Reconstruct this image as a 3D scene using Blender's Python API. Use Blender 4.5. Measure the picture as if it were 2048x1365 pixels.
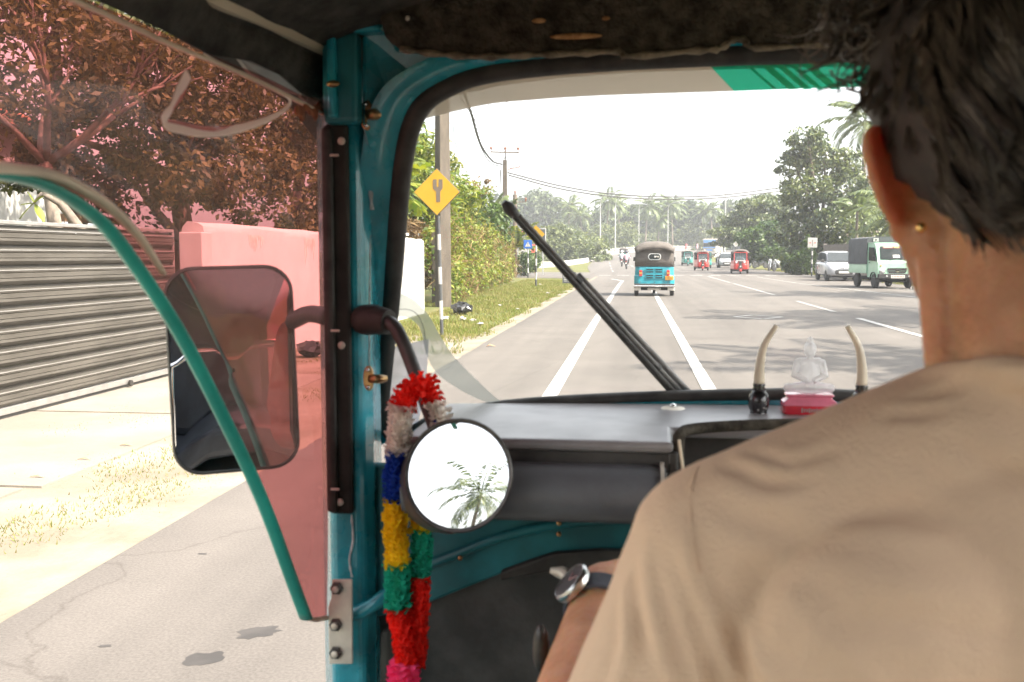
import bpy, math, random
import numpy as np
from mathutils import Vector, Matrix, Euler

for o in list(bpy.data.objects):
    bpy.data.objects.remove(o)
R = math.radians
sc = bpy.context.scene
C = sc.collection

# ------------------------------------------------------------------ camera
F = 1991.0                      # focal length in photo pixels (35 mm on a 36 mm sensor)
PITCH = math.atan(170.5 / F)
YAW = math.atan(244.0 / F * math.cos(PITCH))
CAM = Vector((0, 0, 1.25))
cd = bpy.data.cameras.new('camera')
cam = bpy.data.objects.new('camera', cd)
C.objects.link(cam)
cam.location = CAM
cam.rotation_euler = (R(90) - PITCH, 0, YAW)
cd.lens = 35.0
cd.sensor_width = 36.0
cd.clip_start = 0.02
cd.clip_end = 3000
cd.dof.use_dof = True
cd.dof.focus_distance = 5.0
cd.dof.aperture_fstop = 11.0
sc.camera = cam

# ------------------------------------------------------------------ sky, sun, exposure
SUN_EL, SUN_PHI = R(50), R(-20)       # phi counted from +X (right) towards +Y (ahead)
SUN = Vector((math.cos(SUN_EL) * math.cos(SUN_PHI), math.cos(SUN_EL) * math.sin(SUN_PHI), math.sin(SUN_EL)))
w = bpy.data.worlds.new('World')
sc.world = w
w.use_nodes = True
nt = w.node_tree
sky = nt.nodes.new('ShaderNodeTexSky')
sky.sky_type = 'NISHITA'
sky.sun_disc = False
sky.sun_elevation = SUN_EL
sky.sun_rotation = R(90) - SUN_PHI
sky.dust_density = 4.0
sky.air_density = 1.2
sky.ozone_density = 1.0
hsv = nt.nodes.new('ShaderNodeHueSaturation')
hsv.inputs['Saturation'].default_value = 0.22
nt.links.new(sky.outputs[0], hsv.inputs['Color'])
nt.links.new(hsv.outputs[0], nt.nodes['Background'].inputs['Color'])
nt.nodes['Background'].inputs['Strength'].default_value = 0.12
sd = bpy.data.lights.new('sun', 'SUN')
sd.energy = 3.1
sd.angle = R(0.6)
sd.color = (1.0, 0.91, 0.79)
so = bpy.data.objects.new('sun', sd)
C.objects.link(so)
so.location = (20, -8, 30)
so.rotation_euler = SUN.to_track_quat('Z', 'Y').to_euler()
vs = sc.view_settings
vs.view_transform = 'Standard'
vs.look = 'None'
vs.exposure = 2.5
vs.gamma = 1.0
sc.display_settings.display_device = 'sRGB'
sc.cycles.use_denoising = True
try:
    sc.cycles.denoiser = 'OPENIMAGEDENOISE'
except Exception:
    pass
sc.cycles.max_bounces = 9
sc.cycles.diffuse_bounces = 4
sc.cycles.glossy_bounces = 4
sc.cycles.transmission_bounces = 8
sc.cycles.transparent_max_bounces = 24
sc.cycles.volume_bounces = 0
sc.cycles.sample_clamp_indirect = 6.0
sc.cycles.caustics_reflective = False
sc.cycles.caustics_refractive = False

# ------------------------------------------------------------------ sight lines (to read positions off the photograph)
_r = Vector((math.cos(YAW), math.sin(YAW), 0))
_f = Vector((-math.sin(YAW) * math.cos(PITCH), math.cos(YAW) * math.cos(PITCH), -math.sin(PITCH)))
_u = _r.cross(_f)
def ray(px, py):
    return _f + _r * ((px - 1024) / F) + _u * ((682.5 - py) / F)
def at(px, py, Y):
    d = ray(px, py)
    return CAM + d * (Y / d.y)
def gnd(px, py, z=0.0):
    d = ray(px, py)
    return CAM + d * ((z - CAM.z) / d.z)
def hit(px, py, fn, lo=0.15, hi=3.0):
    d = ray(px, py)
    a, b = lo, hi
    fa = fn(CAM + d * a)
    for _ in range(50):
        m = (a + b) / 2
        fm = fn(CAM + d * m)
        if (fm > 0) == (fa > 0):
            a = m
        else:
            b = m
    return CAM + d * a

# ------------------------------------------------------------------ materials
MATS = {}
def _nodes(name):
    m = bpy.data.materials.new(name)
    m.use_nodes = True
    n = m.node_tree
    for x in list(n.nodes):
        n.nodes.remove(x)
    out = n.nodes.new('ShaderNodeOutputMaterial')
    MATS[name] = m
    return m, n, out
def _in(n, node, **kw):
    for k, v in kw.items():
        node.inputs[k.replace('_', ' ')].default_value = v
    return node
def rgba(c):
    return (c[0], c[1], c[2], 1.0)
def pbr(name, col, rough=0.6, metal=0.0, var=0.12, vscale=8.0, bump=0.0, bscale=60.0, col2=None, spec=0.5, coat=0.0, sub=0.0, detail=6.0, dist=0.0, stretch=None, trans=0.0, island=False, hi=0.62, lo=0.38, subr=None, rvar=0.0):
    """Principled surface with procedural colour variation, fine relief and uneven gloss."""
    m, n, out = _nodes(name)
    b = n.nodes.new('ShaderNodeBsdfPrincipled')
    tc = n.nodes.new('ShaderNodeTexCoord')
    vec = tc.outputs['Object']
    if stretch:
        mp = n.nodes.new('ShaderNodeMapping')
        mp.inputs['Scale'].default_value = stretch
        n.links.new(vec, mp.inputs['Vector'])
        vec = mp.outputs['Vector']
    nz = _in(n, n.nodes.new('ShaderNodeTexNoise'), Scale=vscale, Detail=detail, Roughness=0.6, Distortion=dist)
    n.links.new(vec, nz.inputs['Vector'])
    rp = n.nodes.new('ShaderNodeValToRGB')
    rp.color_ramp.elements[0].position = lo
    rp.color_ramp.elements[1].position = hi
    c1 = col2 if col2 else tuple(max(0, x * (1 - var)) for x in col)
    c2 = col if col2 else tuple(min(1, x * (1 + var)) for x in col)
    rp.color_ramp.elements[0].color = rgba(c1)
    rp.color_ramp.elements[1].color = rgba(c2)
    if island:
        g = n.nodes.new('ShaderNodeNewGeometry')
        mx = _in(n, n.nodes.new('ShaderNodeMath'))
        mx.operation = 'MULTIPLY_ADD'
        n.links.new(g.outputs['Random Per Island'], mx.inputs[0])
        mx.inputs[1].default_value = 0.55
        n.links.new(nz.outputs['Fac'], mx.inputs[2])
        mx2 = n.nodes.new('ShaderNodeMath'); mx2.operation = 'MULTIPLY'; mx2.inputs[1].default_value = 0.65
        n.links.new(mx.outputs[0], mx2.inputs[0])
        n.links.new(mx2.outputs[0], rp.inputs['Fac'])
    else:
        n.links.new(nz.outputs['Fac'], rp.inputs['Fac'])
    n.links.new(rp.outputs['Color'], b.inputs['Base Color'])
    b.inputs['Roughness'].default_value = rough
    if rvar:
        mr = n.nodes.new('ShaderNodeMapRange')
        mr.inputs['To Min'].default_value = max(0.02, rough - rvar)
        mr.inputs['To Max'].default_value = min(1, rough + rvar)
        n2 = _in(n, n.nodes.new('ShaderNodeTexNoise'), Scale=vscale * 2.3, Detail=5.0)
        n.links.new(vec, n2.inputs['Vector'])
        n.links.new(n2.outputs['Fac'], mr.inputs['Value'])
        n.links.new(mr.outputs[0], b.inputs['Roughness'])
    b.inputs['Metallic'].default_value = metal
    b.inputs['Specular IOR Level'].default_value = spec
    b.inputs['Coat Weight'].default_value = coat
    if sub:
        b.inputs['Subsurface Weight'].default_value = sub
        b.inputs['Subsurface Radius'].default_value = subr or (0.012, 0.004, 0.002)
        b.inputs['Subsurface Scale'].default_value = 1.0
    if bump:
        bn = _in(n, n.nodes.new('ShaderNodeTexNoise'), Scale=bscale, Detail=5.0, Roughness=0.6)
        n.links.new(vec, bn.inputs['Vector'])
        bp = _in(n, n.nodes.new('ShaderNodeBump'), Strength=bump, Distance=0.01)
        n.links.new(bn.outputs['Fac'], bp.inputs['Height'])
        n.links.new(bp.outputs['Normal'], b.inputs['Normal'])
    sh = b.outputs[0]
    if trans:
        t = n.nodes.new('ShaderNodeBsdfTranslucent')
        hs = _in(n, n.nodes.new('ShaderNodeHueSaturation'), Saturation=1.15, Value=1.5)
        n.links.new(rp.outputs['Color'], hs.inputs['Color'])
        n.links.new(hs.outputs[0], t.inputs['Color'])
        mxs = n.nodes.new('ShaderNodeMixShader')
        mxs.inputs[0].default_value = trans
        n.links.new(sh, mxs.inputs[1]); n.links.new(t.outputs[0], mxs.inputs[2])
        sh = mxs.outputs[0]
    n.links.new(sh, out.inputs['Surface'])
    return m
def sheet(name, tint, gloss=0.06, rough=0.05, veil=0.0, veil_col=(0.8, 0.8, 0.8), wav=0.0, wscale=9.0, patch=0.0, back=0.5, fres=0.5):
    """Thin see-through sheet: tinted transparency, mirror gloss and a dusty veil."""
    m, n, out = _nodes(name)
    tr = n.nodes.new('ShaderNodeBsdfTransparent'); tr.inputs[0].default_value = rgba(tint)
    gl = n.nodes.new('ShaderNodeBsdfGlossy'); gl.inputs['Roughness'].default_value = rough
    fr = n.nodes.new('ShaderNodeLayerWeight'); fr.inputs['Blend'].default_value = 0.25
    ma = n.nodes.new('ShaderNodeMath'); ma.operation = 'MULTIPLY_ADD'
    ma.inputs[1].default_value = fres; ma.inputs[2].default_value = gloss
    n.links.new(fr.outputs['Fresnel'], ma.inputs[0])
    tc = n.nodes.new('ShaderNodeTexCoord')
    if wav:
        nz = _in(n, n.nodes.new('ShaderNodeTexNoise'), Scale=wscale, Detail=3.0)
        n.links.new(tc.outputs['Object'], nz.inputs['Vector'])
        bp = _in(n, n.nodes.new('ShaderNodeBump'), Strength=wav, Distance=0.02)
        n.links.new(nz.outputs['Fac'], bp.inputs['Height'])
        n.links.new(bp.outputs['Normal'], gl.inputs['Normal'])
    m1 = n.nodes.new('ShaderNodeMixShader')
    n.links.new(ma.outputs[0], m1.inputs[0]); n.links.new(tr.outputs[0], m1.inputs[1]); n.links.new(gl.outputs[0], m1.inputs[2])
    sh = m1.outputs[0]
    if veil:
        d = n.nodes.new('ShaderNodeBsdfDiffuse'); d.inputs[0].default_value = rgba(veil_col)
        t = n.nodes.new('ShaderNodeBsdfTranslucent'); t.inputs[0].default_value = rgba(veil_col)
        m2 = n.nodes.new('ShaderNodeMixShader'); m2.inputs[0].default_value = back
        n.links.new(d.outputs[0], m2.inputs[1]); n.links.new(t.outputs[0], m2.inputs[2])
        m3 = n.nodes.new('ShaderNodeMixShader')
        if patch:
            nz = _in(n, n.nodes.new('ShaderNodeTexNoise'), Scale=patch, Detail=6.0, Roughness=0.65)
            n.links.new(tc.outputs['Object'], nz.inputs['Vector'])
            mr = n.nodes.new('ShaderNodeMapRange')
            mr.inputs['From Min'].default_value = 0.3; mr.inputs['From Max'].default_value = 0.75
            mr.inputs['To Min'].default_value = veil * 0.55; mr.inputs['To Max'].default_value = veil * 1.5
            n.links.new(nz.outputs['Fac'], mr.inputs['Value']); n.links.new(mr.outputs[0], m3.inputs[0])
        else:
            m3.inputs[0].default_value = veil
        n.links.new(sh, m3.inputs[1]); n.links.new(m2.outputs[0], m3.inputs[2])
        sh = m3.outputs[0]
    n.links.new(sh, out.inputs['Surface'])
    return m

def asphalt_mat():
    """worn tarmac: pale aggregate, tyre-polished lanes, darker patches and fine cracks"""
    m, n, out = _nodes('asphalt')
    b = n.nodes.new('ShaderNodeBsdfPrincipled'); b.inputs['Roughness'].default_value = 0.85; b.inputs['Specular IOR Level'].default_value = 0.3
    tc = n.nodes.new('ShaderNodeTexCoord')
    def nz_(sc_, scale, det=6.0):
        mp = n.nodes.new('ShaderNodeMapping'); mp.inputs['Scale'].default_value = scale
        n.links.new(tc.outputs['Object'], mp.inputs['Vector'])
        t = _in(n, n.nodes.new('ShaderNodeTexNoise'), Scale=sc_, Detail=det, Roughness=0.65); n.links.new(mp.outputs[0], t.inputs['Vector'])
        return t.outputs['Fac']
    def ramp(f, p0, c0, p1, c1):
        r = n.nodes.new('ShaderNodeValToRGB'); r.color_ramp.elements[0].position = p0; r.color_ramp.elements[1].position = p1
        r.color_ramp.elements[0].color = rgba(c0); r.color_ramp.elements[1].color = rgba(c1); n.links.new(f, r.inputs['Fac']); return r.outputs['Color']
    def mul(a, b_):
        x = n.nodes.new('ShaderNodeMixRGB'); x.blend_type = 'MULTIPLY'; x.inputs[0].default_value = 1.0; n.links.new(a, x.inputs[1]); n.links.new(b_, x.inputs[2]); return x.outputs[0]
    base = ramp(nz_(0.8, (1, 1, 1)), 0.3, (0.077, 0.0685, 0.061), 0.7, (0.099, 0.088, 0.078))
    lane = ramp(nz_(1.0, (1.3, 0.03, 1), 3.0), 0.35, (0.80, 0.80, 0.80), 0.65, (1.08, 1.08, 1.08))
    grit = ramp(nz_(90, (1, 1, 1), 2.0), 0.35, (0.84, 0.84, 0.84), 0.65, (1.15, 1.15, 1.15))
    patch = ramp(nz_(0.35, (1, 0.6, 1), 4.0), 0.30, (0.84, 0.83, 0.82), 0.36, (1, 1, 1))
    vo = n.nodes.new('ShaderNodeTexVoronoi'); vo.feature = 'DISTANCE_TO_EDGE'; vo.inputs['Scale'].default_value = 0.55
    wp = _in(n, n.nodes.new('ShaderNodeTexNoise'), Scale=1.4, Detail=6.0); n.links.new(tc.outputs['Object'], wp.inputs['Vector'])
    mxv = n.nodes.new('ShaderNodeMixRGB'); mxv.blend_type = 'ADD'; mxv.inputs[0].default_value = 0.9; n.links.new(tc.outputs['Object'], mxv.inputs[1]); n.links.new(wp.outputs['Color'], mxv.inputs[2]); n.links.new(mxv.outputs[0], vo.inputs['Vector'])
    crack = ramp(vo.outputs['Distance'], 0.0, (0.80, 0.79, 0.78), 0.008, (1, 1, 1))
    c = mul(mul(mul(mul(base, lane), grit), patch), crack)
    n.links.new(c, b.inputs['Base Color'])
    bp_ = _in(n, n.nodes.new('ShaderNodeBump'), Strength=0.18, Distance=0.01); n.links.new(nz_(60, (1, 1, 1)), bp_.inputs['Height']); n.links.new(bp_.outputs[0], b.inputs['Normal'])
    n.links.new(b.outputs[0], out.inputs['Surface'])
asphalt_mat()
pbr('paint_white', (0.28, 0.27, 0.255), rough=0.6, vscale=7, col2=(0.13, 0.125, 0.118), lo=0.34, hi=0.44, bump=0.2, detail=10.0)
pbr('paint_faded', (0.24, 0.235, 0.22), rough=0.7, vscale=4, col2=(0.10, 0.095, 0.09), lo=0.42, hi=0.55, detail=10.0)
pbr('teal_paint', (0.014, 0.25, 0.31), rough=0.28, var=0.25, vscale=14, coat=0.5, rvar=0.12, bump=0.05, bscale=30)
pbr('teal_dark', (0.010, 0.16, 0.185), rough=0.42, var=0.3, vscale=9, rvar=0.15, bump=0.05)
pbr('chipped', (0.42, 0.50, 0.50), rough=0.6, var=0.3, vscale=60)
pbr('black_fabric', (0.060, 0.056, 0.048), rough=0.9, var=0.4, vscale=25, bump=0.5, bscale=300, spec=0.2)
pbr('black_rubber', (0.042, 0.040, 0.036), rough=0.55, var=0.3, vscale=30, bump=0.1, bscale=120, spec=0.35)
pbr('black_strip', (0.028, 0.03, 0.026), rough=0.75, var=0.35, vscale=18, bump=0.1, spec=0.25)
pbr('black_plastic', (0.055, 0.053, 0.050), rough=0.4, var=0.3, vscale=20, bump=0.12, bscale=180)
pbr('dash_top', (0.25, 0.24, 0.24), rough=0.33, var=0.18, vscale=9, bump=0.08, bscale=220, rvar=0.1, spec=0.6)
pbr('dash_roll', (0.11, 0.115, 0.125), rough=0.42, var=0.2, vscale=10, bump=0.1, bscale=200, rvar=0.08, spec=0.6)
pbr('felt', (0.075, 0.066, 0.052), rough=0.95, var=0.5, vscale=40, bump=0.8, bscale=150, spec=0.1)
pbr('dusty_edge', (0.20, 0.17, 0.12), rough=0.95, var=0.5, vscale=40, bump=0.6, bscale=200)
pbr('galvanised', (0.62, 0.57, 0.48), rough=0.5, metal=0.35, var=0.12, vscale=30, rvar=0.1)
pbr('rail_metal', (0.48, 0.40, 0.28), rough=0.5, metal=0.25, col2=(0.20, 0.13, 0.08), vscale=22, lo=0.30, hi=0.5, stretch=(1, 0.25, 1))
pbr('brass', (0.50, 0.33, 0.15), rough=0.3, metal=0.9, col2=(0.22, 0.11, 0.05), vscale=40)
pbr('wiper_grey', (0.20, 0.19, 0.18), rough=0.5, metal=0.3, var=0.2, vscale=40)
pbr('steel', (0.6, 0.6, 0.58), rough=0.25, metal=1.0, var=0.1, vscale=30)
pbr('dark_steel', (0.07, 0.065, 0.06), rough=0.4, metal=0.7, var=0.3, vscale=60)
pbr('chrome', (0.75, 0.75, 0.75), rough=0.08, metal=1.0, var=0.04)
pbr('mirror_glass', (0.9, 0.9, 0.9), rough=0.0, metal=1.0, var=0.0)
pbr('rust_tan', (0.60, 0.36, 0.16), rough=0.85, col2=(0.28, 0.13, 0.05), vscale=90, bump=0.5)
pbr('rust_tape', (0.40, 0.13, 0.05), rough=0.6, col2=(0.24, 0.07, 0.03), vscale=60, bump=0.8, bscale=70)
pbr('piping', (0.014, 0.30, 0.235), rough=0.4, var=0.15, vscale=12, coat=0.2)
pbr('piping_lining', (0.72, 0.60, 0.47), rough=0.6, var=0.15, vscale=12)
pbr('grey_vinyl', (0.30, 0.28, 0.25), rough=0.5, var=0.2, vscale=14)
pbr('seat_vinyl', (0.03, 0.035, 0.045), rough=0.35, var=0.3, vscale=6, bump=0.1, bscale=90)
pbr('skin', (0.62, 0.315, 0.17), rough=0.45, col2=(0.48, 0.225, 0.11), vscale=28, bump=0.3, bscale=160, sub=0.8, subr=(0.030, 0.006, 0.002))
pbr('skin_far', (0.20, 0.10, 0.06), rough=0.6, var=0.1)
pbr('hair', (0.040, 0.031, 0.024), rough=0.6, col2=(0.014, 0.011, 0.009), var=0.7, vscale=60, spec=0.6)
pbr('shirt', (0.84, 0.60, 0.41), rough=0.9, var=0.06, vscale=5, bump=0.5, bscale=520, spec=0.15)
pbr('trouser', (0.03, 0.033, 0.045), rough=0.9, var=0.2)
pbr('hair_light', (0.17, 0.132, 0.098), rough=0.35, col2=(0.04, 0.032, 0.025), var=0.5, vscale=30, spec=0.6, island=True)
pbr('watch_strap', (0.05, 0.055, 0.07), rough=0.5, var=0.2, vscale=50, bump=0.2, bscale=300)
pbr('watch_dial', (0.012, 0.02, 0.02), rough=0.5, var=0.2)
pbr('gold', (0.85, 0.55, 0.2), rough=0.2, metal=1.0, var=0.05)
pbr('ivory', (0.74, 0.64, 0.48), rough=0.35, var=0.14, vscale=30, coat=0.3, stretch=(3, 3, 0.5))
pbr('ebony', (0.022, 0.021, 0.022), rough=0.22, var=0.3, vscale=50, coat=0.4)
pbr('red_base', (0.62, 0.03, 0.05), rough=0.2, var=0.12, vscale=40, coat=0.8)
pbr('red_base_top', (0.72, 0.20, 0.28), rough=0.25, var=0.08, vscale=40, coat=0.6)
for nm, c in (('crepe_red', (0.85, 0.035, 0.022)), ('crepe_white', (0.80, 0.75, 0.68)), ('crepe_blue', (0.02, 0.07, 0.42)), ('crepe_yellow', (0.90, 0.62, 0.02)), ('crepe_green', (0.025, 0.42, 0.27)), ('crepe_pink', (0.85, 0.08, 0.22))):
    pbr(nm, c, rough=0.8, var=0.18, vscale=120, trans=0.25, spec=0.2)
sheet('windscreen', (0.97, 0.98, 0.97), gloss=0.015, rough=0.0, veil=0.022, veil_col=(0.88, 0.85, 0.80), patch=5.0)
sheet('film_red', (0.60, 0.235, 0.24), gloss=0.018, rough=0.06, veil=0.15, veil_col=(0.34, 0.25, 0.21), wav=0.12, patch=4.0, back=0.5, fres=0.25)
sheet('reflection_white', (0.95, 0.90, 0.84), gloss=0.05, rough=0.08, veil=0.94, veil_col=(1.0, 0.97, 0.90), back=0.35)
sheet('swoosh', (0.92, 0.95, 0.93), gloss=0.01, rough=0.2, veil=0.62, veil_col=(0.40, 0.425, 0.40), back=0.5)
sheet('swoosh_line', (0.4, 0.45, 0.42), gloss=0.01, rough=0.2, veil=0.4, veil_col=(0.25, 0.30, 0.28))
sheet('paper_sticker', (0.9, 0.92, 1.0), gloss=0.01, rough=0.4, veil=0.72, veil_col=(0.40, 0.41, 0.46), back=0.6)
sheet('band_beige', (0.5, 0.45, 0.38), gloss=0.01, rough=0.3, veil=0.88, veil_col=(0.90, 0.78, 0.63), back=0.75)
sheet('band_green', (0.05, 0.5, 0.3), gloss=0.01, rough=0.3, veil=0.80, veil_col=(0.003, 0.55, 0.32), back=0.75)
sheet('band_green_light', (0.1, 0.7, 0.5), gloss=0.01, rough=0.3, veil=0.78, veil_col=(0.03, 0.72, 0.44), back=0.75)
sheet('crystal', (0.97, 0.97, 0.97), gloss=0.05, rough=0.12, veil=0.46, veil_col=(1.0, 0.99, 0.98), wav=0.12, wscale=160.0, fres=1.0)
sheet('car_glass', (0.08, 0.10, 0.11), gloss=0.03, rough=0.05, veil=0.30, veil_col=(0.13, 0.155, 0.16), fres=0.12)
sheet('tuk_glass', (0.35, 0.40, 0.40), gloss=0.03, rough=0.05, veil=0.30, veil_col=(0.20, 0.25, 0.27), fres=0.15)
sheet('watch_crystal', (0.95, 0.97, 0.97), gloss=0.02, rough=0.0)
# outdoors
pbr('sand', (0.192, 0.168, 0.134), rough=0.95, vscale=1.4, col2=(0.140, 0.119, 0.090), bump=0.5, bscale=25, spec=0.1)
pbr('concrete_drive', (0.172, 0.152, 0.124), rough=0.9, var=0.12, vscale=1.2, bump=0.3, bscale=40, spec=0.15)
pbr('grass', (0.115, 0.14, 0.033), rough=0.8, col2=(0.19, 0.165, 0.068), island=True, vscale=0.6, trans=0.35, spec=0.1)
pbr('gate_metal', (0.092, 0.083, 0.070), rough=0.4, metal=0.4, var=0.16, vscale=3.0, rvar=0.12, stretch=(1, 0.6, 3), bump=0.05)
pbr('gate_rail_and_highlight', (0.30, 0.285, 0.265), rough=0.35, metal=0.6, var=0.1)
pbr('white_wall', (0.40, 0.385, 0.365), rough=0.9, vscale=2.2, var=0.04, bump=0.15, bscale=30)
pbr('wall_stain', (0.46, 0.42, 0.37), rough=0.95, var=0.15, vscale=12)
pbr('brown_slat', (0.16, 0.09, 0.05), rough=0.7, var=0.2, vscale=5)
pbr('concrete_pole', (0.075, 0.060, 0.045), rough=0.9, vscale=3, var=0.22, bump=0.4, bscale=30, stretch=(2, 2, 0.5))
pbr('bark', (0.10, 0.075, 0.055), rough=0.95, var=0.3, vscale=10, bump=0.6, bscale=18, stretch=(3, 3, 0.6))
pbr('bark_pale', (0.15, 0.12, 0.092), rough=0.9, var=0.3, vscale=9, bump=0.4)
pbr('leaf_lime', (0.19, 0.205, 0.034), rough=0.55, col2=(0.065, 0.105, 0.016), island=True, vscale=0.5, trans=0.35, spec=0.3)
pbr('leaf_yellow', (0.18, 0.175, 0.035), rough=0.6, col2=(0.06, 0.085, 0.018), island=True, vscale=0.6, trans=0.35, spec=0.25)
pbr('leaf_mid', (0.075, 0.115, 0.022), rough=0.5, col2=(0.022, 0.048, 0.012), island=True, vscale=0.3, trans=0.3, spec=0.35)
pbr('leaf_dark', (0.115, 0.135, 0.040), rough=0.38, col2=(0.026, 0.046, 0.015), island=True, vscale=0.3, trans=0.22, spec=0.5)
pbr('leaf_dry', (0.19, 0.128, 0.062), rough=0.8, col2=(0.08, 0.05, 0.024), island=True, vscale=0.7, trans=0.25, spec=0.1)
pbr('leaf_olive', (0.12, 0.115, 0.032), rough=0.5, col2=(0.04, 0.05, 0.018), island=True, vscale=0.5, trans=0.28, spec=0.4)
pbr('leaf_palm', (0.115, 0.14, 0.045), rough=0.45, col2=(0.055, 0.08, 0.028), island=True, vscale=0.4, trans=0.25, spec=0.45)
pbr('leaf_far', (0.065, 0.085, 0.028), rough=0.6, col2=(0.022, 0.038, 0.016), island=True, vscale=0.06, trans=0.25, spec=0.3)
pbr('sign_yellow', (0.36, 0.20, 0.003), rough=0.45, var=0.04, vscale=5)
pbr('sign_dark', (0.10, 0.075, 0.055), rough=0.6, var=0.1)
pbr('sign_blue', (0.012, 0.085, 0.32), rough=0.45, var=0.06)
pbr('sign_white', (0.34, 0.33, 0.31), rough=0.5, var=0.05)
pbr('sign_red', (0.55, 0.10, 0.07), rough=0.5, var=0.1)
pbr('board_dark', (0.035, 0.04, 0.048), rough=0.5, var=0.15)
pbr('post_black', (0.04, 0.042, 0.042), rough=0.6, var=0.2)
pbr('plate_orange', (0.48, 0.22, 0.01), rough=0.5, var=0.08)
pbr('plate_white', (0.5, 0.47, 0.44), rough=0.5, var=0.05)
pbr('tuk_teal', (0.009, 0.20, 0.25), rough=0.35, var=0.10, vscale=6, coat=0.3)
pbr('tuk_red', (0.36, 0.016, 0.012), rough=0.35, var=0.12, vscale=6, coat=0.3)
pbr('tuk_green', (0.012, 0.17, 0.14), rough=0.35, var=0.12, vscale=6, coat=0.3)
pbr('tuk_canvas', (0.078, 0.066, 0.058), rough=0.85, var=0.16, vscale=4, bump=0.2, bscale=120)
pbr('tyre', (0.022, 0.021, 0.02), rough=0.85, var=0.2)
pbr('light_red', (0.35, 0.02, 0.014), rough=0.25, var=0.1, coat=0.6)
pbr('light_amber', (0.45, 0.18, 0.03), rough=0.25, var=0.1, coat=0.6)
pbr('light_clear', (0.42, 0.42, 0.41), rough=0.12, var=0.08, coat=0.8)
pbr('mint', (0.24, 0.40, 0.29), rough=0.4, var=0.06, vscale=3, coat=0.3)
pbr('headlight_dark', (0.10, 0.092, 0.10), rough=0.15, var=0.3, vscale=20, coat=0.6)
pbr('car_white', (0.28, 0.28, 0.29), rough=0.25, var=0.03, coat=0.6)
pbr('canvas_grey', (0.042, 0.044, 0.048), rough=0.85, var=0.2, vscale=3, bump=0.3, bscale=40)
pbr('block', (0.26, 0.23, 0.195), rough=0.95, var=0.14, vscale=5, bump=0.4, bscale=30)
pbr('mortar', (0.12, 0.105, 0.09), rough=0.95, var=0.15, vscale=6)
pbr('roof_sheet', (0.25, 0.205, 0.165), rough=0.8, var=0.18, vscale=2)
pbr('roof_tile', (0.36, 0.15, 0.07), rough=0.8, var=0.18, vscale=2)
pbr('plaster', (0.27, 0.235, 0.20), rough=0.9, var=0.1, vscale=2)
pbr('bus_blue', (0.10, 0.22, 0.46), rough=0.4, var=0.12, vscale=1.5)
pbr('lamp_steel', (0.30, 0.295, 0.28), rough=0.5, metal=0.2, var=0.06)
pbr('insulator', (0.16, 0.055, 0.03), rough=0.3, var=0.2)
pbr('cable', (0.035, 0.033, 0.032), rough=0.7, var=0.2)
pbr('bag_black', (0.014, 0.014, 0.015), rough=0.3, var=0.3, vscale=12, bump=0.4, bscale=20)
pbr('litter', (0.30, 0.28, 0.26), rough=0.7, var=0.12, vscale=30)
pbr('litter_brown', (0.42, 0.22, 0.09), rough=0.8, var=0.2)
for nm, c in (('cloth_pink', (0.62, 0.36, 0.42)), ('cloth_pale', (0.60, 0.64, 0.68)), ('cloth_red', (0.5, 0.06, 0.07)), ('cloth_white', (0.72, 0.70, 0.66)), ('cloth_dark', (0.05, 0.05, 0.07)), ('helmet_white', (0.7, 0.7, 0.7))):
    pbr(nm, c, rough=0.8, var=0.08)

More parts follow.
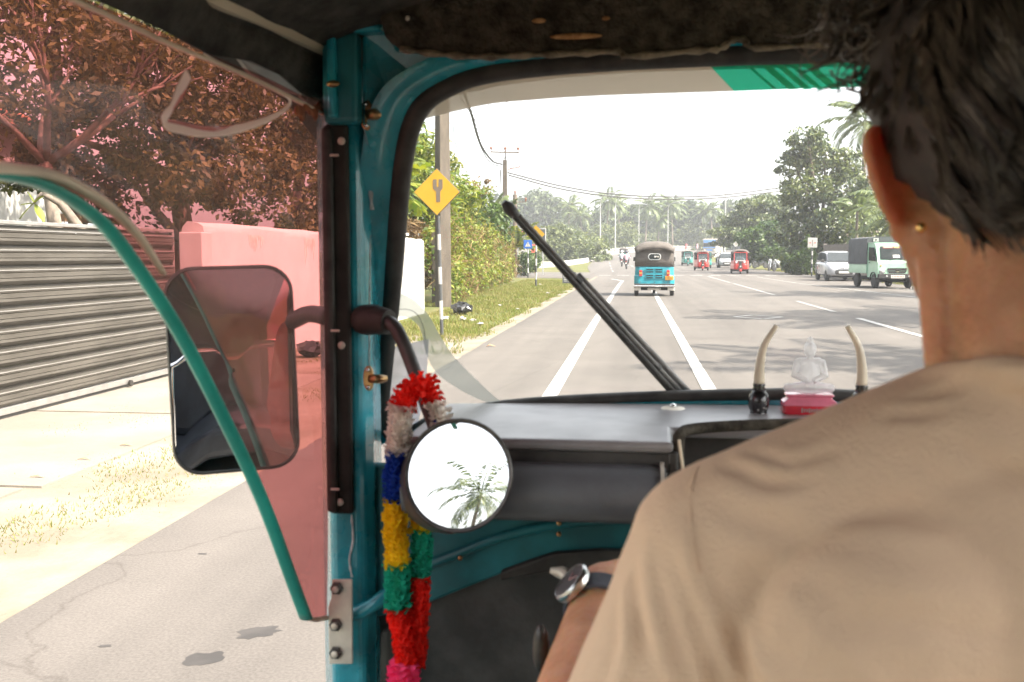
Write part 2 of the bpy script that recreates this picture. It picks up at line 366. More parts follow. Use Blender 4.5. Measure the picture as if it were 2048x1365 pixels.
# ------------------------------------------------------------------ mesh helpers
def frame_of(d, up=Vector((0, 0, 1))):
    d = d.normalized()
    if abs(d.dot(up)) > 0.98:
        up = Vector((0, 1, 0))
    a = d.cross(up).normalized()
    return a, a.cross(d).normalized()
class MB:
    def __init__(s):
        s.v = []; s.f = []
    def add(s, vs_, fs_):
        o = len(s.v)
        s.v.extend([tuple(v) for v in vs_])
        s.f.extend([tuple(i + o for i in f) for f in fs_])
        return s
    def box(s, c, d, rot=None):
        x, y, z = d[0] / 2, d[1] / 2, d[2] / 2
        M = rot.to_matrix() if isinstance(rot, Euler) else (rot or Matrix.Identity(3))
        vs_ = [Vector(c) + M @ Vector(q) for q in ((-x, -y, -z), (x, -y, -z), (x, y, -z), (-x, y, -z), (-x, -y, z), (x, -y, z), (x, y, z), (-x, y, z))]
        return s.add(vs_, [(0, 3, 2, 1), (4, 5, 6, 7), (0, 1, 5, 4), (1, 2, 6, 5), (2, 3, 7, 6), (3, 0, 4, 7)])
    def loft(s, rings, caps=True, closed=True):
        n = len(rings[0]); vs_ = [v for r in rings for v in r]; fs_ = []
        for i in range(len(rings) - 1):
            for j in range(n if closed else n - 1):
                k = (j + 1) % n
                fs_.append((i * n + j, i * n + k, (i + 1) * n + k, (i + 1) * n + j))
        if caps and closed:
            fs_.append(tuple(reversed(range(n))))
            fs_.append(tuple(range((len(rings) - 1) * n, len(rings) * n)))
        return s.add(vs_, fs_)
    def tube(s, pts, r, n=8, caps=True, flat=1.0, up=Vector((0, 0, 1))):
        pts = [Vector(p) for p in pts]
        rs = r if isinstance(r, (list, tuple)) else [r] * len(pts)
        rings = []; pa = None
        for i, p in enumerate(pts):
            d = pts[min(i + 1, len(pts) - 1)] - pts[max(i - 1, 0)]
            if pa is None:
                a, b = frame_of(d, up)
            else:
                dn = d.normalized()
                a = (pa - dn * pa.dot(dn))
                a = a.normalized() if a.length > 1e-6 else frame_of(d, up)[0]
                b = a.cross(dn).normalized()
            pa = a
            rings.append([p + (a * math.cos(2 * math.pi * j / n) + b * (flat * math.sin(2 * math.pi * j / n))) * rs[i] for j in range(n)])
        return s.loft(rings, caps)
    def lathe(s, prof, n=20, M=None, caps=True):
        M = M or Matrix.Identity(4)
        rings = [[M @ Vector((r * math.cos(2 * math.pi * j / n), r * math.sin(2 * math.pi * j / n), z)) for j in range(n)] for r, z in prof]
        return s.loft(rings, caps)
    def ball(s, c, r, n=14, m=9):
        r = r if isinstance(r, (tuple, list, Vector)) else (r, r, r)
        rings = []
        for i in range(m + 1):
            t = math.pi * (0.02 + 0.96 * i / m)
            rings.append([Vector(c) + Vector((r[0] * math.sin(t) * math.cos(2 * math.pi * j / n), r[1] * math.sin(t) * math.sin(2 * math.pi * j / n), -r[2] * math.cos(t))) for j in range(n)])
        return s.loft(rings)
    def prism(s, poly, t, M=None):
        """polygon in local XY, extruded along local Z by t"""
        M = M or Matrix.Identity(4)
        n = len(poly)
        vs_ = [M @ Vector((p[0], p[1], 0)) for p in poly] + [M @ Vector((p[0], p[1], t)) for p in poly]
        return s.add(vs_, [tuple(reversed(range(n))), tuple(range(n, 2 * n))] + [(i, (i + 1) % n, n + (i + 1) % n, n + i) for i in range(n)])
    def solid(s, pts, off):
        """closed polygon of 3-D points given depth along the vector off"""
        n = len(pts); off = Vector(off)
        vs_ = [Vector(p) for p in pts] + [Vector(p) + off for p in pts]
        return s.add(vs_, [tuple(reversed(range(n))), tuple(range(n, 2 * n))] + [(i, (i + 1) % n, n + (i + 1) % n, n + i) for i in range(n)])
    def build(s, name, mat, parent=None, smooth=None, bevel=0.0, solidify=0.0, seg=2):
        me = bpy.data.meshes.new(name)
        me.from_pydata(s.v, [], s.f)
        me.update()
        if smooth is not None:
            me.shade_smooth()
            if smooth < 180:
                me.set_sharp_from_angle(angle=R(smooth))
        return obj(name, me, mat, parent, bevel, solidify, seg)
def obj(name, me, mat, parent=None, bevel=0.0, solidify=0.0, seg=2):
    o = bpy.data.objects.new(name, me)
    C.objects.link(o)
    if mat:
        me.materials.append(MATS[mat] if isinstance(mat, str) else mat)
    if parent is not None:
        o.parent = parent
        if parent.get('_world'):
            o.location = -Vector(parent['_world'])
    if solidify:
        md = o.modifiers.new('thick', 'SOLIDIFY'); md.thickness = solidify; md.offset = 0
    if bevel:
        md = o.modifiers.new('bevel', 'BEVEL'); md.width = bevel; md.segments = seg; md.limit_method = 'ANGLE'; md.angle_limit = R(35)
    return o
def tag(o, label, cat, group=None):
    o['label'] = label; o['category'] = cat
    if group:
        o['group'] = group
    return o
def thing(name, label, cat, loc=(0, 0, 0), rz=0.0, group=None, world=False):
    o = bpy.data.objects.new(name, None)
    C.objects.link(o)
    o.empty_display_size = 0.1
    o.location = loc
    o.rotation_euler = (0, 0, rz)
    tag(o, label, cat, group)
    if world:                      # parts are given in world coordinates
        o['_world'] = tuple(loc)
    return o
def struct(o):
    o['kind'] = 'structure'
    return o
def copy_tree(o, parent=None):
    c = o.copy()
    C.objects.link(c)
    c.parent = parent
    for ch in list(o.children):
        copy_tree(ch, c)
    return c
def np_mesh(name, V, nper, smooth=False):
    """V: (N*nper,3) vertices; consecutive nper form a face"""
    V = np.asarray(V, dtype=np.float32)
    n = len(V) // nper
    me = bpy.data.meshes.new(name)
    me.vertices.add(len(V)); me.vertices.foreach_set('co', V.ravel())
    me.loops.add(n * nper); me.loops.foreach_set('vertex_index', np.arange(n * nper, dtype=np.int32))
    me.polygons.add(n)
    me.polygons.foreach_set('loop_start', np.arange(0, n * nper, nper, dtype=np.int32))
    me.update(calc_edges=True)
    me.validate()
    return me
def catmull(pts, k=8):
    pts = [Vector(p) for p in pts]
    P = [pts[0] * 2 - pts[1]] + pts + [pts[-1] * 2 - pts[-2]]
    out = []
    for i in range(1, len(P) - 2):
        p0, p1, p2, p3 = P[i - 1:i + 3]
        for j in range(k):
            t = j / k
            out.append(0.5 * ((2 * p1) + (p2 - p0) * t + (2 * p0 - 5 * p1 + 4 * p2 - p3) * t * t + (3 * p1 - p0 - 3 * p2 + p3) * t ** 3))
    out.append(pts[-1])
    return out
def remesh(mb, name, voxel, smooth_iter=6, factor=0.5):
    """weld overlapping solids into one continuous surface"""
    me = bpy.data.meshes.new(name + '_raw')
    me.from_pydata(mb.v, [], mb.f); me.update()
    o = bpy.data.objects.new(name + '_raw', me); C.objects.link(o)
    md = o.modifiers.new('r', 'REMESH'); md.mode = 'VOXEL'; md.voxel_size = voxel
    ms = o.modifiers.new('s', 'SMOOTH'); ms.iterations = smooth_iter; ms.factor = factor
    dg = bpy.context.evaluated_depsgraph_get()
    m2 = bpy.data.meshes.new_from_object(o.evaluated_get(dg))
    bpy.data.objects.remove(o); bpy.data.meshes.remove(me)
    m2.name = name
    m2.shade_smooth()
    return m2
def capsule(mb, p0, p1, r0, r1, n=16):
    p0, p1 = Vector(p0), Vector(p1)
    d = (p1 - p0).normalized()
    pts, rs = [], []
    for k in range(5):
        a = math.pi / 2 * (1 - k / 5)
        pts.append(p0 - d * r0 * math.sin(a)); rs.append(max(r0 * math.cos(a), 1e-4))
    pts.append(p0); rs.append(r0); pts.append(p1); rs.append(r1)
    for k in range(1, 6):
        a = math.pi / 2 * k / 5
        pts.append(p1 + d * r1 * math.sin(a)); rs.append(max(r1 * math.cos(a), 1e-4))
    mb.tube(pts, rs, n)
def smoothstep(a, b, x):
    t = min(1, max(0, (x - a) / (b - a)))
    return t * t * (3 - 2 * t)
def text_part(body, size, M, mat, parent, name='lettering', depth=0.002):
    cu = bpy.data.curves.new(name, 'FONT')
    cu.body = body; cu.size = size; cu.extrude = depth; cu.align_x = 'CENTER'; cu.align_y = 'CENTER'
    tmp = bpy.data.objects.new(name, cu); C.objects.link(tmp)
    dg = bpy.context.evaluated_depsgraph_get()
    me = bpy.data.meshes.new_from_object(tmp.evaluated_get(dg))
    bpy.data.objects.remove(tmp)
    me.transform(M)
    return obj(name, me, mat, parent)

# ================================================================== THE SETTING
def h(y):
    return 2.6 * smoothstep(85, 260, y)
EL = [(-2.15, -40), (-2.15, 0), (-2.15, 20), (-2.15, 40), (-2.6, 60), (-3.5, 80), (-4.8, 105), (-5.4, 130), (-5.5, 150), (-3.8, 175), (-0.3, 200), (5, 222), (12, 240), (22, 255), (40, 268)]
ER = [(12.2, -40), (12.2, 0), (12.2, 20), (12.2, 40), (12.0, 60), (11.5, 80), (11.0, 105), (10.3, 130), (10.5, 150), (12, 170), (16, 188), (21, 203), (27, 216), (35, 227), (50, 236)]
LC = catmull([(x, y, 0) for x, y in EL], 6)
RC = catmull([(x, y, 0) for x, y in ER], 6)
pbr('terrain', (0.155, 0.122, 0.070), rough=0.95, vscale=0.35, col2=(0.080, 0.085, 0.028), lo=0.52, hi=0.70, bump=0.5, bscale=14, spec=0.1)
g = MB()
xs = [-400, -250, -120, -60, -30, -15, -8, -5, -2, 4, 12, 20, 40, 80, 200, 450]
ys = [-120, -80, -20, 0, 20, 40, 60, 80, 95, 110, 125, 140, 155, 170, 185, 200, 215, 230, 245, 260, 300, 500, 900]
g.loft([[Vector((x, y, h(y) - 0.03)) for x in xs] for y in ys], False, False)
struct(g.build('ground', 'terrain'))
m = MB()
rows = []
for a, b in zip(LC, RC):
    rows.append([Vector((a.x + (b.x - a.x) * k / 8, a.y + (b.y - a.y) * k / 8, h(a.y + (b.y - a.y) * k / 8))) for k in range(9)])
m.loft(rows, False, False)
struct(m.build('road', 'asphalt', smooth=180))
m = MB()      # side road mouth on the left
m.loft([[Vector((x, y + (x + 2) * -0.35, h(y) - 0.012)) for x in (-1.8, -4, -8, -14, -26)] for y in (56, 62, 69, 76)], False, False)
struct(m.build('side_road', 'asphalt'))
m = MB()      # sandy verge by the gate
vr = random.Random(5)
pts = [(-2.16 + vr.uniform(-0.05, 0.03), y) for y in np.arange(-6, 16, 0.5)]
m.loft([[Vector((x + 0.02, y, -0.016)) for x, y in pts], [Vector((-4.9, y, -0.016)) for x, y in pts]], False, False)
struct(m.build('verge', 'sand'))
m = MB()
for k, (y0, y1) in enumerate(((-4, -0.05), (0, 2.45), (2.5, 4.95), (5.0, 7.45), (7.5, 10.2))):
    m.solid([(-6.2, y0, -0.03), (-3.35 + 0.05 * k, y0, -0.03), (-3.35 + 0.04 * k, y1, -0.03), (-6.2, y1, -0.03)], (0, 0, 0.026))
struct(m.build('driveway', 'concrete_drive'))

er = random.Random(8); A_, B_, C_ = [], [], []      # crumbling sandy edge lying over the tarmac
for y in np.arange(1.0, 60, 0.07):
    e = -2.15 + 0.02 * math.sin(y * 1.1) + 0.012 * math.sin(y * 4.3 + 1) + er.uniform(-0.012, 0.02)
    e = max(e, -2.135)
    A_.append(Vector((-2.45, y, -0.01))); B_.append(Vector((e - 0.1, y, 0.002))); C_.append(Vector((e, y, 0.0007)))
m = MB(); m.loft([A_, B_, C_], False, False); struct(m.build('road_edge', 'sand'))
# ---- painted markings, each a thin sheet following the road
def stripe(name, pts, wd, mat='paint_white', z=0.006):
    mb = MB(); L_, R_ = [], []
    pts = [Vector((p[0], p[1], 0)) for p in pts]
    dense = []
    for i in range(len(pts) - 1):
        n = max(1, int((pts[i + 1] - pts[i]).length / 4))
        dense += [pts[i].lerp(pts[i + 1], k / n) for k in range(n)]
    dense.append(pts[-1])
    for i, p in enumerate(dense):
        d = (dense[min(i + 1, len(dense) - 1)] - dense[max(i - 1, 0)]).normalized()
        nn = Vector((-d.y, d.x, 0)) * wd / 2
        a, b = p - nn, p + nn
        a.z, b.z = h(a.y) + z, h(b.y) + z
        L_.append(a); R_.append(b)
    mb.loft([L_, R_], False, False)
    return struct(mb.build(name, mat))
stripe('lane_line', [(-0.75, -6), (-0.72, 20), (-0.62, 44), (-0.55, 50), (-1.2, 54)], 0.135)
stripe('lane_line', [(0.72, -6), (0.71, 16), (0.70, 40)], 0.135)
for y0, y1 in ((-4, 3), (8, 11), (14.2, 20.6), (22.9, 28.3), (32.5, 46), (47, 62)):
    stripe('centre_dash', [(4.45, y0), (4.47, y1)], 0.13, 'paint_white' if y1 < 22 else 'paint_faded')
stripe('edge_line', [(8.9, 18), (8.6, 29), (7.4, 47), (7.2, 60)], 0.13, 'paint_faded')
stripe('edge_line', [(10.6, 16), (10.3, 29), (9.9, 40)], 0.12, 'paint_faded')
dm = [(2.05, 20.75), (2.5, 21.4), (3.02, 20.85), (2.55, 20.1), (2.05, 20.75)]
for i in range(4):
    stripe('diamond_marking', [dm[i], dm[i + 1]], 0.09)
for i in range(12):
    x0 = -2.2 + i * 1.15
    stripe('crossing_dash', [(x0, 64), (x0 + 0.75, 64)], 1.1, 'paint_faded')
for y0 in (78, 92, 106, 120, 134):
    stripe('lane_dash', [(1.2 - (y0 - 78) * 0.045, y0), (1.2 - (y0 - 71) * 0.045, y0 + 7)], 0.16, 'paint_faded')
    stripe('lane_dash', [(-1.6 - (y0 - 78) * 0.03, y0), (-1.6 - (y0 - 71) * 0.03, y0 + 7)], 0.14, 'paint_faded')

# ---- oil stains on the asphalt: flat dark blots
pbr('oil', (0.034, 0.030, 0.027), rough=0.7, var=0.2, vscale=6)
def blot(px, py, rx, ry, ang, seed):
    rr = random.Random(seed); c = gnd(px, py, 0.0008)
    mb = MB(); n = 18
    k = [1 + rr.uniform(-0.25, 0.25) for _ in range(n)]
    mb.add([c] + [c + Vector((math.cos(ang) * rx * math.cos(t) * k[i] - math.sin(ang) * ry * math.sin(t) * k[i], math.sin(ang) * rx * math.cos(t) * k[i] + math.cos(ang) * ry * math.sin(t) * k[i], 0)) for i, t in enumerate([2 * math.pi * j / n for j in range(n)])], [(0, 1 + i, 1 + (i + 1) % n) for i in range(n)])
    struct(mb.build('road_stain', 'oil'))
blot(515, 1265, 0.07, 0.05, 0.6, 1); blot(405, 1318, 0.06, 0.05, 0.9, 2); blot(210, 1292, 0.02, 0.012, 0.2, 3); blot(405, 1108, 0.02, 0.012, 0.2, 4)

# ------------------------------------------------------------------ foliage tools
def leaf_cloud(rng, blobs, n, size, aspect=0.5, clumps=7, csize=0.42, up=0.35, spread=0.35, inner=0.35):
    """many small leaf faces gathered in clumps on the blobs' shells"""
    B = np.array(blobs, dtype=float)
    wts = (B[:, 3] * B[:, 4] + B[:, 4] * B[:, 5] + B[:, 3] * B[:, 5]); wts /= wts.sum()
    cl, cr = [], []
    for b, wt in zip(B, wts):
        k = max(3, int(clumps * len(B) * wt))
        d = rng.normal(size=(k, 3)); d /= np.linalg.norm(d, axis=1)[:, None]
        rad = rng.uniform(0.55, 1.0, k)[:, None]
        cl.append(b[:3] + d * rad * b[3:6]); cr.append(np.repeat([b[3:6] * csize], k, 0) * rng.uniform(0.6, 1.25, (k, 1)))
    cl = np.vstack(cl); cr = np.vstack(cr)
    nin = int(n * inner); idx = rng.integers(0, len(cl), n - nin)
    d = rng.normal(size=(n - nin, 3)); d /= np.linalg.norm(d, axis=1)[:, None]
    P1 = cl[idx] + d * cr[idx] * (rng.uniform(0.1, 1, (n - nin, 1)) ** 0.4)
    ib = rng.choice(len(B), nin, p=wts)
    d2 = rng.normal(size=(nin, 3)); d2 /= np.linalg.norm(d2, axis=1)[:, None]
    P2 = B[ib, :3] + d2 * B[ib, 3:6] * (rng.uniform(0.2, 1, (nin, 1)) ** 0.45)
    P = np.vstack([P1, P2]); D = np.vstack([d, d2])
    N = D * 0.5 + rng.normal(size=P.shape) * spread * 1.6 + np.array([0, 0, up])
    N /= np.linalg.norm(N, axis=1)[:, None]
    T = np.cross(N, rng.normal(size=P.shape)); T /= np.linalg.norm(T, axis=1)[:, None]
    Bn = np.cross(N, T)
    L = (size * rng.uniform(0.6, 1.35, n))[:, None]
    V = np.empty((n, 4, 3))
    V[:, 0] = P - T * L * 0.5; V[:, 1] = P + Bn * L * aspect * 0.5 + N * L * 0.06
    V[:, 2] = P + T * L * 0.5; V[:, 3] = P - Bn * L * aspect * 0.5 + N * L * 0.06
    return V.reshape(-1, 3)
def branchy(mb, rr, p, d, L, r, depth, kids=3, spread=0.6, ends=None):
    p = Vector(p); d = Vector(d).normalized()
    pts = [p]; q = p.copy(); dd = d.copy()
    for k in range(4):
        dd = (dd + Vector((rr.uniform(-.18, .18), rr.uniform(-.18, .18), rr.uniform(-.05, .15)))).normalized()
        q = q + dd * L / 4; pts.append(q.copy())
    mb.tube(pts, [r * (1 - 0.10 * k) for k in range(5)], 7 if depth > 1 else 5)
    if depth == 0:
        if ends is not None:
            ends.append((q.copy(), dd.copy()))
        return
    for k in range(kids):
        nd = (dd + Vector((rr.uniform(-1, 1), rr.uniform(-1, 1), rr.uniform(-.3, .7))) * spread).normalized()
        branchy(mb, rr, pts[-1 - (k % 2)], nd, L * rr.uniform(0.6, 0.85), r * 0.58, depth - 1, kids, spread, ends)
def tree(name, label, base, height, crown, mat, n, size, seed, trunk_r=0.16, group=None, cat='tree', bark='bark', trunk_h=None, **kw):
    """crown: blobs relative to the base (x,y,z,rx,ry,rz)"""
    rng = np.random.default_rng(seed); rr = random.Random(seed)
    t = thing(name, label, cat, base, group=group)
    V = leaf_cloud(rng, crown, n, size, **kw)
    o = obj('crown', np_mesh('crown', V, 4), mat, t)
    mb = MB(); th = trunk_h or height * 0.45
    cx = sum(b[0] for b in crown) / len(crown); cy = sum(b[1] for b in crown) / len(crown)
    top = Vector((cx * 0.6, cy * 0.6, th))
    mb.tube([(0, 0, -0.1), (cx * 0.1 + rr.uniform(-.05, .05), cy * 0.1, th * 0.35), (cx * 0.3, cy * 0.3, th * 0.7), top], [trunk_r * 1.25, trunk_r, trunk_r * 0.85, trunk_r * 0.7], 9)
    for b in crown:
        e = Vector(b[:3])
        s = top if e.z > th else Vector((cx * 0.3, cy * 0.3, th * 0.6))
        mid = s.lerp(e, 0.5) + Vector((rr.uniform(-.2, .2), rr.uniform(-.2, .2), 0.15)) * b[3] * 0.4
        mb.tube([s, mid, e, e + Vector((rr.uniform(-.5, .5), rr.uniform(-.5, .5), .6)) * b[5] * 0.7], [trunk_r * 0.5, trunk_r * 0.36, trunk_r * 0.22, trunk_r * 0.06], 6)
    mb.build('trunk', bark, t, smooth=180)
    return t
def frond_verts(rng, L, droop, az, el, width=1.0, nl=34, lw=0.045, ll=0.75, stiff=False):
    """one feather frond starting at the origin"""
    out = []
    ca, sa = math.cos(az), math.sin(az)
    p = np.zeros(3); th = el; pts = []
    for k in range(nl + 1):
        pts.append(p.copy())
        st = L / nl
        p = p + st * np.array([ca * math.cos(th), sa * math.cos(th), math.sin(th)])
        th -= droop / nl * (0.4 + 1.2 * k / nl)
    side = np.array([-sa, ca, 0])
    for k in range(3, nl):
        a = pts[k]; d = pts[k + 1] - a; d /= np.linalg.norm(d)
        t = k / nl
        l = ll * width * math.sin(math.pi * (0.12 + 0.83 * t)) ** 0.8 * rng.uniform(0.85, 1.1)
        for sg in (-1, 1):
            tip = a + side * sg * l * 0.75 + d * l * 0.55 + np.array([0, 0, -l * (0.15 if stiff else rng.uniform(0.25, 0.55))])
            wv = d * lw
            mid = (a + tip) / 2 + np.array([0, 0, l * 0.08])
            out += [a - wv * .5, mid - wv, tip, mid + wv]
    upv = np.array([0, 0, 0.03])
    for k in range(0, nl, 2):
        a, b = pts[k], pts[min(k + 2, nl)]
        ww = 0.035 * (1 - k / nl) + 0.008
        out += [a - side * ww, a + side * ww, b + side * ww * 0.9, b - side * ww * 0.9]
    return out
def palm_crown(seed, nf=20, L=3.0, lw=0.05, ll=0.75, lo=-0.5, hi=1.25, droop=1.5, nl=30):
    rng = np.random.default_rng(seed); out = []
    for k in range(nf):
        az = k * 2.399 + rng.uniform(-.25, .25)
        el = hi - (hi - lo) * (k / nf) + rng.uniform(-.12, .12)
        out += frond_verts(rng, L * rng.uniform(0.85, 1.1), droop * rng.uniform(0.75, 1.25), az, el, nl=nl, lw=lw, ll=ll)
    return np_mesh('fronds', np.array(out), 4)
def palm(name, label, base, height, crown_me, mat='leaf_palm', lean=(0, 0), r=0.13, rz=0.0, sc_=1.0, group=None, cat='palm tree', nuts=True, seed=1):
    t = thing(name, label, cat, base, group=group)
    top = Vector((lean[0], lean[1], height))
    mb = MB()
    mb.tube([(0, 0, -0.2), (lean[0] * 0.15, lean[1] * 0.15, height * 0.3), (lean[0] * 0.45, lean[1] * 0.45, height * 0.65), top], [r * 1.5, r * 1.05, r * 0.9, r * 0.75], 9)
    mb.build('trunk', 'bark_pale', t, smooth=180)
    o = obj('fronds', crown_me, None if crown_me.materials else mat, t)
    o.location = top; o.rotation_euler = (0, 0, rz); o.scale = (sc_,) * 3
    if nuts:
        mb = MB(); rr = random.Random(seed)
        for k in range(6):
            a = k * 1.05 + rr.uniform(-.3, .3)
            mb.ball(top + Vector((math.cos(a) * 0.26, math.sin(a) * 0.26, -0.22 + rr.uniform(-.1, .05))), (0.11, 0.11, 0.14), 8, 6)
        mb.build('coconuts', 'leaf_dry', t, smooth=180)
    return t
def px_base(px, Y, z=None):
    p = at(px, 512, Y)
    return Vector((p.x, Y, h(Y) if z is None else z))
def z_at(py, Y):
    return at(1268, py, Y).z

# ------------------------------------------------------------------ grass blades (uncountable)
def grass_patch(name, label, n, xr, yr, hgt, seed, gate, wd=0.006):
    rng = np.random.default_rng(seed)
    P = np.column_stack([rng.uniform(*xr, n), rng.uniform(*yr, n)])
    P = P[gate(P, rng)]; n = len(P)
    a = rng.uniform(0, 2 * np.pi, n); H = hgt * rng.uniform(0.5, 1.4, n); lean = rng.uniform(0.1, 0.9, n)
    z0 = np.array([h(y) for y in P[:, 1]]) - 0.03
    V = np.empty((n, 3, 3))
    V[:, 0] = np.column_stack([P[:, 0] - np.sin(a) * wd, P[:, 1] + np.cos(a) * wd, z0])
    V[:, 1] = np.column_stack([P[:, 0] + np.sin(a) * wd, P[:, 1] - np.cos(a) * wd, z0])
    b = rng.uniform(0, 2 * np.pi, n)
    V[:, 2] = np.column_stack([P[:, 0] + np.cos(b) * lean * H, P[:, 1] + np.sin(b) * lean * H, z0 + H])
    o = obj(name, np_mesh(name, V.reshape(-1, 3), 3), 'grass')
    o['kind'] = 'stuff'; o['label'] = label; o['category'] = 'grass'
def nz(P, s, ph):
    x, y = P[:, 0] * s, P[:, 1] * s
    return np.sin(x * 1.3 + ph) * np.cos(y * 0.9 - ph * 2) + 0.6 * np.sin(x * 2.9 - y * 1.7 + ph) + 0.4 * np.cos(x * 5.1 + y * 4.3)
grass_patch('verge_grass', 'sparse yellowish grass tufts on the sand before the metal gate', 46000, (-4.3, -2.2), (2.2, 12.5), 0.028, 3,
            lambda P, r: (nz(P, 1.6, 0.7) + r.normal(size=len(P)) * 0.45 > 1.05 - 1.1 * np.exp(-((P[:, 0] + 2.75 + 0.0 * P[:, 1]) / 0.28) ** 2)) & (P[:, 0] < -2.2 + 0.08 * np.sin(P[:, 1] * 5)))
grass_patch('roadside_grass', 'yellow green roadside grass beyond the white wall', 60000, (-5.6, -2.2), (12.5, 52), 0.07, 4,
            lambda P, r: (nz(P, 0.9, 1.9) + r.normal(size=len(P)) * 0.7 > -0.45) & (P[:, 0] < -2.35 + 0.15 * np.sin(P[:, 1] * 2.1)) & ((P[:, 0] > -4.4) | (P[:, 1] > 24.5)), wd=0.012)
grass_patch('far_grass', 'strip of dry grass under the trees across the road', 9000, (11.4, 14.5), (40, 90), 0.10, 6,
            lambda P, r: nz(P, 0.5, 0.3) > -0.6, wd=0.03)

# ------------------------------------------------------------------ sliding gate on the left
gate = thing('sliding_gate', 'grey corrugated sheet metal sliding gate beside the sandy verge', 'gate', (-4.82, 7.4, 0))
prof = [(0, 0), (0.012, 0.004), (0.040, 0.030), (0.044, 0.034), (0.044, 0.052), (0.036, 0.056), (0.044, 0.060), (0.046, 0.094), (0.037, 0.098), (0.047, 0.102), (0.050, 0.122), (0.020, 0.134), (-0.006, 0.137), (-0.006, 0.150), (0.010, 0.154), (0, 0.1555)]
sl = MB()
sl.loft([[Vector((x, y, z)) for x, z in prof] for y in (-3.2, 2.55)], True)
first = sl.build('slat', 'gate_metal', gate)
first.location = (0, 0, 0.085)
for k in range(9):
    MB().box((0.047, -0.325, 0.085 + 0.1558 * k + 0.119), (0.012, 5.74, 0.009)).build('slat_highlight', 'gate_rail_and_highlight', gate)  # pale strips put in for the sun's highlight along each slat
for k in range(1, 9):
    o = first.copy(); C.objects.link(o); o.parent = gate; o.location = (0, 0, 0.085 + 0.1558 * k)
MB().box((0, -0.3, 0.055), (0.05, 5.75, 0.055)).build('bottom_rail', 'gate_rail_and_highlight', gate, bevel=0.004)
MB().box((0.006, -0.3, 1.508), (0.06, 5.75, 0.03)).build('top_rail', 'gate_rail_and_highlight', gate, bevel=0.004)
MB().box((0.004, 2.575, 0.78), (0.05, 0.04, 1.44)).build('end_post', 'gate_rail_and_highlight', gate, bevel=0.004)
for y in (1.55, -1.2):
    mb = MB(); mb.lathe([(0.004, -0.012), (0.03, -0.012), (0.03, 0.012), (0.004, 0.012)], 16, Matrix.Translation((0.05, y, 0.036)) @ Matrix.Rotation(R(90), 4, 'Y'))
    mb.build('roller', 'dark_steel', gate, smooth=40)
for y in (-0.8, 0.7):
    MB().ball((0.045, y, 1.44), 0.008, 8, 6).build('bolt', 'steel', gate, smooth=180)
tag(MB().box((-4.66, 10.22, 0.74), (0.26, 0.26, 1.52)).build('gate_post', 'white_wall', bevel=0.012), 'white plastered post at the end of the metal gate', 'post')

# ------------------------------------------------------------------ white boundary wall
wl = thing('boundary_wall', 'low white plastered wall running along the verge beyond the gate', 'wall', (-4.75, 17.2, 0))
mb = MB(); ring = [(-0.13, -0.1), (0.13, -0.1), (0.13, 1.50), (0.115, 1.575), (0.06, 1.615), (-0.06, 1.615), (-0.115, 1.575), (-0.13, 1.5)]
wr = random.Random(9)
mb.loft([[Vector((x, y, z + (wr.uniform(-.012, .012) if z > 1 else 0))) for x, z in ring] for y in np.linspace(-6.85, 4.55, 24)] + [[Vector((x * 0.75, 4.65, z - (0.05 if z > 1 else 0))) for x, z in ring]])
mb.build('wall', 'white_wall', wl, smooth=35)
MB().box((-0.35, 4.2, 1.72), (0.2, 1.1, 0.07)).build('coping', 'wall_stain', wl, bevel=0.02)
for y0 in (-3.55, 0.3, -5.6):
    mb = MB(); yy = y0
    for k in range(9):
        ww = wr.uniform(0.03, 0.075); L = wr.uniform(0.12, 0.45) * (1 if y0 == -3.55 else 0.5)
        mb.solid([(0.1315, yy, 1.50), (0.1315, yy + ww, 1.50), (0.1315, yy + ww * 0.8, 1.50 - L * 0.8), (0.1315, yy + ww * 0.45, 1.50 - L), (0.1315, yy + ww * 0.25, 1.50 - L * 0.7)], (0.002, 0, 0))
        yy += ww * 1.02
    mb.build('stain', 'wall_stain', wl)

# ------------------------------------------------------------------ house and slat fence behind the gate
hs = thing('white_house', 'bright white plastered house behind the metal gate', 'house', (-13.5, 14, 0))
MB().box((0, 0, 1.75), (5, 8.6, 3.5)).build('wall', 'white_wall', hs)
MB().solid([(-2.9, -4.7, 3.5), (2.9, -4.7, 3.5), (0, -4.7, 4.6)], (0, 9.4, 0)).build('roof', 'roof_tile', hs)
MB().box((2.51, -1.5, 1.7), (0.06, 1.1, 1.2)).build('window', 'car_glass', hs)
sf = thing('slat_fence', 'short brown timber slat screen behind the metal gate', 'fence', (-7.1, 12.5, 0))
for k in range(6):
    MB().box((0, 0, 1.1 + 0.125 * k), (0.03, 1.9, 0.095)).build('slat', 'brown_slat', sf)
for y in (-0.9, 0.9):
    MB().box((-0.04, y, 0.92), (0.06, 0.08, 1.84)).build('post', 'brown_slat', sf)

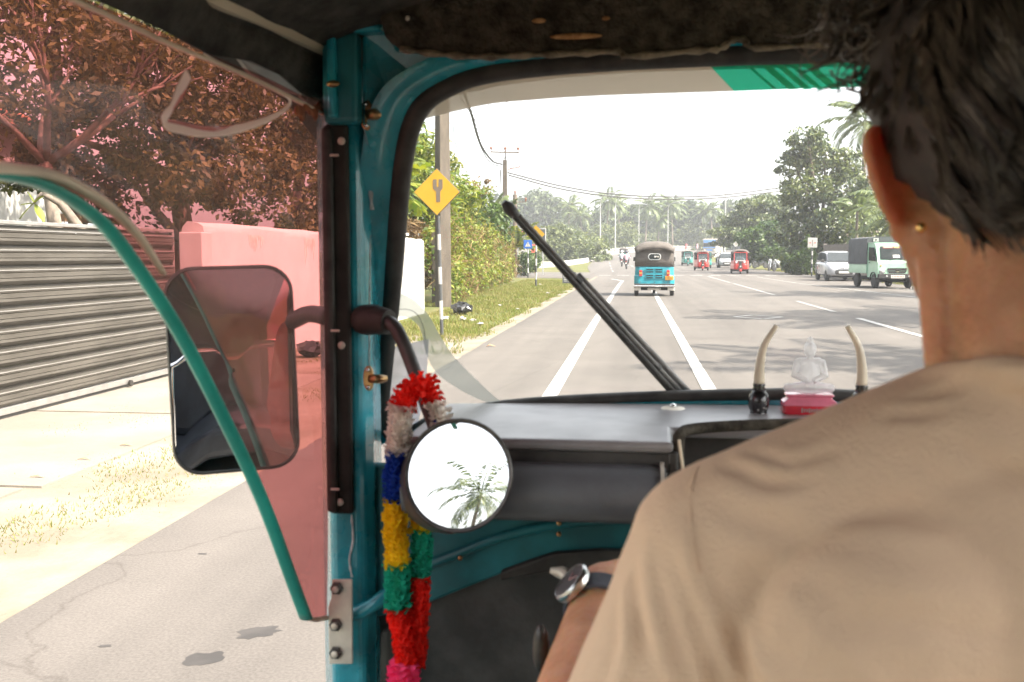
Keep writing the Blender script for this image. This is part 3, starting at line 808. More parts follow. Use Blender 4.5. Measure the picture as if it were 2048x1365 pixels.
# ------------------------------------------------------------------ frangipani tree leaning over the gate
ft = thing('frangipani_tree', 'frangipani tree with bare curling branches and oval leaves above the gate', 'tree', (-5.9, 9.9, 0))
fb = Vector((-5.9, 9.9, 0)); rr = random.Random(21); mb = MB(); ends = []
k1 = at(170, 470, 9.75) - fb; k2 = at(120, 405, 9.55) - fb; k3 = at(85, 388, 9.45) - fb
mb.tube([(0, 0, -0.05), (0.05, -0.02, 0.7), k1, k2, k3], [0.10, 0.085, 0.055, 0.045, 0.025], 10)
mb.tube([(0.05, -0.02, 0.7), (-0.35, 0.3, 1.6), (-0.4, 0.25, 2.3)], [0.09, 0.075, 0.06], 9)
for d in ((0.5, -0.5, 0.7), (-0.2, -0.8, 0.6), (0.5, 0.7, 0.6), (-0.5, 0.3, 0.8), (0.9, 0.1, 0.5)):
    branchy(mb, rr, (-0.4, 0.25, 2.25), d, 0.95, 0.045, 2, 3, 0.75, ends)
mb.build('trunk', 'bark_pale', ft, smooth=180)
lf = MB()
for i in range(7):
    pass
lw_ = [0.0, 0.55, 0.9, 1.0, 0.85, 0.5, 0.03]
lf.loft([[Vector((0.16 * i / 6, -0.032 * lw_[i], 0.008 - 0.02 * (i / 6) ** 2)), Vector((0.16 * i / 6, 0, -0.02 * (i / 6) ** 2)), Vector((0.16 * i / 6, 0.032 * lw_[i], 0.008 - 0.02 * (i / 6) ** 2))] for i in range(7)], False, False)
lob = lf.build('leaf', 'leaf_lime', ft, smooth=180)
lme = lob.data
bpy.data.objects.remove(lob)
lme2 = lme.copy(); lme2.materials.clear(); lme2.materials.append(MATS['leaf_olive'])
def put_leaf(p, d, me, s, rr):
    o = bpy.data.objects.new('leaf', me); C.objects.link(o); o.parent = ft
    o.location = p
    d = Vector(d).normalized()
    o.rotation_mode = 'QUATERNION'
    o.rotation_quaternion = d.to_track_quat('X', 'Z') @ Euler((rr.uniform(-.6, .6), 0, 0)).to_quaternion()
    o.scale = (s, s, s)
tip = at(68, 408, 9.45) - fb
MB().tube([k3, (k3 + tip) / 2 + Vector((0, 0, 0.02)), tip], [0.022, 0.014, 0.01], 7).build('twig', 'bark_pale', ft, smooth=180)
for px, py in ((40, 432), (58, 386), (88, 440), (84, 392), (46, 408)):
    q = at(px, py, 9.42) - fb
    put_leaf(tip, (q - tip), lme, max(0.8, (q - tip).length / 0.16 * 1.15), rr)
nleaf = 0
for p, d in ends:
    for k in range(5):
        if nleaf >= 260:
            break
        dd = (d * 0.5 + Vector((rr.uniform(-1, 1), rr.uniform(-1, 1), rr.uniform(-0.4, 0.8)))).normalized()
        put_leaf(p + d * rr.uniform(-.1, .02), dd, lme2, rr.uniform(0.8, 1.5), rr); nleaf += 1
rng = np.random.default_rng(22)
V = leaf_cloud(rng, [(0.1, -0.6, 3.1, 0.9, 1.2, 0.55), (0.3, 0.9, 3.3, 0.9, 1.1, 0.6), (-0.6, 0.2, 3.9, 1.1, 1.6, 0.6), (-1.2, 1.6, 3.2, 1, 1, .6)], 5200, 0.105, aspect=0.42, clumps=16, csize=0.25)
o = obj('foliage', np_mesh('foliage', V, 4), 'leaf_olive', ft); o['kind'] = 'stuff'

# trees crowding over the white wall
tree('leafy_tree', 'dense brownish green tree hanging over the white wall', (-6.3, 13.6, 0), 5.2,
     [(-0.3, -0.9, 2.2, 0.8, 0.8, 0.7), (-0.6, -2.0, 2.7, 0.9, 0.9, 0.8), (0.0, -1.6, 3.4, 0.9, 1.0, 0.7), (0.5, -1.1, 2.6, 0.9, 1.2, 0.8), (0.55, 0.6, 2.5, 0.9, 1.3, 0.8), (0.2, -0.6, 3.7, 1.2, 1.5, 0.8), (0.1, 1.2, 3.8, 1.2, 1.6, 0.9), (-0.6, 0.2, 4.8, 1.5, 1.9, 0.8)], 'leaf_olive', 26000, 0.105, 31, clumps=13, csize=0.3)
tree('leafy_tree', 'broad olive green tree behind the middle of the white wall', (-6.6, 18.5, 0), 5.5,
     [(0.9, -1.6, 2.3, 0.9, 1.4, 0.7), (0.9, 0.8, 2.2, 0.8, 1.5, 0.7), (0.3, -0.8, 3.6, 1.2, 1.7, 0.9), (0.2, 1.5, 3.5, 1.2, 1.7, 0.9), (-0.2, 0, 5.0, 1.6, 2.2, 0.9)], 'leaf_olive', 18000, 0.125, 32, clumps=13, csize=0.3)
tree('leafy_tree', 'tall shading tree high above the slat screen', (-9.0, 15.5, 0), 8,
     [(0.3, -2.0, 5.4, 1.6, 2.0, 1.0), (0.6, 1.0, 5.6, 1.8, 2.2, 1.1), (-0.2, -0.5, 7.0, 2.0, 2.5, 1.0), (0.2, -3.5, 6.4, 1.5, 1.6, .9)], 'leaf_olive', 14000, 0.15, 33, clumps=12, csize=0.3)

# ------------------------------------------------------------------ vegetation between the wall and the bridge, left side
mb_b = [(0, 0, 2.2, 1.5, 1.6, 1.3), (-0.8, 0.8, 3.6, 1.4, 1.5, 1.2), (0.6, 1.0, 3.1, 1.2, 1.5, 1.0), (-1.4, -0.6, 2.9, 1.2, 1.4, 1.2), (-0.3, 0.3, 4.6, 1.0, 1.1, 0.8)]
tree('bamboo_thicket', 'feathery lime green bamboo thicket beside the windscreen frame', px_base(828, 29), 5.5, mb_b, 'leaf_lime', 9000, 0.30, 41, aspect=0.2, clumps=16, csize=0.34, trunk_r=0.07, cat='shrub')
tree('roadside_tree', 'yellow green tree rising behind the yellow diamond sign', px_base(880, 37), 5.5,
     [(0, 0, 3.0, 1.6, 1.6, 1.2), (-1.6, 0.5, 3.6, 1.4, 1.4, 1.1), (0.9, 0.4, 2.3, 1.2, 1.3, 1.0), (-0.6, 0.6, 4.6, 1.3, 1.3, 0.8), (-1.8, 0.4, 5.0, 1.1, 1.0, 0.7)], 'leaf_yellow', 8000, 0.20, 42, clumps=16, csize=0.3)
tree('spindly_tree', 'thin sparse straw coloured tree against the sky left of the power pole', px_base(935, 46), 5.6,
     [(0, 0, 4.3, 1.0, 1.0, 0.5), (-0.9, 0.2, 4.9, 0.7, 0.8, 0.4), (0.8, 0.1, 4.5, 0.6, 0.7, 0.45)], 'leaf_dry', 1000, 0.16, 43, clumps=10, csize=0.3, trunk_r=0.06, bark='bark_pale')
tree('roadside_bush', 'deep green leafy bush above the overgrown fence', px_base(945, 44), 3.8,
     [(0, 0, 2.2, 1.5, 1.3, 1.0), (0.9, 0.6, 2.7, 1.0, 1.2, 0.9), (-1.0, 0.4, 2.7, 1.0, 1.1, 0.9)], 'leaf_mid', 6000, 0.2, 44, clumps=16, csize=0.3, cat='shrub')
tree('brush_heap', 'heap of dry brown brushwood above the end of the white wall', px_base(806, 27, 0), 2.6,
     [(0, 0, 1.5, 1.0, 0.9, 0.7), (0.5, 0.4, 1.1, 0.7, 0.8, 0.7), (-0.4, 0.1, 2.0, 0.8, 0.7, 0.4)], 'leaf_dry', 3500, 0.34, 45, aspect=0.09, clumps=14, csize=0.4, trunk_r=0.05, cat='brushwood')
hd = thing('overgrown_fence', 'fence overgrown with lime green creepers along the left roadside', 'fence', (-5.0, 26, 0))
rng = np.random.default_rng(46); bl = []
P0, P1 = Vector((0.0, 0, 0)), Vector((-1.35, 25, 0))
for k in range(30):
    c = P0.lerp(P1, k / 29)
    bl.append((c.x + rng.uniform(-.12, .12), c.y, 0.65, 0.42, 0.9, 0.75))
    bl.append((c.x - 0.1 + rng.uniform(-.15, .15), c.y, 1.55 + rng.uniform(-.15, .35), 0.42, 0.85, 0.55 + rng.uniform(0, .25)))
o = obj('creeper', np_mesh('creeper', leaf_cloud(rng, bl, 17000, 0.13, aspect=0.55, clumps=6, csize=0.45, inner=0.5), 4), 'leaf_lime', hd); o['kind'] = 'stuff'
o = obj('dry_stems', np_mesh('dry_stems', leaf_cloud(rng, [(b[0] + .18, b[1], b[2], b[3], b[4], b[5]) for b in bl], 3500, 0.36, aspect=0.06, clumps=6, csize=0.45, inner=0.6, up=0.0), 4), 'leaf_dry', hd); o['kind'] = 'stuff'
for k in range(10):
    c = P0.lerp(P1, k / 9)
    MB().box((c.x - 0.25, c.y, 0.95), (0.12, 0.12, 1.9)).build('post', 'concrete_pole', hd, bevel=0.01)
tree('round_bush', 'rounded green bush at the far end of the overgrown fence', px_base(1048, 62), 1.8,
     [(0, 0, 0.7, 0.9, 1.2, 0.7), (0.4, 0.6, 0.9, 0.7, 1.0, 0.6)], 'leaf_mid', 3000, 0.16, 47, clumps=14, csize=0.35, trunk_r=0.05, cat='shrub')
bp_ = palm_crown(48, nf=9, L=2.6, lw=0.14, ll=0.8, lo=0.75, hi=1.5, droop=0.7, nl=22)
palm('young_palm', 'young palm with stiff upright fronds beside the power pole', px_base(975, 52), 2.2, bp_, 'leaf_palm', r=0.12, nuts=False)
bp2 = palm_crown(49, nf=10, L=2.4, lw=0.12, ll=0.7, lo=0.1, hi=1.3, droop=1.1, nl=22)
palm('young_palm', 'yellowish young palm low behind the overgrown fence', px_base(1030, 60), 1.6, bp2, 'leaf_yellow', r=0.12, nuts=False)
bp3 = palm_crown(50, nf=12, L=2.2, lw=0.09, ll=0.6, lo=0.2, hi=1.2, droop=1.2, nl=22)
palm('young_palm', 'lime green palm showing beside the black windscreen rubber', px_base(790, 24, 0) + Vector((-0.8, 0, 0)), 2.6, bp3, 'leaf_lime', r=0.1, nuts=False)

# ------------------------------------------------------------------ far wood and palms
rng = np.random.default_rng(60); bl = []
for px in range(1000, 1520, 11):          # back row
    Y = 262 + rng.uniform(-8, 14)
    top = {0: 415, 1: 405}.get(int(px / 16) % 2) + rng.uniform(-8, 14) - (22 if px < 1110 else 0) + (12 if 1120 < px < 1200 else 0)
    b = px_base(px, Y); zt = z_at(top, Y)
    bl.append((b.x, b.y, zt - 4.2, 4.2, 4, 4.2)); bl.append((b.x + rng.uniform(-2, 2), b.y, zt - 9.5, 4.5, 4, 4.5))
V = leaf_cloud(rng, bl, 70000, 1.25, aspect=0.6, clumps=14, csize=0.3)
o = obj('far_wood', np_mesh('far_wood', V, 4), 'leaf_far'); o['kind'] = 'stuff'; tag(o, 'hazy wood of dark crowns behind the bridge', 'wood')
bl = []
for px in list(range(1115, 1275, 20)) + list(range(1280, 1420, 22)):       # pale scrub along the bridge
    Y = 236 + rng.uniform(-6, 6) + (14 if px > 1270 else -30)
    top = 452 + rng.uniform(-10, 14) - (6 if px < 1240 else 0)
    b = px_base(px, Y); zt = z_at(top, Y)
    for zc in (zt - 2.6, zt - 6.0):
        bl.append((b.x + rng.uniform(-1, 1), b.y, zc, 2.9, 2.6, 2.7))
for px in range(1082, 1200, 13):
    Y = 138 + rng.uniform(-8, 10); b = px_base(px, Y); zt = z_at(470 + rng.uniform(-22, 10) + (14 if px > 1170 else 0), Y)
    for zc in (zt - 1.4, zt - 3.2):
        bl.append((b.x, b.y, zc, 1.6, 1.5, 1.6))
V = leaf_cloud(rng, bl, 44000, 0.5, aspect=0.6, clumps=14, csize=0.3)
pbr('leaf_scrub', (0.125, 0.142, 0.046), rough=0.6, col2=(0.05, 0.07, 0.025), island=True, vscale=0.08, trans=0.3)
o = obj('scrub', np_mesh('scrub', V, 4), 'leaf_scrub'); o['kind'] = 'stuff'; tag(o, 'paler green scrub trees along the bridge parapet', 'scrub')
fp = [palm_crown(70 + k, nf=22, L=4.2, lw=0.16, ll=1.05, lo=-0.7, hi=1.2, droop=1.4, nl=20) for k in range(3)]
for i, (px, ty, Y, s, lab) in enumerate((
        (1212, 402, 222, 1.15, 'tallest coconut palm, its full crown beside the first lamp post'),
        (1240, 412, 226, 0.85, 'smaller coconut palm just right of the tallest one'),
        (1290, 412, 232, 1.1, 'coconut palm standing above the grey roof of the teal rickshaw'),
        (1345, 412, 238, 1.1, 'coconut palm right of the rickshaw roof, near the fourth lamp post'),
        (1135, 412, 236, 1.05, 'coconut palm above the wood left of the lamp posts'),
        (1424, 420, 246, 1.0, 'coconut palm half hidden behind the dark spreading tree'),
        (1400, 426, 246, 0.9, 'low coconut palm just left of the dark spreading tree'),
        (1165, 432, 230, 1.0, 'low coconut palm sunk in the wood left of the first lamp post'),
        (1315, 440, 236, 0.9, 'low leaning palm among the scrub right of the teal rickshaw'))):
    b = px_base(px, Y); zt = z_at(ty, Y) - b.z
    palm('coconut_palm', lab, b, zt, fp[i % 3], 'leaf_palm', lean=(0.6 * (-1) ** i, 0), r=0.2, rz=i * 1.3, sc_=s, group='coconut palms above the far wood', nuts=False)

# ------------------------------------------------------------------ right-hand trees
def px_tree(name, label, px, Y, mat, n, size, seed, shape, **kw):
    """shape: list of (px, py, r_px_x, r_px_y) read off the photograph at depth Y"""
    b = px_base(px, Y); k = Y / F
    cr = []
    for j, (qx, qy, rx, ry) in enumerate(shape):
        p = at(qx, qy, Y)
        cr.append((p.x - b.x, (j % 3 - 1) * rx * k * 0.5, p.z - b.z, rx * k, rx * k * 0.9, ry * k))
    return tree(name, label, b, 8, cr, mat, n, size, seed, **kw)
px_tree('broadleaf_tree', 'tall dark broadleaf tree with big leaves in front of the block wall', 1640, 72, 'leaf_dark', 23000, 0.29, 81,
        [(1612, 285, 45, 30), (1590, 330, 40, 30), (1655, 325, 55, 35), (1610, 385, 50, 35), (1690, 385, 55, 40), (1600, 440, 45, 32), (1660, 450, 60, 38), (1620, 500, 40, 40), (1720, 420, 40, 40), (1580, 385, 28, 26), (1735, 470, 30, 30), (1700, 330, 34, 30), (1570, 470, 26, 26)],
        clumps=15, csize=0.3, aspect=0.55, trunk_r=0.3, trunk_h=3.2)
px_tree('spreading_tree', 'dark tree with flat spreading layers reaching over the oncoming cars', 1530, 118, 'leaf_dark', 13000, 0.42, 82,
        [(1460, 465, 42, 14), (1500, 440, 50, 20), (1540, 410, 45, 24), (1500, 412, 35, 14), (1560, 450, 35, 30), (1470, 440, 36, 14), (1450, 486, 26, 9)],
        clumps=15, csize=0.3, trunk_r=0.35, trunk_h=4.0)
px_tree('spreading_tree', 'mid green bushy tree right above the parked motorbikes', 1545, 92, 'leaf_mid', 11000, 0.34, 83,
        [(1505, 480, 32, 26), (1545, 470, 42, 28), (1580, 490, 35, 30), (1530, 505, 38, 20), (1495, 510, 18, 16)], clumps=15, csize=0.32, trunk_r=0.25, trunk_h=2.2)
px_tree('hedge_bush', 'dark creeper covered bush below the white signboard', 1600, 68, 'leaf_mid', 6000, 0.22, 84,
        [(1600, 525, 24, 24), (1582, 530, 18, 20), (1616, 510, 16, 34)], clumps=14, csize=0.35, trunk_r=0.1, trunk_h=0.6, cat='shrub')
px_tree('hedge_bush', 'bright green round bush beside the parked motorbikes', 1572, 74, 'leaf_lime', 1800, 0.2, 85, [(1572, 520, 12, 11)], clumps=14, csize=0.35, trunk_r=0.06, trunk_h=0.5, cat='shrub')
px_tree('leafy_tree', 'yellow green tree behind the covered truck, close to the ear', 1755, 78, 'leaf_lime', 5000, 0.28, 86,
        [(1745, 400, 32, 30), (1770, 440, 36, 34), (1735, 450, 22, 18)], clumps=14, csize=0.32, trunk_r=0.16)
np_ = palm_crown(90, nf=20, L=3.6, lw=0.08, ll=0.9, lo=-0.6, hi=1.2, droop=1.5, nl=26)
b = px_base(1722, 76); palm('coconut_palm', 'tall palm whose drooping fronds show beside the dark hair', b, z_at(248, 76), np_, 'leaf_palm', r=0.17)
b = px_base(1712, 66); bp4 = palm_crown(51, nf=11, L=2.0, lw=0.10, ll=0.6, lo=0.0, hi=1.2, droop=1.3, nl=22)
palm('areca_palm', 'small fan of palm fronds over the house roof', b, z_at(425, 66), bp4, 'leaf_palm', r=0.1, nuts=False)
b = px_base(1800, 60); palm('areca_palm', 'palm fronds behind the grey truck cover', b, z_at(440, 60), np_, 'leaf_palm', r=0.12, nuts=False, rz=1.0)
for i, (x, y, lab) in enumerate(((21.5, 27, 'leafy tree behind the right kerb palms, nearest beside us'), (22.5, 37, 'leafy tree behind the right kerb, second along from us'), (20.5, 47, 'leafy tree behind the block wall, right of the truck'))):
    tree('leafy_tree', lab, (x, y, 0), 7, [(0, 0, 3.0, 2.4, 2.6, 1.8), (-1.2, 1.0, 4.6, 2.0, 2.2, 1.5), (1.0, -0.8, 4.9, 2.0, 2.2, 1.4), (0, 0.4, 6.2, 1.6, 1.8, 1.0), (0.4, 2.6, 2.6, 1.8, 1.8, 1.6)], 'leaf_mid', 4500, 0.34, 95 + i, clumps=14, csize=0.32, trunk_r=0.2, group='trees behind the right kerb')
# palms along the right kerb beside us: their shadows cross the road (seen in the round mirror and as shade)
for i, (x, y, z, lab) in enumerate(((10.3, 17.6, 8.6, 'coconut palm on the right kerb, nearest to the driver'), (13.4, 19.4, 9.0, 'coconut palm set back from the right kerb beside the driver'),
                                    (13.2, 30.3, 9.2, 'coconut palm on the right kerb before the parked truck'), (9.4, 9.0, 8.0, 'coconut palm on the right kerb level with the rickshaw nose'))):
    palm('coconut_palm', lab, Vector((x + 2.2, y, 0)), z, np_, 'leaf_palm', lean=(-0.8, 0.3), r=0.16, rz=i * 0.8, sc_=1.1, group='palms along the right kerb')
pm2 = palm_crown(91, nf=22, L=3.6, lw=0.05, ll=0.85, lo=-0.8, hi=1.2, droop=1.6, nl=30)
palm('coconut_palm', 'coconut palm behind us on the left, reflected in the round mirror', Vector((-10.25, -23.5, 0)), 6.8, pm2, 'leaf_dark', lean=(0.6, 0.3), r=0.17, sc_=1.25)

# ================================================================== STREET THINGS
def banded_post(t, x, y, z1, r, nb, first_black=True, z0=0.0):
    """round post painted in black and white bands, each band a part"""
    for k in range(nb):
        a, b = z0 + (z1 - z0) * k / nb, z0 + (z1 - z0) * (k + 1) / nb
        MB().lathe([(r, a), (r, b)], 12, Matrix.Translation((x, y, 0))).build('band', 'post_black' if (k % 2 == 0) == first_black else 'sign_white', t, smooth=40)
def diamond(c, hd, t=0.012):
    return MB().solid([c + Vector((0, 0, hd)), c + Vector((hd, 0, 0)), c + Vector((0, 0, -hd)), c + Vector((-hd, 0, 0))], (0, t, 0))
# yellow merge sign
b = gnd(884, 672)
ys_ = thing('warning_sign', 'yellow diamond warning sign with a forked road symbol on a banded post', 'road sign', b)
c = at(875, 385, b.y) - b; hd_ = 47.5 * b.y / F
tilt = Vector((c.x, 0, 0))
diamond(Vector((c.x, -0.045, c.z)), hd_).build('border', 'sign_dark', ys_, bevel=0.004)
diamond(Vector((c.x, -0.058, c.z)), hd_ * 0.965).build('panel', 'sign_yellow', ys_)
s = hd_ / 47.5
def sp(px, py):
    return Vector(((px - 875) * s + c.x, -0.0625, (385 - py) * s + c.z))
MB().solid([sp(*q) for q in ((874, 405), (882, 405), (882, 384), (887, 378), (887, 360), (879, 360), (879, 374), (877, 376), (875, 374), (875, 360), (867.5, 360), (867.5, 378), (874, 384))], (0, 0.004, 0)).build('symbol', 'sign_dark', ys_)
for k, (y0, y1) in enumerate(((430, 468), (468, 500), (500, 535), (535, 570), (570, 604), (604, 642), (642, 674))):
    za, zb = z_at(y1, b.y), z_at(y0, b.y)
    xo = c.x * (za / c.z)
    MB().tube([(c.x * za / c.z, 0, max(za, -0.02)), (c.x * zb / c.z, 0, zb)], 0.028, 12).build('band', 'post_black' if k % 2 == 0 else 'sign_white', ys_, smooth=40)
# second yellow diamond, mostly behind the wiper
b = gnd(1072, 573)
y2 = thing('warning_sign', 'yellow diamond sign on a banded post seen behind the wiper', 'road sign', b)
c = at(1072, 469, b.y) - b; hd_ = 18 * b.y / F
diamond(Vector((c.x, -0.05, c.z)), hd_).build('panel', 'sign_yellow', y2)
MB().box((c.x, -0.055, c.z - 0.02), (0.09, 0.006, hd_ * 0.9)).build('symbol', 'sign_dark', y2)
banded_post(y2, 0, 0, c.z - hd_ * 0.4, 0.04, 7)
# blue sign with white triangle
b = px_base(1056, 57)
bs = thing('blue_sign', 'square blue road sign with a white warning triangle', 'road sign', b)
c = at(1056, 489, b.y) - b; q = 8.6 * b.y / F
MB().box((c.x, -0.06, c.z), (2 * q, 0.02, 2 * q)).build('panel', 'sign_blue', bs, bevel=0.01)
MB().solid([(c.x - q * 0.68, -0.076, c.z - q * 0.55), (c.x + q * 0.68, -0.076, c.z - q * 0.55), (c.x, -0.076, c.z + q * 0.62)], (0, 0.005, 0)).build('triangle', 'sign_white', bs)
MB().box((c.x, -0.079, c.z + 0.02), (q * 0.14, 0.004, q * 0.4)).build('symbol', 'sign_dark', bs)
MB().box((c.x, -0.079, c.z - q * 0.36), (q * 0.14, 0.004, q * 0.14)).build('symbol', 'sign_dark', bs)
banded_post(bs, 0, 0, c.z - q, 0.045, 6)
# dark billboard
b = px_base(1062, 66)
bb = thing('billboard', 'dark roadside billboard with a red and white emblem in a pale frame', 'billboard', b)
a0, a1 = at(1029, 488, b.y) - b, at(1092, 457, b.y) - b
cx, cz, wx, hz = (a0.x + a1.x) / 2, (a0.z + a1.z) / 2, a1.x - a0.x, a1.z - a0.z
MB().box((cx, 0.02, cz), (wx, 0.08, hz)).build('frame', 'sign_white', bb, bevel=0.01)
MB().box((cx, -0.035, cz), (wx * 0.95, 0.04, hz * 0.88)).build('panel', 'board_dark', bb)
def bp(px, py, y=-0.06):
    p = at(px, py, b.y) - b
    return Vector((p.x, y, p.z))
def disc(c, rx, rz, n=20):
    return [c + Vector((rx * math.cos(2 * math.pi * k / n), 0, rz * math.sin(2 * math.pi * k / n))) for k in range(n)]
MB().solid(disc(bp(1046.5, 466.5), 0.11, 0.13), (0, 0.004, 0)).build('emblem', 'sign_red', bb)
MB().solid(disc(bp(1047, 469, -0.063), 0.07, 0.05), (0, 0.004, 0)).build('emblem', 'sign_white', bb)
mb = MB()
for px, py, ww, hh in ((1044.5, 474, 2.2, 2.2), (1048.5, 472.8, 2.6, 2), (1054, 473, 2.2, 3.2), (1057, 474.3, 1.8, 1.6), (1051.5, 466, 2.4, 2.8), (1050, 477, 15, 0.9), (1046, 480, 3, 1.8), (1051, 480, 3, 1.8), (1056.5, 480, 3, 1.8), (1062, 480, 3, 1.8), (1046, 483.6, 5, 1.0), (1066, 483.4, 6, 1.0)):
    p = bp(px, py, -0.0585); k = b.y / F
    mb.box(p, (ww * k, 0.006, hh * k))
mb.build('lettering', 'sign_white', bb)
for sx in (-0.4, 0.4):
    MB().box((cx + wx * sx, 0.1, (cz - hz / 2) / 2), (0.09, 0.09, cz - hz / 2)).build('leg', 'lamp_steel', bb)
# small poster hoarding under it
b2 = px_base(1058, 70)
ph = thing('poster_hoarding', 'pale red and white poster hoarding below the dark billboard', 'hoarding', b2)
for (x0, x1), mt in (((1041, 1062), 'sign_white'), ((1062, 1072), 'sign_red')):
    a0, a1 = at(x0, 506, b2.y) - b2, at(x1, 489, b2.y) - b2
    MB().box(((a0.x + a1.x) / 2, 0, (a0.z + a1.z) / 2), (a1.x - a0.x - 0.01, 0.06, a1.z - a0.z)).build('panel', mt, ph)
for px in (1043, 1070):
    p = at(px, 506, b2.y) - b2
    MB().box((p.x, 0.05, p.z / 2), (0.07, 0.07, p.z)).build('leg', 'brown_slat', ph)
# small kerbside board
b = gnd(1138, 568)
kb = thing('sandwich_board', 'small black roadside board with white figures low in the grass', 'sign', b)
k = b.y / F
MB().box((0, 0, 0.27), (26 * k, 0.03, 0.5), Euler((R(-8), 0, 0))).build('board', 'board_dark', kb)
mb = MB()
for x, ww in ((-0.19, 0.10), (-0.06, 0.10)):
    for t in range(12):
        a = 2 * math.pi * t / 12
        mb.box((x + 0.045 * math.cos(a), -0.028 - (0.33 + 0.075 * math.sin(a) - 0.27) * -0.14, 0.33 + 0.075 * math.sin(a)), (0.03, 0.006, 0.04))
mb.build('figures', 'sign_white', kb)
mb = MB()
for x, ww in ((-0.17, 0.12), (-0.03, 0.10), (0.12, 0.14)):
    mb.box((x, -0.045, 0.19), (ww, 0.006, 0.045)); mb.box((x + 0.01, -0.055, 0.12), (ww * 0.9, 0.006, 0.03))
mb.build('lettering', 'sign_white', kb)
# ---- concrete utility poles and cables
p1 = px_base(886, 24.6)
up = thing('utility_pole', 'thick square concrete utility pole behind the yellow sign', 'pole', p1, rz=R(38))
mb = MB()
mb.loft([[Vector((sx * w_, sy * w_, z)) for sx, sy in ((-1, -1), (1, -1), (1, 1), (-1, 1))] for w_, z in ((0.155, -0.1), (0.145, 3), (0.12, 9.0))])
mb.build('shaft', 'concrete_pole', up, bevel=0.015)
for z in (0.9, 1.8, 2.7, 3.6, 4.5):
    MB().tube([(0.17, 0, z), (0.15, -0.12, z + 0.02)], 0.012, 6).build('step_iron', 'dark_steel', up)
MB().box((0.155, 0.06, 1.1), (0.05, 0.05, 2.2)).build('conduit', 'galvanised', up)
p2 = px_base(1010, 58)
u2 = thing('power_pole', 'tall power pole with a crossarm and three insulators against the sky', 'pole', p2)
zt = z_at(305, 58); zc = z_at(302, 58)
mb = MB(); mb.loft([[Vector((sx * w_, sy * w_, z)) for sx, sy in ((-1, -1), (1, -1), (1, 1), (-1, 1))] for w_, z in ((0.17, -0.1), (0.15, 3), (0.11, zt - 0.35))]); mb.build('shaft', 'concrete_pole', u2, bevel=0.015)
MB().box((0.02, -0.02, zt - 0.1), (0.07, 0.07, 1.0)).build('extension', 'dark_steel', u2)
MB().box((0.0, -0.06, zc), (1.66, 0.07, 0.07), Euler((0, R(2), 0))).build('crossarm', 'bark', u2)
for sx in (-1, 1):
    MB().tube([(0, -0.06, zc - 0.4), (sx * 0.3, -0.06, zc)], 0.015, 6).build('brace', 'dark_steel', u2)
for x in (-0.8, 0.03, 0.78):
    MB().lathe([(0.02, 0.0), (0.02, 0.1), (0.085, 0.12), (0.06, 0.16), (0.10, 0.20), (0.05, 0.27), (0.02, 0.29)], 12, Matrix.Translation((x, -0.06, zc + 0.03 - x * 0.035))).build('insulator', 'insulator', u2, smooth=60)
mb = MB()
for k in range(8):
    mb.ball((0.25 + 0.09 * k, -0.1, zt - 0.9 + 0.03 * (k % 2) + 0.018 * k), 0.045, 8, 6)
mb.build('strain_insulator', 'insulator', u2, smooth=180)
for k in range(3):
    mb = MB(); mb.tube(catmull([(-0.2 - .03 * k, -0.15, zt - 0.9), (-0.24, -0.18, zt - 2), (-0.12, -0.2, zt - 3.6 + .3 * k)], 5), 0.012, 5); mb.build('down_lead', 'cable', u2)
p3 = px_base(1030, 92)
u3 = thing('power_pole', 'short dark pole with two insulators further down the road', 'pole', p3)
zt3 = z_at(388, 92)
MB().lathe([(0.17, -0.1), (0.2, zt3)], 10).build('shaft', 'bark', u3, smooth=60)
MB().box((0.25, -0.1, zt3 - 0.7), (1.6, 0.08, 0.08)).build('crossarm', 'bark', u3)
for x, z in ((0.0, zt3), (1.0, zt3 - 0.66)):
    MB().lathe([(0.03, 0), (0.1, 0.1), (0.07, 0.2), (0.11, 0.26), (0.03, 0.36)], 10, Matrix.Translation((x, -0.1 if x else 0, z))).build('insulator', 'insulator', u3, smooth=60)
def cable(label, pts, r, k=10, twist=False):
    pts = catmull(pts, k)
    mb = MB()
    if twist:
        for ph in (0, 2.1, 4.2):
            q = []
            for i, p in enumerate(pts):
                q.append(p + Vector((math.cos(i * 1.1 + ph), 0.3 * math.sin(i * 1.1 + ph), math.sin(i * 1.1 + ph))) * r)
            mb.tube(q, r * 0.85, 5)
    else:
        mb.tube(pts, r, 5)
    return tag(mb.build('power_cable', 'cable', smooth=180), label, 'cable')
cable('thick twisted cable sagging from the upper left to the power pole', [at(905, 120, 26), at(942, 225, 36), at(962, 290, 46), at(985, 322, 54), at(1004, 329, 58)], 0.030, 16, True)
cable('thinner cable just below the thick twisted one', [at(938, 215, 38), at(958, 285, 46), at(980, 325, 54), at(1004, 334, 58)], 0.022)
cable('upper of the two cables sagging across the road', [at(1016, 346, 58), at(1120, 372, 64), at(1220, 388, 70), at(1330, 394, 76), at(1440, 391, 82), at(1560, 376, 88)], 0.042)
cable('lower of the two cables sagging across the road', [at(1018, 351, 58), at(1120, 378, 64), at(1220, 393, 70), at(1330, 399, 76), at(1440, 396, 82), at(1560, 383, 88)], 0.042)
cable('hair thin wire high across the sky above the road', [at(1040, 330, 60), at(1200, 358, 70), at(1400, 366, 80), at(1560, 350, 90)], 0.018)
cable('thin wire running up from the left insulator', [at(988, 293, 58), at(950, 240, 42), at(905, 170, 30)], 0.014)
cable('thin wire running up from the middle insulator', [at(1011, 290, 58), at(985, 230, 44), at(945, 130, 30)], 0.015)
cable('thin wire running up from the right insulator', [at(1036, 294, 58), at(1018, 225, 44), at(995, 110, 30)], 0.015)
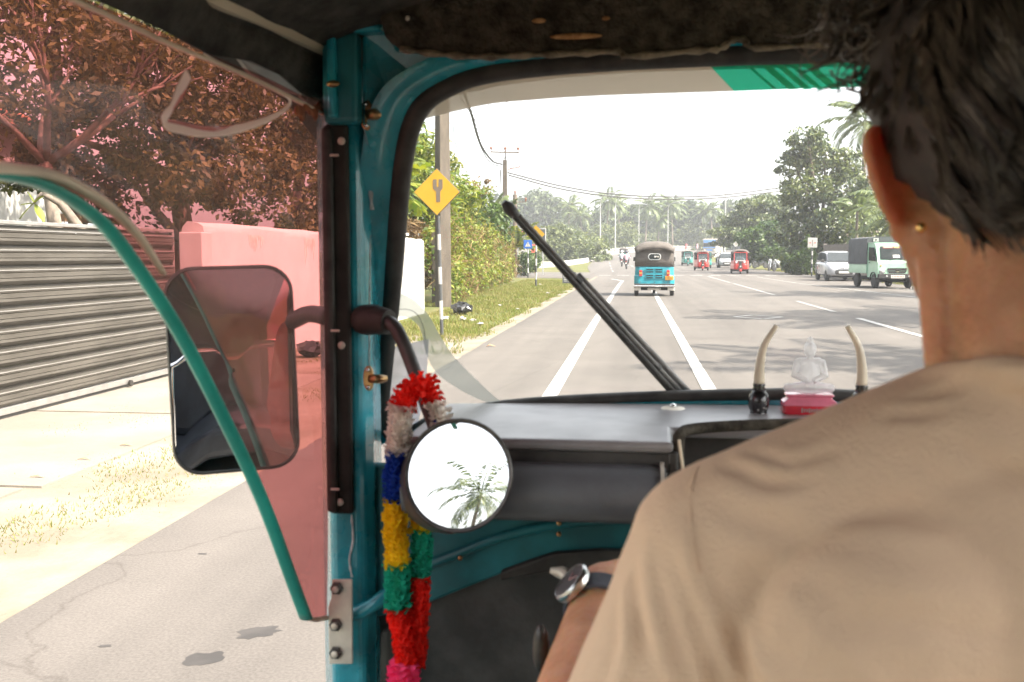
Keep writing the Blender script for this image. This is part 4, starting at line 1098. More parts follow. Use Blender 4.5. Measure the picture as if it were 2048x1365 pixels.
cable('stray wire curling beside the thick square pole', [at(905, 240, 27), at(912, 290, 30), at(930, 330, 36), at(940, 390, 44)], 0.011)
cable('thin wire high at the right between the band and the palm', [at(1500, 185, 60), at(1580, 193, 60), at(1690, 205, 60)], 0.016)

# ---- rubbish bags and litter
def rubbish_bag(p, r, label, seed):
    rr = random.Random(seed); mb = MB()
    rings = []
    for i in range(9):
        t = math.pi * (0.03 + 0.94 * i / 8)
        rings.append([Vector((p.x, p.y, max(0.0, p.z + r * 0.55 - r * 0.62 * math.cos(t)))) + Vector((math.sin(t) * math.cos(a) * r * (1.15 + rr.uniform(-.32, .32)), math.sin(t) * math.sin(a) * r * (1 + rr.uniform(-.32, .32)), rr.uniform(-.20, .20) * r)) for a in [2 * math.pi * j / 14 for j in range(14)]])
    mb.loft(rings); mb.tube([p + Vector((0, 0, r * 0.95)), p + Vector((0.04, 0, r * 1.15)), p + Vector((0.10, 0, r * 1.12))], [r * 0.2, r * 0.12, r * 0.25], 7, flat=0.5)
    return tag(mb.build('rubbish_bag', 'bag_black', smooth=20), label, 'rubbish bag', 'black rubbish bags')
rubbish_bag(gnd(922, 627), 0.20, 'black rubbish bag on the grass right of the thick pole', 1)
rubbish_bag(gnd(622, 712), 0.15, 'black rubbish bag at the foot of the white wall, seen through the red film', 2)
lr = random.Random(77)
for i, (px, py, s, lab) in enumerate(((890, 640, 1.6, 'crumpled white litter left of the rubbish bag'), (925, 641, 1.8, 'crumpled white litter below the rubbish bag'), (945, 643, 1.2, 'small white scrap near the rubbish bag'), (1095, 588, 1.2, 'white scrap in the grass before the kerbside board'),
                                      (1035, 620, 0.9, 'white scrap in the middle of the grass strip'), (960, 650, 1.2, 'pale scrap on the bare earth by the sign post'), (1000, 612, 0.9, 'tiny white scrap below the overgrown fence'), (1080, 570, 1.0, 'white scrap at the foot of the second diamond sign'))):
    p = gnd(px, py); mb = MB(); rings = []
    for k in range(5):
        t = math.pi * (0.05 + 0.9 * k / 4)
        rings.append([p + Vector((math.sin(t) * math.cos(a) * 0.05 * s * lr.uniform(.3, 1.5), math.sin(t) * math.sin(a) * 0.04 * s * lr.uniform(.3, 1.5), 0.02 * s - 0.022 * s * math.cos(t) * lr.uniform(.5, 1.3))) for a in [2 * math.pi * j / 7 for j in range(7)]])
    mb.loft(rings); tag(mb.build('litter', 'litter'), lab, 'litter', 'litter on the verge')
p = gnd(972, 694); tag(MB().tube([p, p + Vector((0.05, 0.02, 0.03)), p + Vector((0.13, 0.03, 0.005))], [0.005, 0.03, 0.004], 6, flat=0.2).build('fallen_leaf', 'litter_brown', smooth=180), 'brown fallen leaf at the edge of the grass', 'leaf')
for i, (px, py) in enumerate(((240, 891), (155, 919), (60, 954))):
    p = gnd(px, py); tag(MB().tube([p, p + Vector((0.04, 0.012, 0.008)), p + Vector((0.09, 0.0, 0.002))], [0.003, 0.01, 0.003], 6, flat=0.3).build('twig', 'litter_brown', smooth=180), ('brown twig on the driveway nearest the mirror', 'brown twig on the driveway between the other two', 'brown twig on the driveway nearest the left edge')[i], 'twig', 'twigs on the driveway')

# ---- bridge parapet: posts, rails and pickets
par = thing('bridge_parapet', 'white concrete balustrade curving along the bridge', 'balustrade', (-5.4, 146, 0), world=True)
pc = [p for p in catmull([(-5.6, 146, 0), (-5.5, 156, 0), (-3.9, 176, 0), (-0.4, 201, 0), (4.9, 223, 0), (11.9, 241, 0), (22, 256, 0)], 14)]
acc = 0; posts = [pc[0]]
for a, b in zip(pc, pc[1:]):
    acc += (b - a).length
    if acc > 2.4:
        posts.append(b); acc = 0
for q in posts:
    MB().box((q.x, q.y, h(q.y) + 0.58), (0.22, 0.22, 1.16)).build('post', 'sign_white', par)
for z0, z1 in ((0.02, 0.2), (0.48, 0.62), (0.92, 1.06)):
    mb = MB(); mb.loft([[Vector((p.x - 0.08, p.y, h(p.y) + z0)), Vector((p.x + 0.08, p.y, h(p.y) + z0)), Vector((p.x + 0.08, p.y, h(p.y) + z1)), Vector((p.x - 0.08, p.y, h(p.y) + z1))] for p in pc]); mb.build('rail', 'sign_white', par)
mb = MB()
for a, b in zip(posts, posts[1:]):
    for k in range(1, 4):
        p = a.lerp(b, k / 4); mb.box((p.x, p.y, h(p.y) + 0.5), (0.12, 0.12, 0.9))
o = mb.build('pickets', 'sign_white', par); o['kind'] = 'stuff'
kb_ = thing('kerb_wall', 'low white kerb wall leading up to the bridge', 'kerb', (-6, 120, 0), world=True)
mb = MB(); cc = catmull([(-10.5, 96, 0), (-8.0, 108, 0), (-6.6, 122, 0), (-5.8, 134, 0), (-5.6, 145, 0)], 6)
mb.loft([[Vector((p.x - 0.15, p.y, h(p.y) - 0.1)), Vector((p.x + 0.15, p.y, h(p.y) - 0.1)), Vector((p.x + 0.12, p.y, h(p.y) + 0.55)), Vector((p.x - 0.12, p.y, h(p.y) + 0.55))] for p in cc]); mb.build('wall', 'sign_white', kb_)
pw = thing('parapet_wall', 'pale low wall beside the side road on the left', 'wall', (-14, 84, 0), world=True)
MB().solid([(-17, 94, -0.1), (-10.4, 98.5, -0.1), (-10.4, 98.5, 0.45), (-17, 94, 0.45)], (0.1, 0.25, 0)).build('wall', 'sign_white', pw)
p = px_base(1196, 145); tag(MB().box((p.x, p.y, h(p.y) + 0.7), (0.35, 0.35, 1.5)).build('bridge_post', 'insulator', bevel=0.03), 'dark red marker post at the start of the bridge balustrade', 'post')
# ---- street lamps
def lamp(px, Y, ty, side, label):
    b = px_base(px, Y); zt = z_at(ty, Y) - b.z
    t = thing('street_lamp', label, 'street lamp', b, group='street lamps along the bridge')
    MB().tube([(0, 0, 0), (0, 0, zt * 0.5), (0, 0, zt)], [0.13, 0.11, 0.08], 10).build('pole', 'lamp_steel', t, smooth=60)
    MB().tube(catmull([(0, 0, zt), (side * 0.2, -0.1, zt + 0.9), (side * 0.9, -0.3, zt + 1.5), (side * 2.0, -0.6, zt + 1.7)], 5), 0.05, 7).build('arm', 'lamp_steel', t, smooth=60)
    MB().box((side * 2.3, -0.7, zt + 1.68), (0.7, 0.28, 0.13)).build('lamp_head', 'lamp_steel', t, bevel=0.04)
    MB().box((0, 0, 0.2), (0.4, 0.4, 0.4)).build('base', 'sign_white', t)
for args in ((1200, 152, 408, 1, 'leftmost street lamp, at the start of the bridge balustrade'), (1230, 178, 412, 1, 'second street lamp from the left along the bridge'), (1277, 206, 418, 1, 'street lamp rising just left above the rickshaw roof'),
             (1335, 232, 420, 1, 'street lamp rising just right of the rickshaw roof'), (1405, 252, 424, 1, 'street lamp by the dark spreading tree, behind the green rickshaw'), (1449, 150, 388, -1, 'tall street lamp in front of the dark spreading tree')):
    lamp(*args)
# ---- right side: signs
def plain_sign(px, Y, py, hd, label, name='diamond_sign', square=False, foot=None):
    b = px_base(px, Y); t = thing(name, label, 'road sign', b)
    c = at(px, py, Y) - b; q = hd * Y / F
    if square:
        MB().box((0, -0.06, c.z), (2 * q, 0.03, 2.1 * q)).build('panel', 'sign_white', t, bevel=0.01)
        MB().box((0, -0.08, c.z), (q * 0.12, 0.006, q * 1.3)).build('symbol', 'sign_dark', t)
        for sx in (-1, 1):
            MB().box((sx * q * 0.5, -0.08, c.z), (q * 0.35, 0.006, q * 0.22)).build('symbol', 'sign_red', t)
    else:
        diamond(Vector((0, -0.06, c.z)), q, 0.02).build('panel', 'sign_white', t)
        MB().solid(disc(Vector((0, -0.064, c.z)), q * 0.4, q * 0.4), (0, 0.003, 0)).build('symbol', 'plaster', t)
    banded_post(t, 0, 0, c.z - q * 0.9, 0.05, 7)
plain_sign(1624, 63, 486, 9, 'square white signboard on a banded post at the block wall corner', 'signboard', True)
plain_sign(1441, 128, 486, 5, 'left of the two overlapping pale diamond signs')
plain_sign(1448, 126, 487, 5, 'right of the two overlapping pale diamond signs')
plain_sign(1471, 112, 489, 5.5, 'single pale diamond sign right above the nearer red rickshaw')
b = px_base(1578, 78)
sp_ = thing('sign_pole', 'slim grey pole with a blue tag under the bushy tree', 'pole', b)
MB().lathe([(0.05, 0), (0.05, z_at(420, 78))], 10).build('shaft', 'lamp_steel', sp_, smooth=60)
MB().box((0, -0.08, 1.6), (0.25, 0.03, 0.4)).build('tag', 'sign_blue', sp_)

# ---- concrete block wall, block by block
wv0, wv1 = Vector((11.15, 60.5, 0)), Vector((14.6, 36.5, 0))
dv = (wv1 - wv0).normalized(); ang = math.atan2(dv.y, dv.x)
bw = thing('block_wall', 'unplastered grey concrete block wall behind the parked car and truck', 'wall', wv0, rz=ang)
L_ = (wv1 - wv0).length
MB().box((L_ / 2, 0.0, 0.93), (L_, 0.13, 1.92)).build('mortar', 'mortar', bw)
blk = MB().box((0, 0, 0), (0.385, 0.17, 0.185)).build('block', 'block', bw, bevel=0.008, seg=1)
bme = blk.data; bpy.data.objects.remove(blk)
rr = random.Random(3); cnt = 0
for r_ in range(10):
    for k in range(int(L_ / 0.40) + 1):
        x = 0.2 + 0.40 * k + (0.2 if r_ % 2 else 0)
        if x > L_ - 0.1 or cnt >= 300 or (x > 9 and x < 14.5):
            continue
        o = bpy.data.objects.new('block', bme); C.objects.link(o); o.parent = bw
        o.location = (x, rr.uniform(-.006, .006), 0.07 + 0.2 * r_); cnt += 1
for r_ in range(10):       # end face of the wall
    MB().box((-0.03, 0, 0.07 + 0.2 * r_), (0.07, 0.2, 0.185)).build('block', 'block', bw)
# house behind it
b = px_base(1690, 76)
h2 = thing('roadside_house', 'small plastered house with a pale sheet roof and chimney column behind the block wall', 'house', b)
def hp(px, py):
    p = at(px, py, b.y) - b; return p
a0, a1 = hp(1690, 540), hp(1760, 470)
MB().box(((a0.x + a1.x) / 2, 1.6, a1.z / 2), (a1.x - a0.x, 3, a1.z)).build('wall', 'plaster', h2)
l0, l1, l2, l3 = hp(1655, 474), hp(1715, 462), hp(1760, 460), hp(1640, 478)
MB().solid([l0, hp(1700, 465.5), hp(1770, 460), hp(1770, 464), hp(1700, 470), l0 + Vector((0, 0, -0.06))], (0, 3.6, 0)).build('roof', 'roof_sheet', h2)
MB().solid([l3, hp(1690, 476), hp(1690, 479), l3 + Vector((0, 0, -0.08))], (0.1, 2.0, 0)).build('canopy', 'roof_sheet', h2)
c0, c1 = hp(1690, 468), hp(1712, 434)
MB().box(((c0.x + c1.x) / 2, 1.0, (c0.z + c1.z) / 2), (c1.x - c0.x, 0.6, c1.z - c0.z)).build('chimney', 'plaster', h2, bevel=0.02)
MB().box((c0.x + 0.25, 0.68, c1.z - 0.35), (0.4, 0.06, 0.5)).build('vent', 'wall_stain', h2)

# ================================================================== VEHICLES
def wheel(parent, x, y, r, wd, axis='X', hub='lamp_steel'):
    M = Matrix.Translation((x, y, r)) @ Matrix.Rotation(R(90), 4, 'Y')
    t = MB().lathe([(r * 0.55, -wd / 2), (r * 0.9, -wd / 2), (r, -wd * 0.32), (r, wd * 0.32), (r * 0.9, wd / 2), (r * 0.55, wd / 2)], 20, M).build('wheel', 'tyre', parent, smooth=40)
    rm = MB().lathe([(0.02, -wd * 0.38), (r * 0.56, -wd * 0.45), (r * 0.56, wd * 0.45), (0.02, wd * 0.38)], 16, M).build('rim', hub, t, smooth=40)
    return t
def rr_rect(cx, cz, wx, hz, r, n=5):
    out = []
    for (sx, sz, a0) in ((1, 1, 0), (-1, 1, 90), (-1, -1, 180), (1, -1, 270)):
        for k in range(n + 1):
            a = R(a0 + 90 * k / n)
            out.append((cx + sx * (wx / 2 - r) + r * math.cos(a), cz + sz * (hz / 2 - r) + r * math.sin(a)))
    return out
def xz(poly, y):
    return [Vector((p[0], y, p[1])) for p in poly]
def plan(wr, wf, yr, yf, rr_=0.12):
    """plan outline: rear half width wr at yr, front half width wf at yf"""
    return [(-wr + rr_, yr), (wr - rr_, yr), (wr, yr + rr_), (wr, -0.05), (wf + 0.05, yf - 0.35), (wf, yf - 0.1), (wf - 0.14, yf), (-wf + 0.14, yf), (-wf, yf - 0.1), (-wf - 0.05, yf - 0.35), (-wr, -0.05), (-wr, yr + rr_)]
def auto_rickshaw(label, loc, rz, paint, group, plate='plate_orange', driver='cloth_white', rear_detail=True, extra=None):
    t = thing('auto_rickshaw', label, 'auto rickshaw', loc, rz, group)
    body = MB()
    body.loft([[Vector((x * k, y * ky, z)) for x, y in plan(0.62, 0.44, -1.22, 1.22)] for k, ky, z in ((0.93, 0.97, 0.30), (1.0, 1.0, 0.36), (1.0, 1.0, 0.62), (0.97, 0.985, 0.66), (0.955, 0.97, 0.92))])
    bo = body.build('body', paint, t, bevel=0.03)
    # soft top: rear walls
    cv = MB()
    P = [(-0.60, 0.10), (-0.60, -1.08), (-0.50, -1.19), (0.50, -1.19), (0.60, -1.08), (0.60, 0.10)]
    rings = []
    for z, k, yb in ((0.925, 1.0, 0.0), (1.18, 0.985, 0.02), (1.42, 0.965, 0.05), (1.50, 0.98, 0.03)):
        rings.append([Vector((x * k, y + (yb if y < 0 else 0), z)) for x, y in P])
    cv.loft(rings, False, False)
    cv.build('canopy_back', 'tuk_canvas', t, smooth=50, solidify=0.02)
    rf = MB(); rows_ = []
    for y, dz, kx in ((-1.24, -0.17, 0.93), (-1.22, -0.06, 0.97), (-1.08, 0.03, 1.0), (-0.6, 0.07, 1.0), (0.2, 0.075, 0.98), (0.75, 0.04, 0.90), (0.98, -0.03, 0.86)):
        rows_.append([Vector((x * kx, y, 1.62 + dz - 0.19 * abs(x / 0.62) ** 3.2 * (1.0 if y > -1.2 else 0.75))) for x in np.linspace(-0.62, 0.62, 15)])
    rf.loft(rows_, False, False)
    rf.build('roof', 'tuk_canvas', t, smooth=60, solidify=0.025)
    # oval rear window
    rw = MB().solid(xz(rr_rect(0.0, 1.22, 0.40, 0.21, 0.10), -1.215), (0, 0.03, 0)).build('rear_window', 'light_clear', t, bevel=0.006)
    MB().solid(xz(rr_rect(0.0, 1.22, 0.345, 0.16, 0.078), -1.219), (0, 0.004, 0)).build('pane', 'car_glass', rw)
    if rear_detail:
        MB().solid([(-0.02, -1.223, 1.25), (0.14, -1.223, 1.24), (0.15, -1.223, 1.19), (0.07, -1.223, 1.205)], (0, 0.003, 0)).build('reflection_panel', 'grey_vinyl', rw)
        MB().ball((0.01, -1.225, 1.215), (0.028, 0.006, 0.028), 10, 6).build('sticker', 'sign_white', rw, smooth=180)
        hatch = MB().solid(xz(rr_rect(0, 0.715, 0.56, 0.36, 0.02), -1.235), (0, 0.02, 0)).build('engine_hatch', paint, t, bevel=0.006)
        for sx in (-0.138, 0.138):
            for z in (0.825, 0.755, 0.645, 0.575):
                MB().box((sx, -1.238, z), (0.205, 0.012, 0.03)).build('louvre', 'tyre', hatch, bevel=0.004)
                MB().box((sx, -1.243, z + 0.021), (0.215, 0.02, 0.008)).build('louvre_lip', paint, hatch)
        for sx in (-1, 1):
            l = MB().box((sx * 0.42, -1.236, 0.715), (0.095, 0.05, 0.19)).build('tail_light', 'light_red', t, bevel=0.012)
            MB().box((sx * 0.42, -1.262, 0.715), (0.08, 0.01, 0.055)).build('indicator', 'light_amber', l)
        pl = MB().box((0.46, -1.25, 0.565), (0.25, 0.012, 0.13)).build('number_plate', plate, t, bevel=0.006)
        mb = MB()
        for k, zz in ((0, 0.59), (1, 0.59), (2, 0.59), (3, 0.54), (4, 0.54), (5, 0.54), (6, 0.54)):
            x = 0.39 + 0.045 * (k if k < 3 else k - 3)
            mb.box((x, -1.258, zz), (0.022, 0.004, 0.036))
        mb.build('lettering', 'sign_dark', pl)
        for sx in (-0.42, 0.0, 0.42):
            MB().ball((sx, -1.225, 0.44), 0.014, 8, 6).build('bolt', 'dark_steel', t, smooth=180)
    MB().box((0, -1.25, 0.315), (1.26, 0.07, 0.055)).build('bumper', 'chrome', t, bevel=0.015)
    MB().box((0, -1.20, 0.365), (1.22, 0.08, 0.05)).build('bumper_valance', 'dark_steel', t, bevel=0.01)
    for sx in (-1, 1):
        MB().box((sx * 0.52, -1.19, 0.235), (0.22, 0.05, 0.12)).build('mud_flap', 'wall_stain', t, bevel=0.01)
        wheel(t, sx * 0.55, -0.72, 0.205, 0.13)
    MB().box((0.0, -1.1, 0.225), (0.42, 0.12, 0.075)).build('silencer', 'wall_stain', t, bevel=0.03)
    MB().tube([(-0.5, -0.72, 0.22), (0.5, -0.72, 0.22)], 0.05, 8).build('axle', 'tyre', t)
    wheel(t, 0, 1.05, 0.205, 0.10)
    # front
    sg = MB(); sg.loft([[Vector((-0.40, 1.13, 0.93)), Vector((0.40, 1.13, 0.93))], [Vector((-0.40, 0.98, 1.44)), Vector((0.40, 0.98, 1.44))]], False, False)
    ws = sg.build('windscreen', 'tuk_glass', t)
    for sx in (-1, 1):
        MB().tube([(sx * 0.425, 1.14, 0.9), (sx * 0.42, 0.97, 1.5)], 0.026, 8).build('pillar', paint, t, smooth=60)
        MB().tube([(sx * 0.60, 0.10, 0.9), (sx * 0.55, 0.10, 1.5)], 0.022, 8).build('rear_pillar', 'dark_steel', t, smooth=60)
        hl = MB().lathe([(0.03, 0.0), (0.085, 0.02), (0.085, 0.05), (0.07, 0.055)], 16, Matrix.Translation((sx * 0.27, 1.235, 0.80)) @ Matrix.Rotation(R(90), 4, 'X').inverted()).build('headlight', 'chrome', t, smooth=40)
        MB().ball((sx * 0.27, 1.275, 0.80), (0.066, 0.02, 0.066), 12, 7).build('lens', 'light_clear', hl, smooth=180)
        MB().tube([(sx * 0.44, 1.0, 1.0), (sx * 0.62, 0.98, 1.12)], 0.012, 6).build('mirror_arm', 'dark_steel', t)
        MB().box((sx * 0.64, 0.98, 1.14), (0.10, 0.03, 0.14)).build('mirror', 'black_plastic', t, bevel=0.015)
    MB().box((0, 1.215, 0.915), (0.62, 0.05, 0.07)).build('scuttle_trim', 'sign_white', t, bevel=0.015)
    MB().box((0, 1.02, 1.475), (0.84, 0.05, 0.05)).build('header', paint, t, bevel=0.01)
    nose = MB(); nose.loft([[Vector((x, y, z)) for x, y in ((-wx, 1.2), (-wx * 0.7, yy), (wx * 0.7, yy), (wx, 1.2))] for wx, yy, z in ((0.09, 1.235, 0.86), (0.085, 1.25, 0.62), (0.13, 1.27, 0.52), (0.15, 1.30, 0.40))]); nose.build('nose', 'tyre' if paint != 'tuk_teal' else paint, t, smooth=40)
    MB().ball((0, 1.27, 0.50), (0.065, 0.03, 0.055), 12, 8).build('emblem', 'sign_white', t, smooth=180)
    fd = MB(); fd.loft([[Vector((sx * 0.085, 1.05 + 0.245 * math.cos(a), 0.205 + 0.245 * math.sin(a))) for sx in (-1, 1)] for a in np.linspace(R(-10), R(170), 12)], False, False); fd.build('mudguard', paint, t, smooth=60, solidify=0.012)
    MB().box((0, 0.02, 0.62), (0.75, 0.4, 0.12)).build('driver_seat', 'seat_vinyl', t, bevel=0.03)
    MB().box((0, -0.75, 0.68), (1.05, 0.45, 0.14)).build('rear_seat', 'seat_vinyl', t, bevel=0.03)
    MB().tube([(-0.33, 0.72, 0.98), (-0.1, 0.8, 1.0), (0.1, 0.8, 1.0), (0.33, 0.72, 0.98)], 0.016, 8).build('handlebar', 'dark_steel', t)
    if driver:
        person('person', driver[1], (loc[0], loc[1], loc[2]), rz, (0, 0.02, 0.68), driver[0], None, (0.22, 0.60, 0.98))
    return t
def person(name, label, loc, rz, seat, shirt, helmet, hands, trousers='trouser', group=None):
    """a small seated rider; the body one continuous surface, clothing over it"""
    t = thing(name, label, 'person', loc, rz, group)
    s = Vector(seat)
    body = MB()
    capsule(body, s + Vector((0, 0, 0.08)), s + Vector((0, 0.03, 0.40)), 0.12, 0.13, 10)
    capsule(body, s + Vector((0, 0.03, 0.48)), s + Vector((0, 0.04, 0.60)), 0.05, 0.05, 8)
    body.ball(s + Vector((0, 0.06, 0.70)), (0.075, 0.095, 0.12), 10, 8)
    for sx in (-1, 1):
        sh = s + Vector((sx * 0.18, 0.03, 0.44)); ha = Vector((sx * hands[0], hands[1], hands[2])); el = (sh + ha) / 2 + Vector((sx * 0.07, -0.05, -0.1))
        capsule(body, sh, el, 0.05, 0.04, 8); capsule(body, el, ha, 0.038, 0.028, 8); capsule(body, ha, ha + Vector((0, 0.06, 0)), 0.035, 0.025, 8)
        hip = s + Vector((sx * 0.09, 0, 0.06)); kn = s + Vector((sx * 0.2, 0.42, 0.06)); ft_ = s + Vector((sx * 0.18, 0.36, -0.34))
        capsule(body, hip, kn, 0.085, 0.06, 8); capsule(body, kn, ft_, 0.055, 0.04, 8); capsule(body, ft_, ft_ + Vector((0, 0.16, -0.02)), 0.04, 0.03, 8)
    obj('body', remesh(body, 'body', 0.022, 3), 'skin_far', t)
    st = MB()
    capsule(st, s + Vector((0, 0, 0.08)), s + Vector((0, 0.03, 0.40)), 0.145, 0.155, 10)
    for sx in (-1, 1):
        sh = s + Vector((sx * 0.18, 0.03, 0.44)); ha = Vector((sx * hands[0], hands[1], hands[2])); el = (sh + ha) / 2 + Vector((sx * 0.07, -0.05, -0.1))
        capsule(st, s + Vector((0, 0.03, 0.44)), sh, 0.08, 0.07, 8); capsule(st, sh, el, 0.065, 0.06, 8)
    obj('shirt', remesh(st, 'shirt', 0.022, 3), shirt, t)
    tr_ = MB()
    for sx in (-1, 1):
        hip = s + Vector((sx * 0.09, 0, 0.06)); kn = s + Vector((sx * 0.2, 0.42, 0.06)); ft_ = s + Vector((sx * 0.18, 0.37, -0.28))
        capsule(tr_, hip, kn, 0.10, 0.075, 8); capsule(tr_, kn, ft_, 0.07, 0.06, 8)
    obj('trousers', remesh(tr_, 'trousers', 0.022, 3), trousers, t)
    if helmet:
        MB().ball(s + Vector((0, 0.05, 0.74)), (0.125, 0.14, 0.13), 12, 9).build('helmet', helmet, t, smooth=180)
    else:
        MB().ball(s + Vector((0, 0.045, 0.745)), (0.085, 0.10, 0.095), 12, 9).build('hair', 'hair', t, smooth=180)
    return t
def motorbike(label, loc, rz, paint, group=None):
    t = thing('motorbike', label, 'motorbike', loc, rz, group)
    for y in (-0.62, 0.64):
        wheel(t, 0, y, 0.29, 0.10)
    MB().loft([[Vector((x, y, z)) for x, z in rr_rect(0, zc, wx, hz, 0.05, 3)] for y, wx, zc, hz in ((-0.75, 0.14, 0.74, 0.14), (-0.35, 0.26, 0.66, 0.26), (0.05, 0.30, 0.62, 0.36), (0.3, 0.22, 0.72, 0.3), (0.45, 0.12, 0.8, 0.2))]).build('fairing', paint, t, smooth=50)
    MB().loft([[Vector((x, y, z)) for x, z in rr_rect(0, 0.80, wx, 0.09, 0.03, 3)] for y, wx in ((-0.72, 0.16), (-0.3, 0.26), (0.12, 0.18))]).build('seat', 'tyre', t, smooth=50)
    MB().box((0, 0, 0.42), (0.24, 0.42, 0.3)).build('engine', 'dark_steel', t, bevel=0.04)
    for sx in (-1, 1):
        MB().tube([(sx * 0.08, 0.64, 0.29), (sx * 0.08, 0.46, 0.95)], 0.025, 7).build('fork', 'chrome', t)
        MB().tube([(sx * 0.06, 0.44, 0.98), (sx * 0.33, 0.36, 1.02)], 0.018, 7).build('handlebar', 'dark_steel', t)
        MB().ball((sx * 0.34, 0.40, 1.2), (0.07, 0.02, 0.05), 8, 6).build('mirror', 'dark_steel', t, smooth=180)
    MB().ball((0, 0.55, 0.88), (0.09, 0.07, 0.09), 10, 8).build('headlight', 'light_clear', t, smooth=180)
    MB().box((0, -0.80, 0.70), (0.12, 0.06, 0.07)).build('tail_light', 'light_red', t, bevel=0.01)
    MB().box((0, -0.90, 0.55), (0.16, 0.015, 0.13)).build('number_plate', 'plate_white', t)
    MB().box((0, -0.86, 0.42), (0.13, 0.03, 0.2)).build('mudguard', 'tyre', t)
    MB().tube([(0.15, 0.1, 0.28), (0.17, -0.75, 0.34)], 0.045, 8).build('exhaust', 'chrome', t)
    return t
# --- the teal rickshaw ahead
b = gnd(1308, 590)
auto_rickshaw('teal auto rickshaw with grey canvas hood driving just ahead of us', (b.x, b.y, 0), R(-1.0), 'tuk_teal', 'auto rickshaws on the road', driver=('cloth_white', 'driver inside the teal rickshaw ahead, mostly hidden by its hood'))
# --- oncoming rickshaws
def onto(px, py, Y=None):
    p = gnd(px, py); Y = Y or p.y; b_ = px_base(px, Y); return (b_.x, b_.y, h(b_.y))
auto_rickshaw('nearer red auto rickshaw coming towards us in front of the bushy tree', onto(1480, 548), R(180 - 4), 'tuk_red', 'auto rickshaws on the road', rear_detail=False, driver=('cloth_pale', 'driver behind the windscreen of the nearer red rickshaw'))
auto_rickshaw('farther red auto rickshaw coming towards us beside the green one', onto(1404, 540, 86), R(180), 'tuk_red', 'auto rickshaws on the road', rear_detail=False, driver=('cloth_white', 'driver behind the windscreen of the farther red rickshaw'))
auto_rickshaw('green auto rickshaw coming towards us right of the teal hood', onto(1375, 533, 112), R(180), 'tuk_green', 'auto rickshaws on the road', rear_detail=False, driver=('cloth_white', 'driver behind the windscreen of the left green rickshaw'))
auto_rickshaw('green auto rickshaw almost hidden behind the farther red one', onto(1411, 535, 98), R(180), 'tuk_green', 'auto rickshaws on the road', rear_detail=False, driver=None)
auto_rickshaw('small dark hooded rickshaw climbing the bridge beyond the motorbikes', onto(1248, 520, 146), R(-3), 'tuk_green', 'auto rickshaws on the road', driver=None)
# --- motorbikes with riders ahead
for px, Y, shirt, lab, lab2 in ((1253, 93, 'cloth_pink', 'nearer motorbike riding away from us left of the teal rickshaw', 'rider in a pink shirt on the nearer motorbike'), (1244, 106, 'cloth_pale', 'farther motorbike riding away from us', 'rider in a pale shirt on the farther motorbike')):
    l = onto(px, 530, Y)
    motorbike(lab, l, R(-2), 'tyre', 'motorbikes on the road')
    person('person', lab2, l, R(-2), (0, -0.18, 0.84), shirt, 'helmet_white' if shirt == 'cloth_pale' else 'cloth_dark', (0.32, 0.34, 1.04))
l = onto(1436, 530, 101); motorbike('motorbike coming towards us left of the white car', l, R(180), 'tyre', 'motorbikes on the road')
person('person', 'rider in white on the oncoming motorbike', l, R(180), (0, -0.18, 0.84), 'cloth_white', 'helmet_white', (0.32, 0.34, 1.04))
for i, (px, Y, rz, lab) in enumerate(((1508, 104, 130, 'leftmost parked motorbike under the bushy tree'), (1521, 98, 120, 'second parked motorbike from the left under the tree'), (1545, 86, 150, 'black parked motorbike facing the road under the tree'), (1558, 82, 140, 'rightmost parked motorbike beside the round bush'))):
    motorbike(lab, onto(px, 530, Y), R(rz), ('tyre', 'board_dark', 'tyre', 'car_white')[i], 'motorbikes parked under the tree')
for i, (px, Y, sh, lab) in enumerate(((1372, 236, 'cloth_red', 'tiny figure in red walking along the bridge balustrade'), (1358 + 36, 242, 'cloth_pink', 'tiny figure in pink on the bridge, right of the one in red'))):
    b_ = px_base(px, Y); t = thing('person', lab, 'person', b_, R(90))
    mb = MB()
    for sx in (-1, 1):
        capsule(mb, (sx * 0.09, 0, 0.06), (sx * 0.08, 0, 0.85), 0.06, 0.09, 8); capsule(mb, (sx * 0.2, 0, 1.35), (sx * 0.26, 0.05, 0.85), 0.05, 0.04, 8)
    capsule(mb, (0, 0, 0.9), (0, 0, 1.35), 0.14, 0.16, 8); capsule(mb, (0, 0, 1.4), (0, 0, 1.52), 0.05, 0.05, 8); mb.ball((0, 0, 1.62), (0.08, 0.1, 0.12), 8, 6)
    obj('body', remesh(mb, 'body', 0.03, 2), 'skin_far', t)
    mb = MB(); capsule(mb, (0, 0, 0.6), (0, 0, 1.36), 0.2, 0.19, 8); obj('dress', remesh(mb, 'dress', 0.03, 2), sh, t)
    MB().ball((0, -0.02, 1.66), (0.09, 0.11, 0.10), 8, 6).build('hair', 'hair', t, smooth=180)
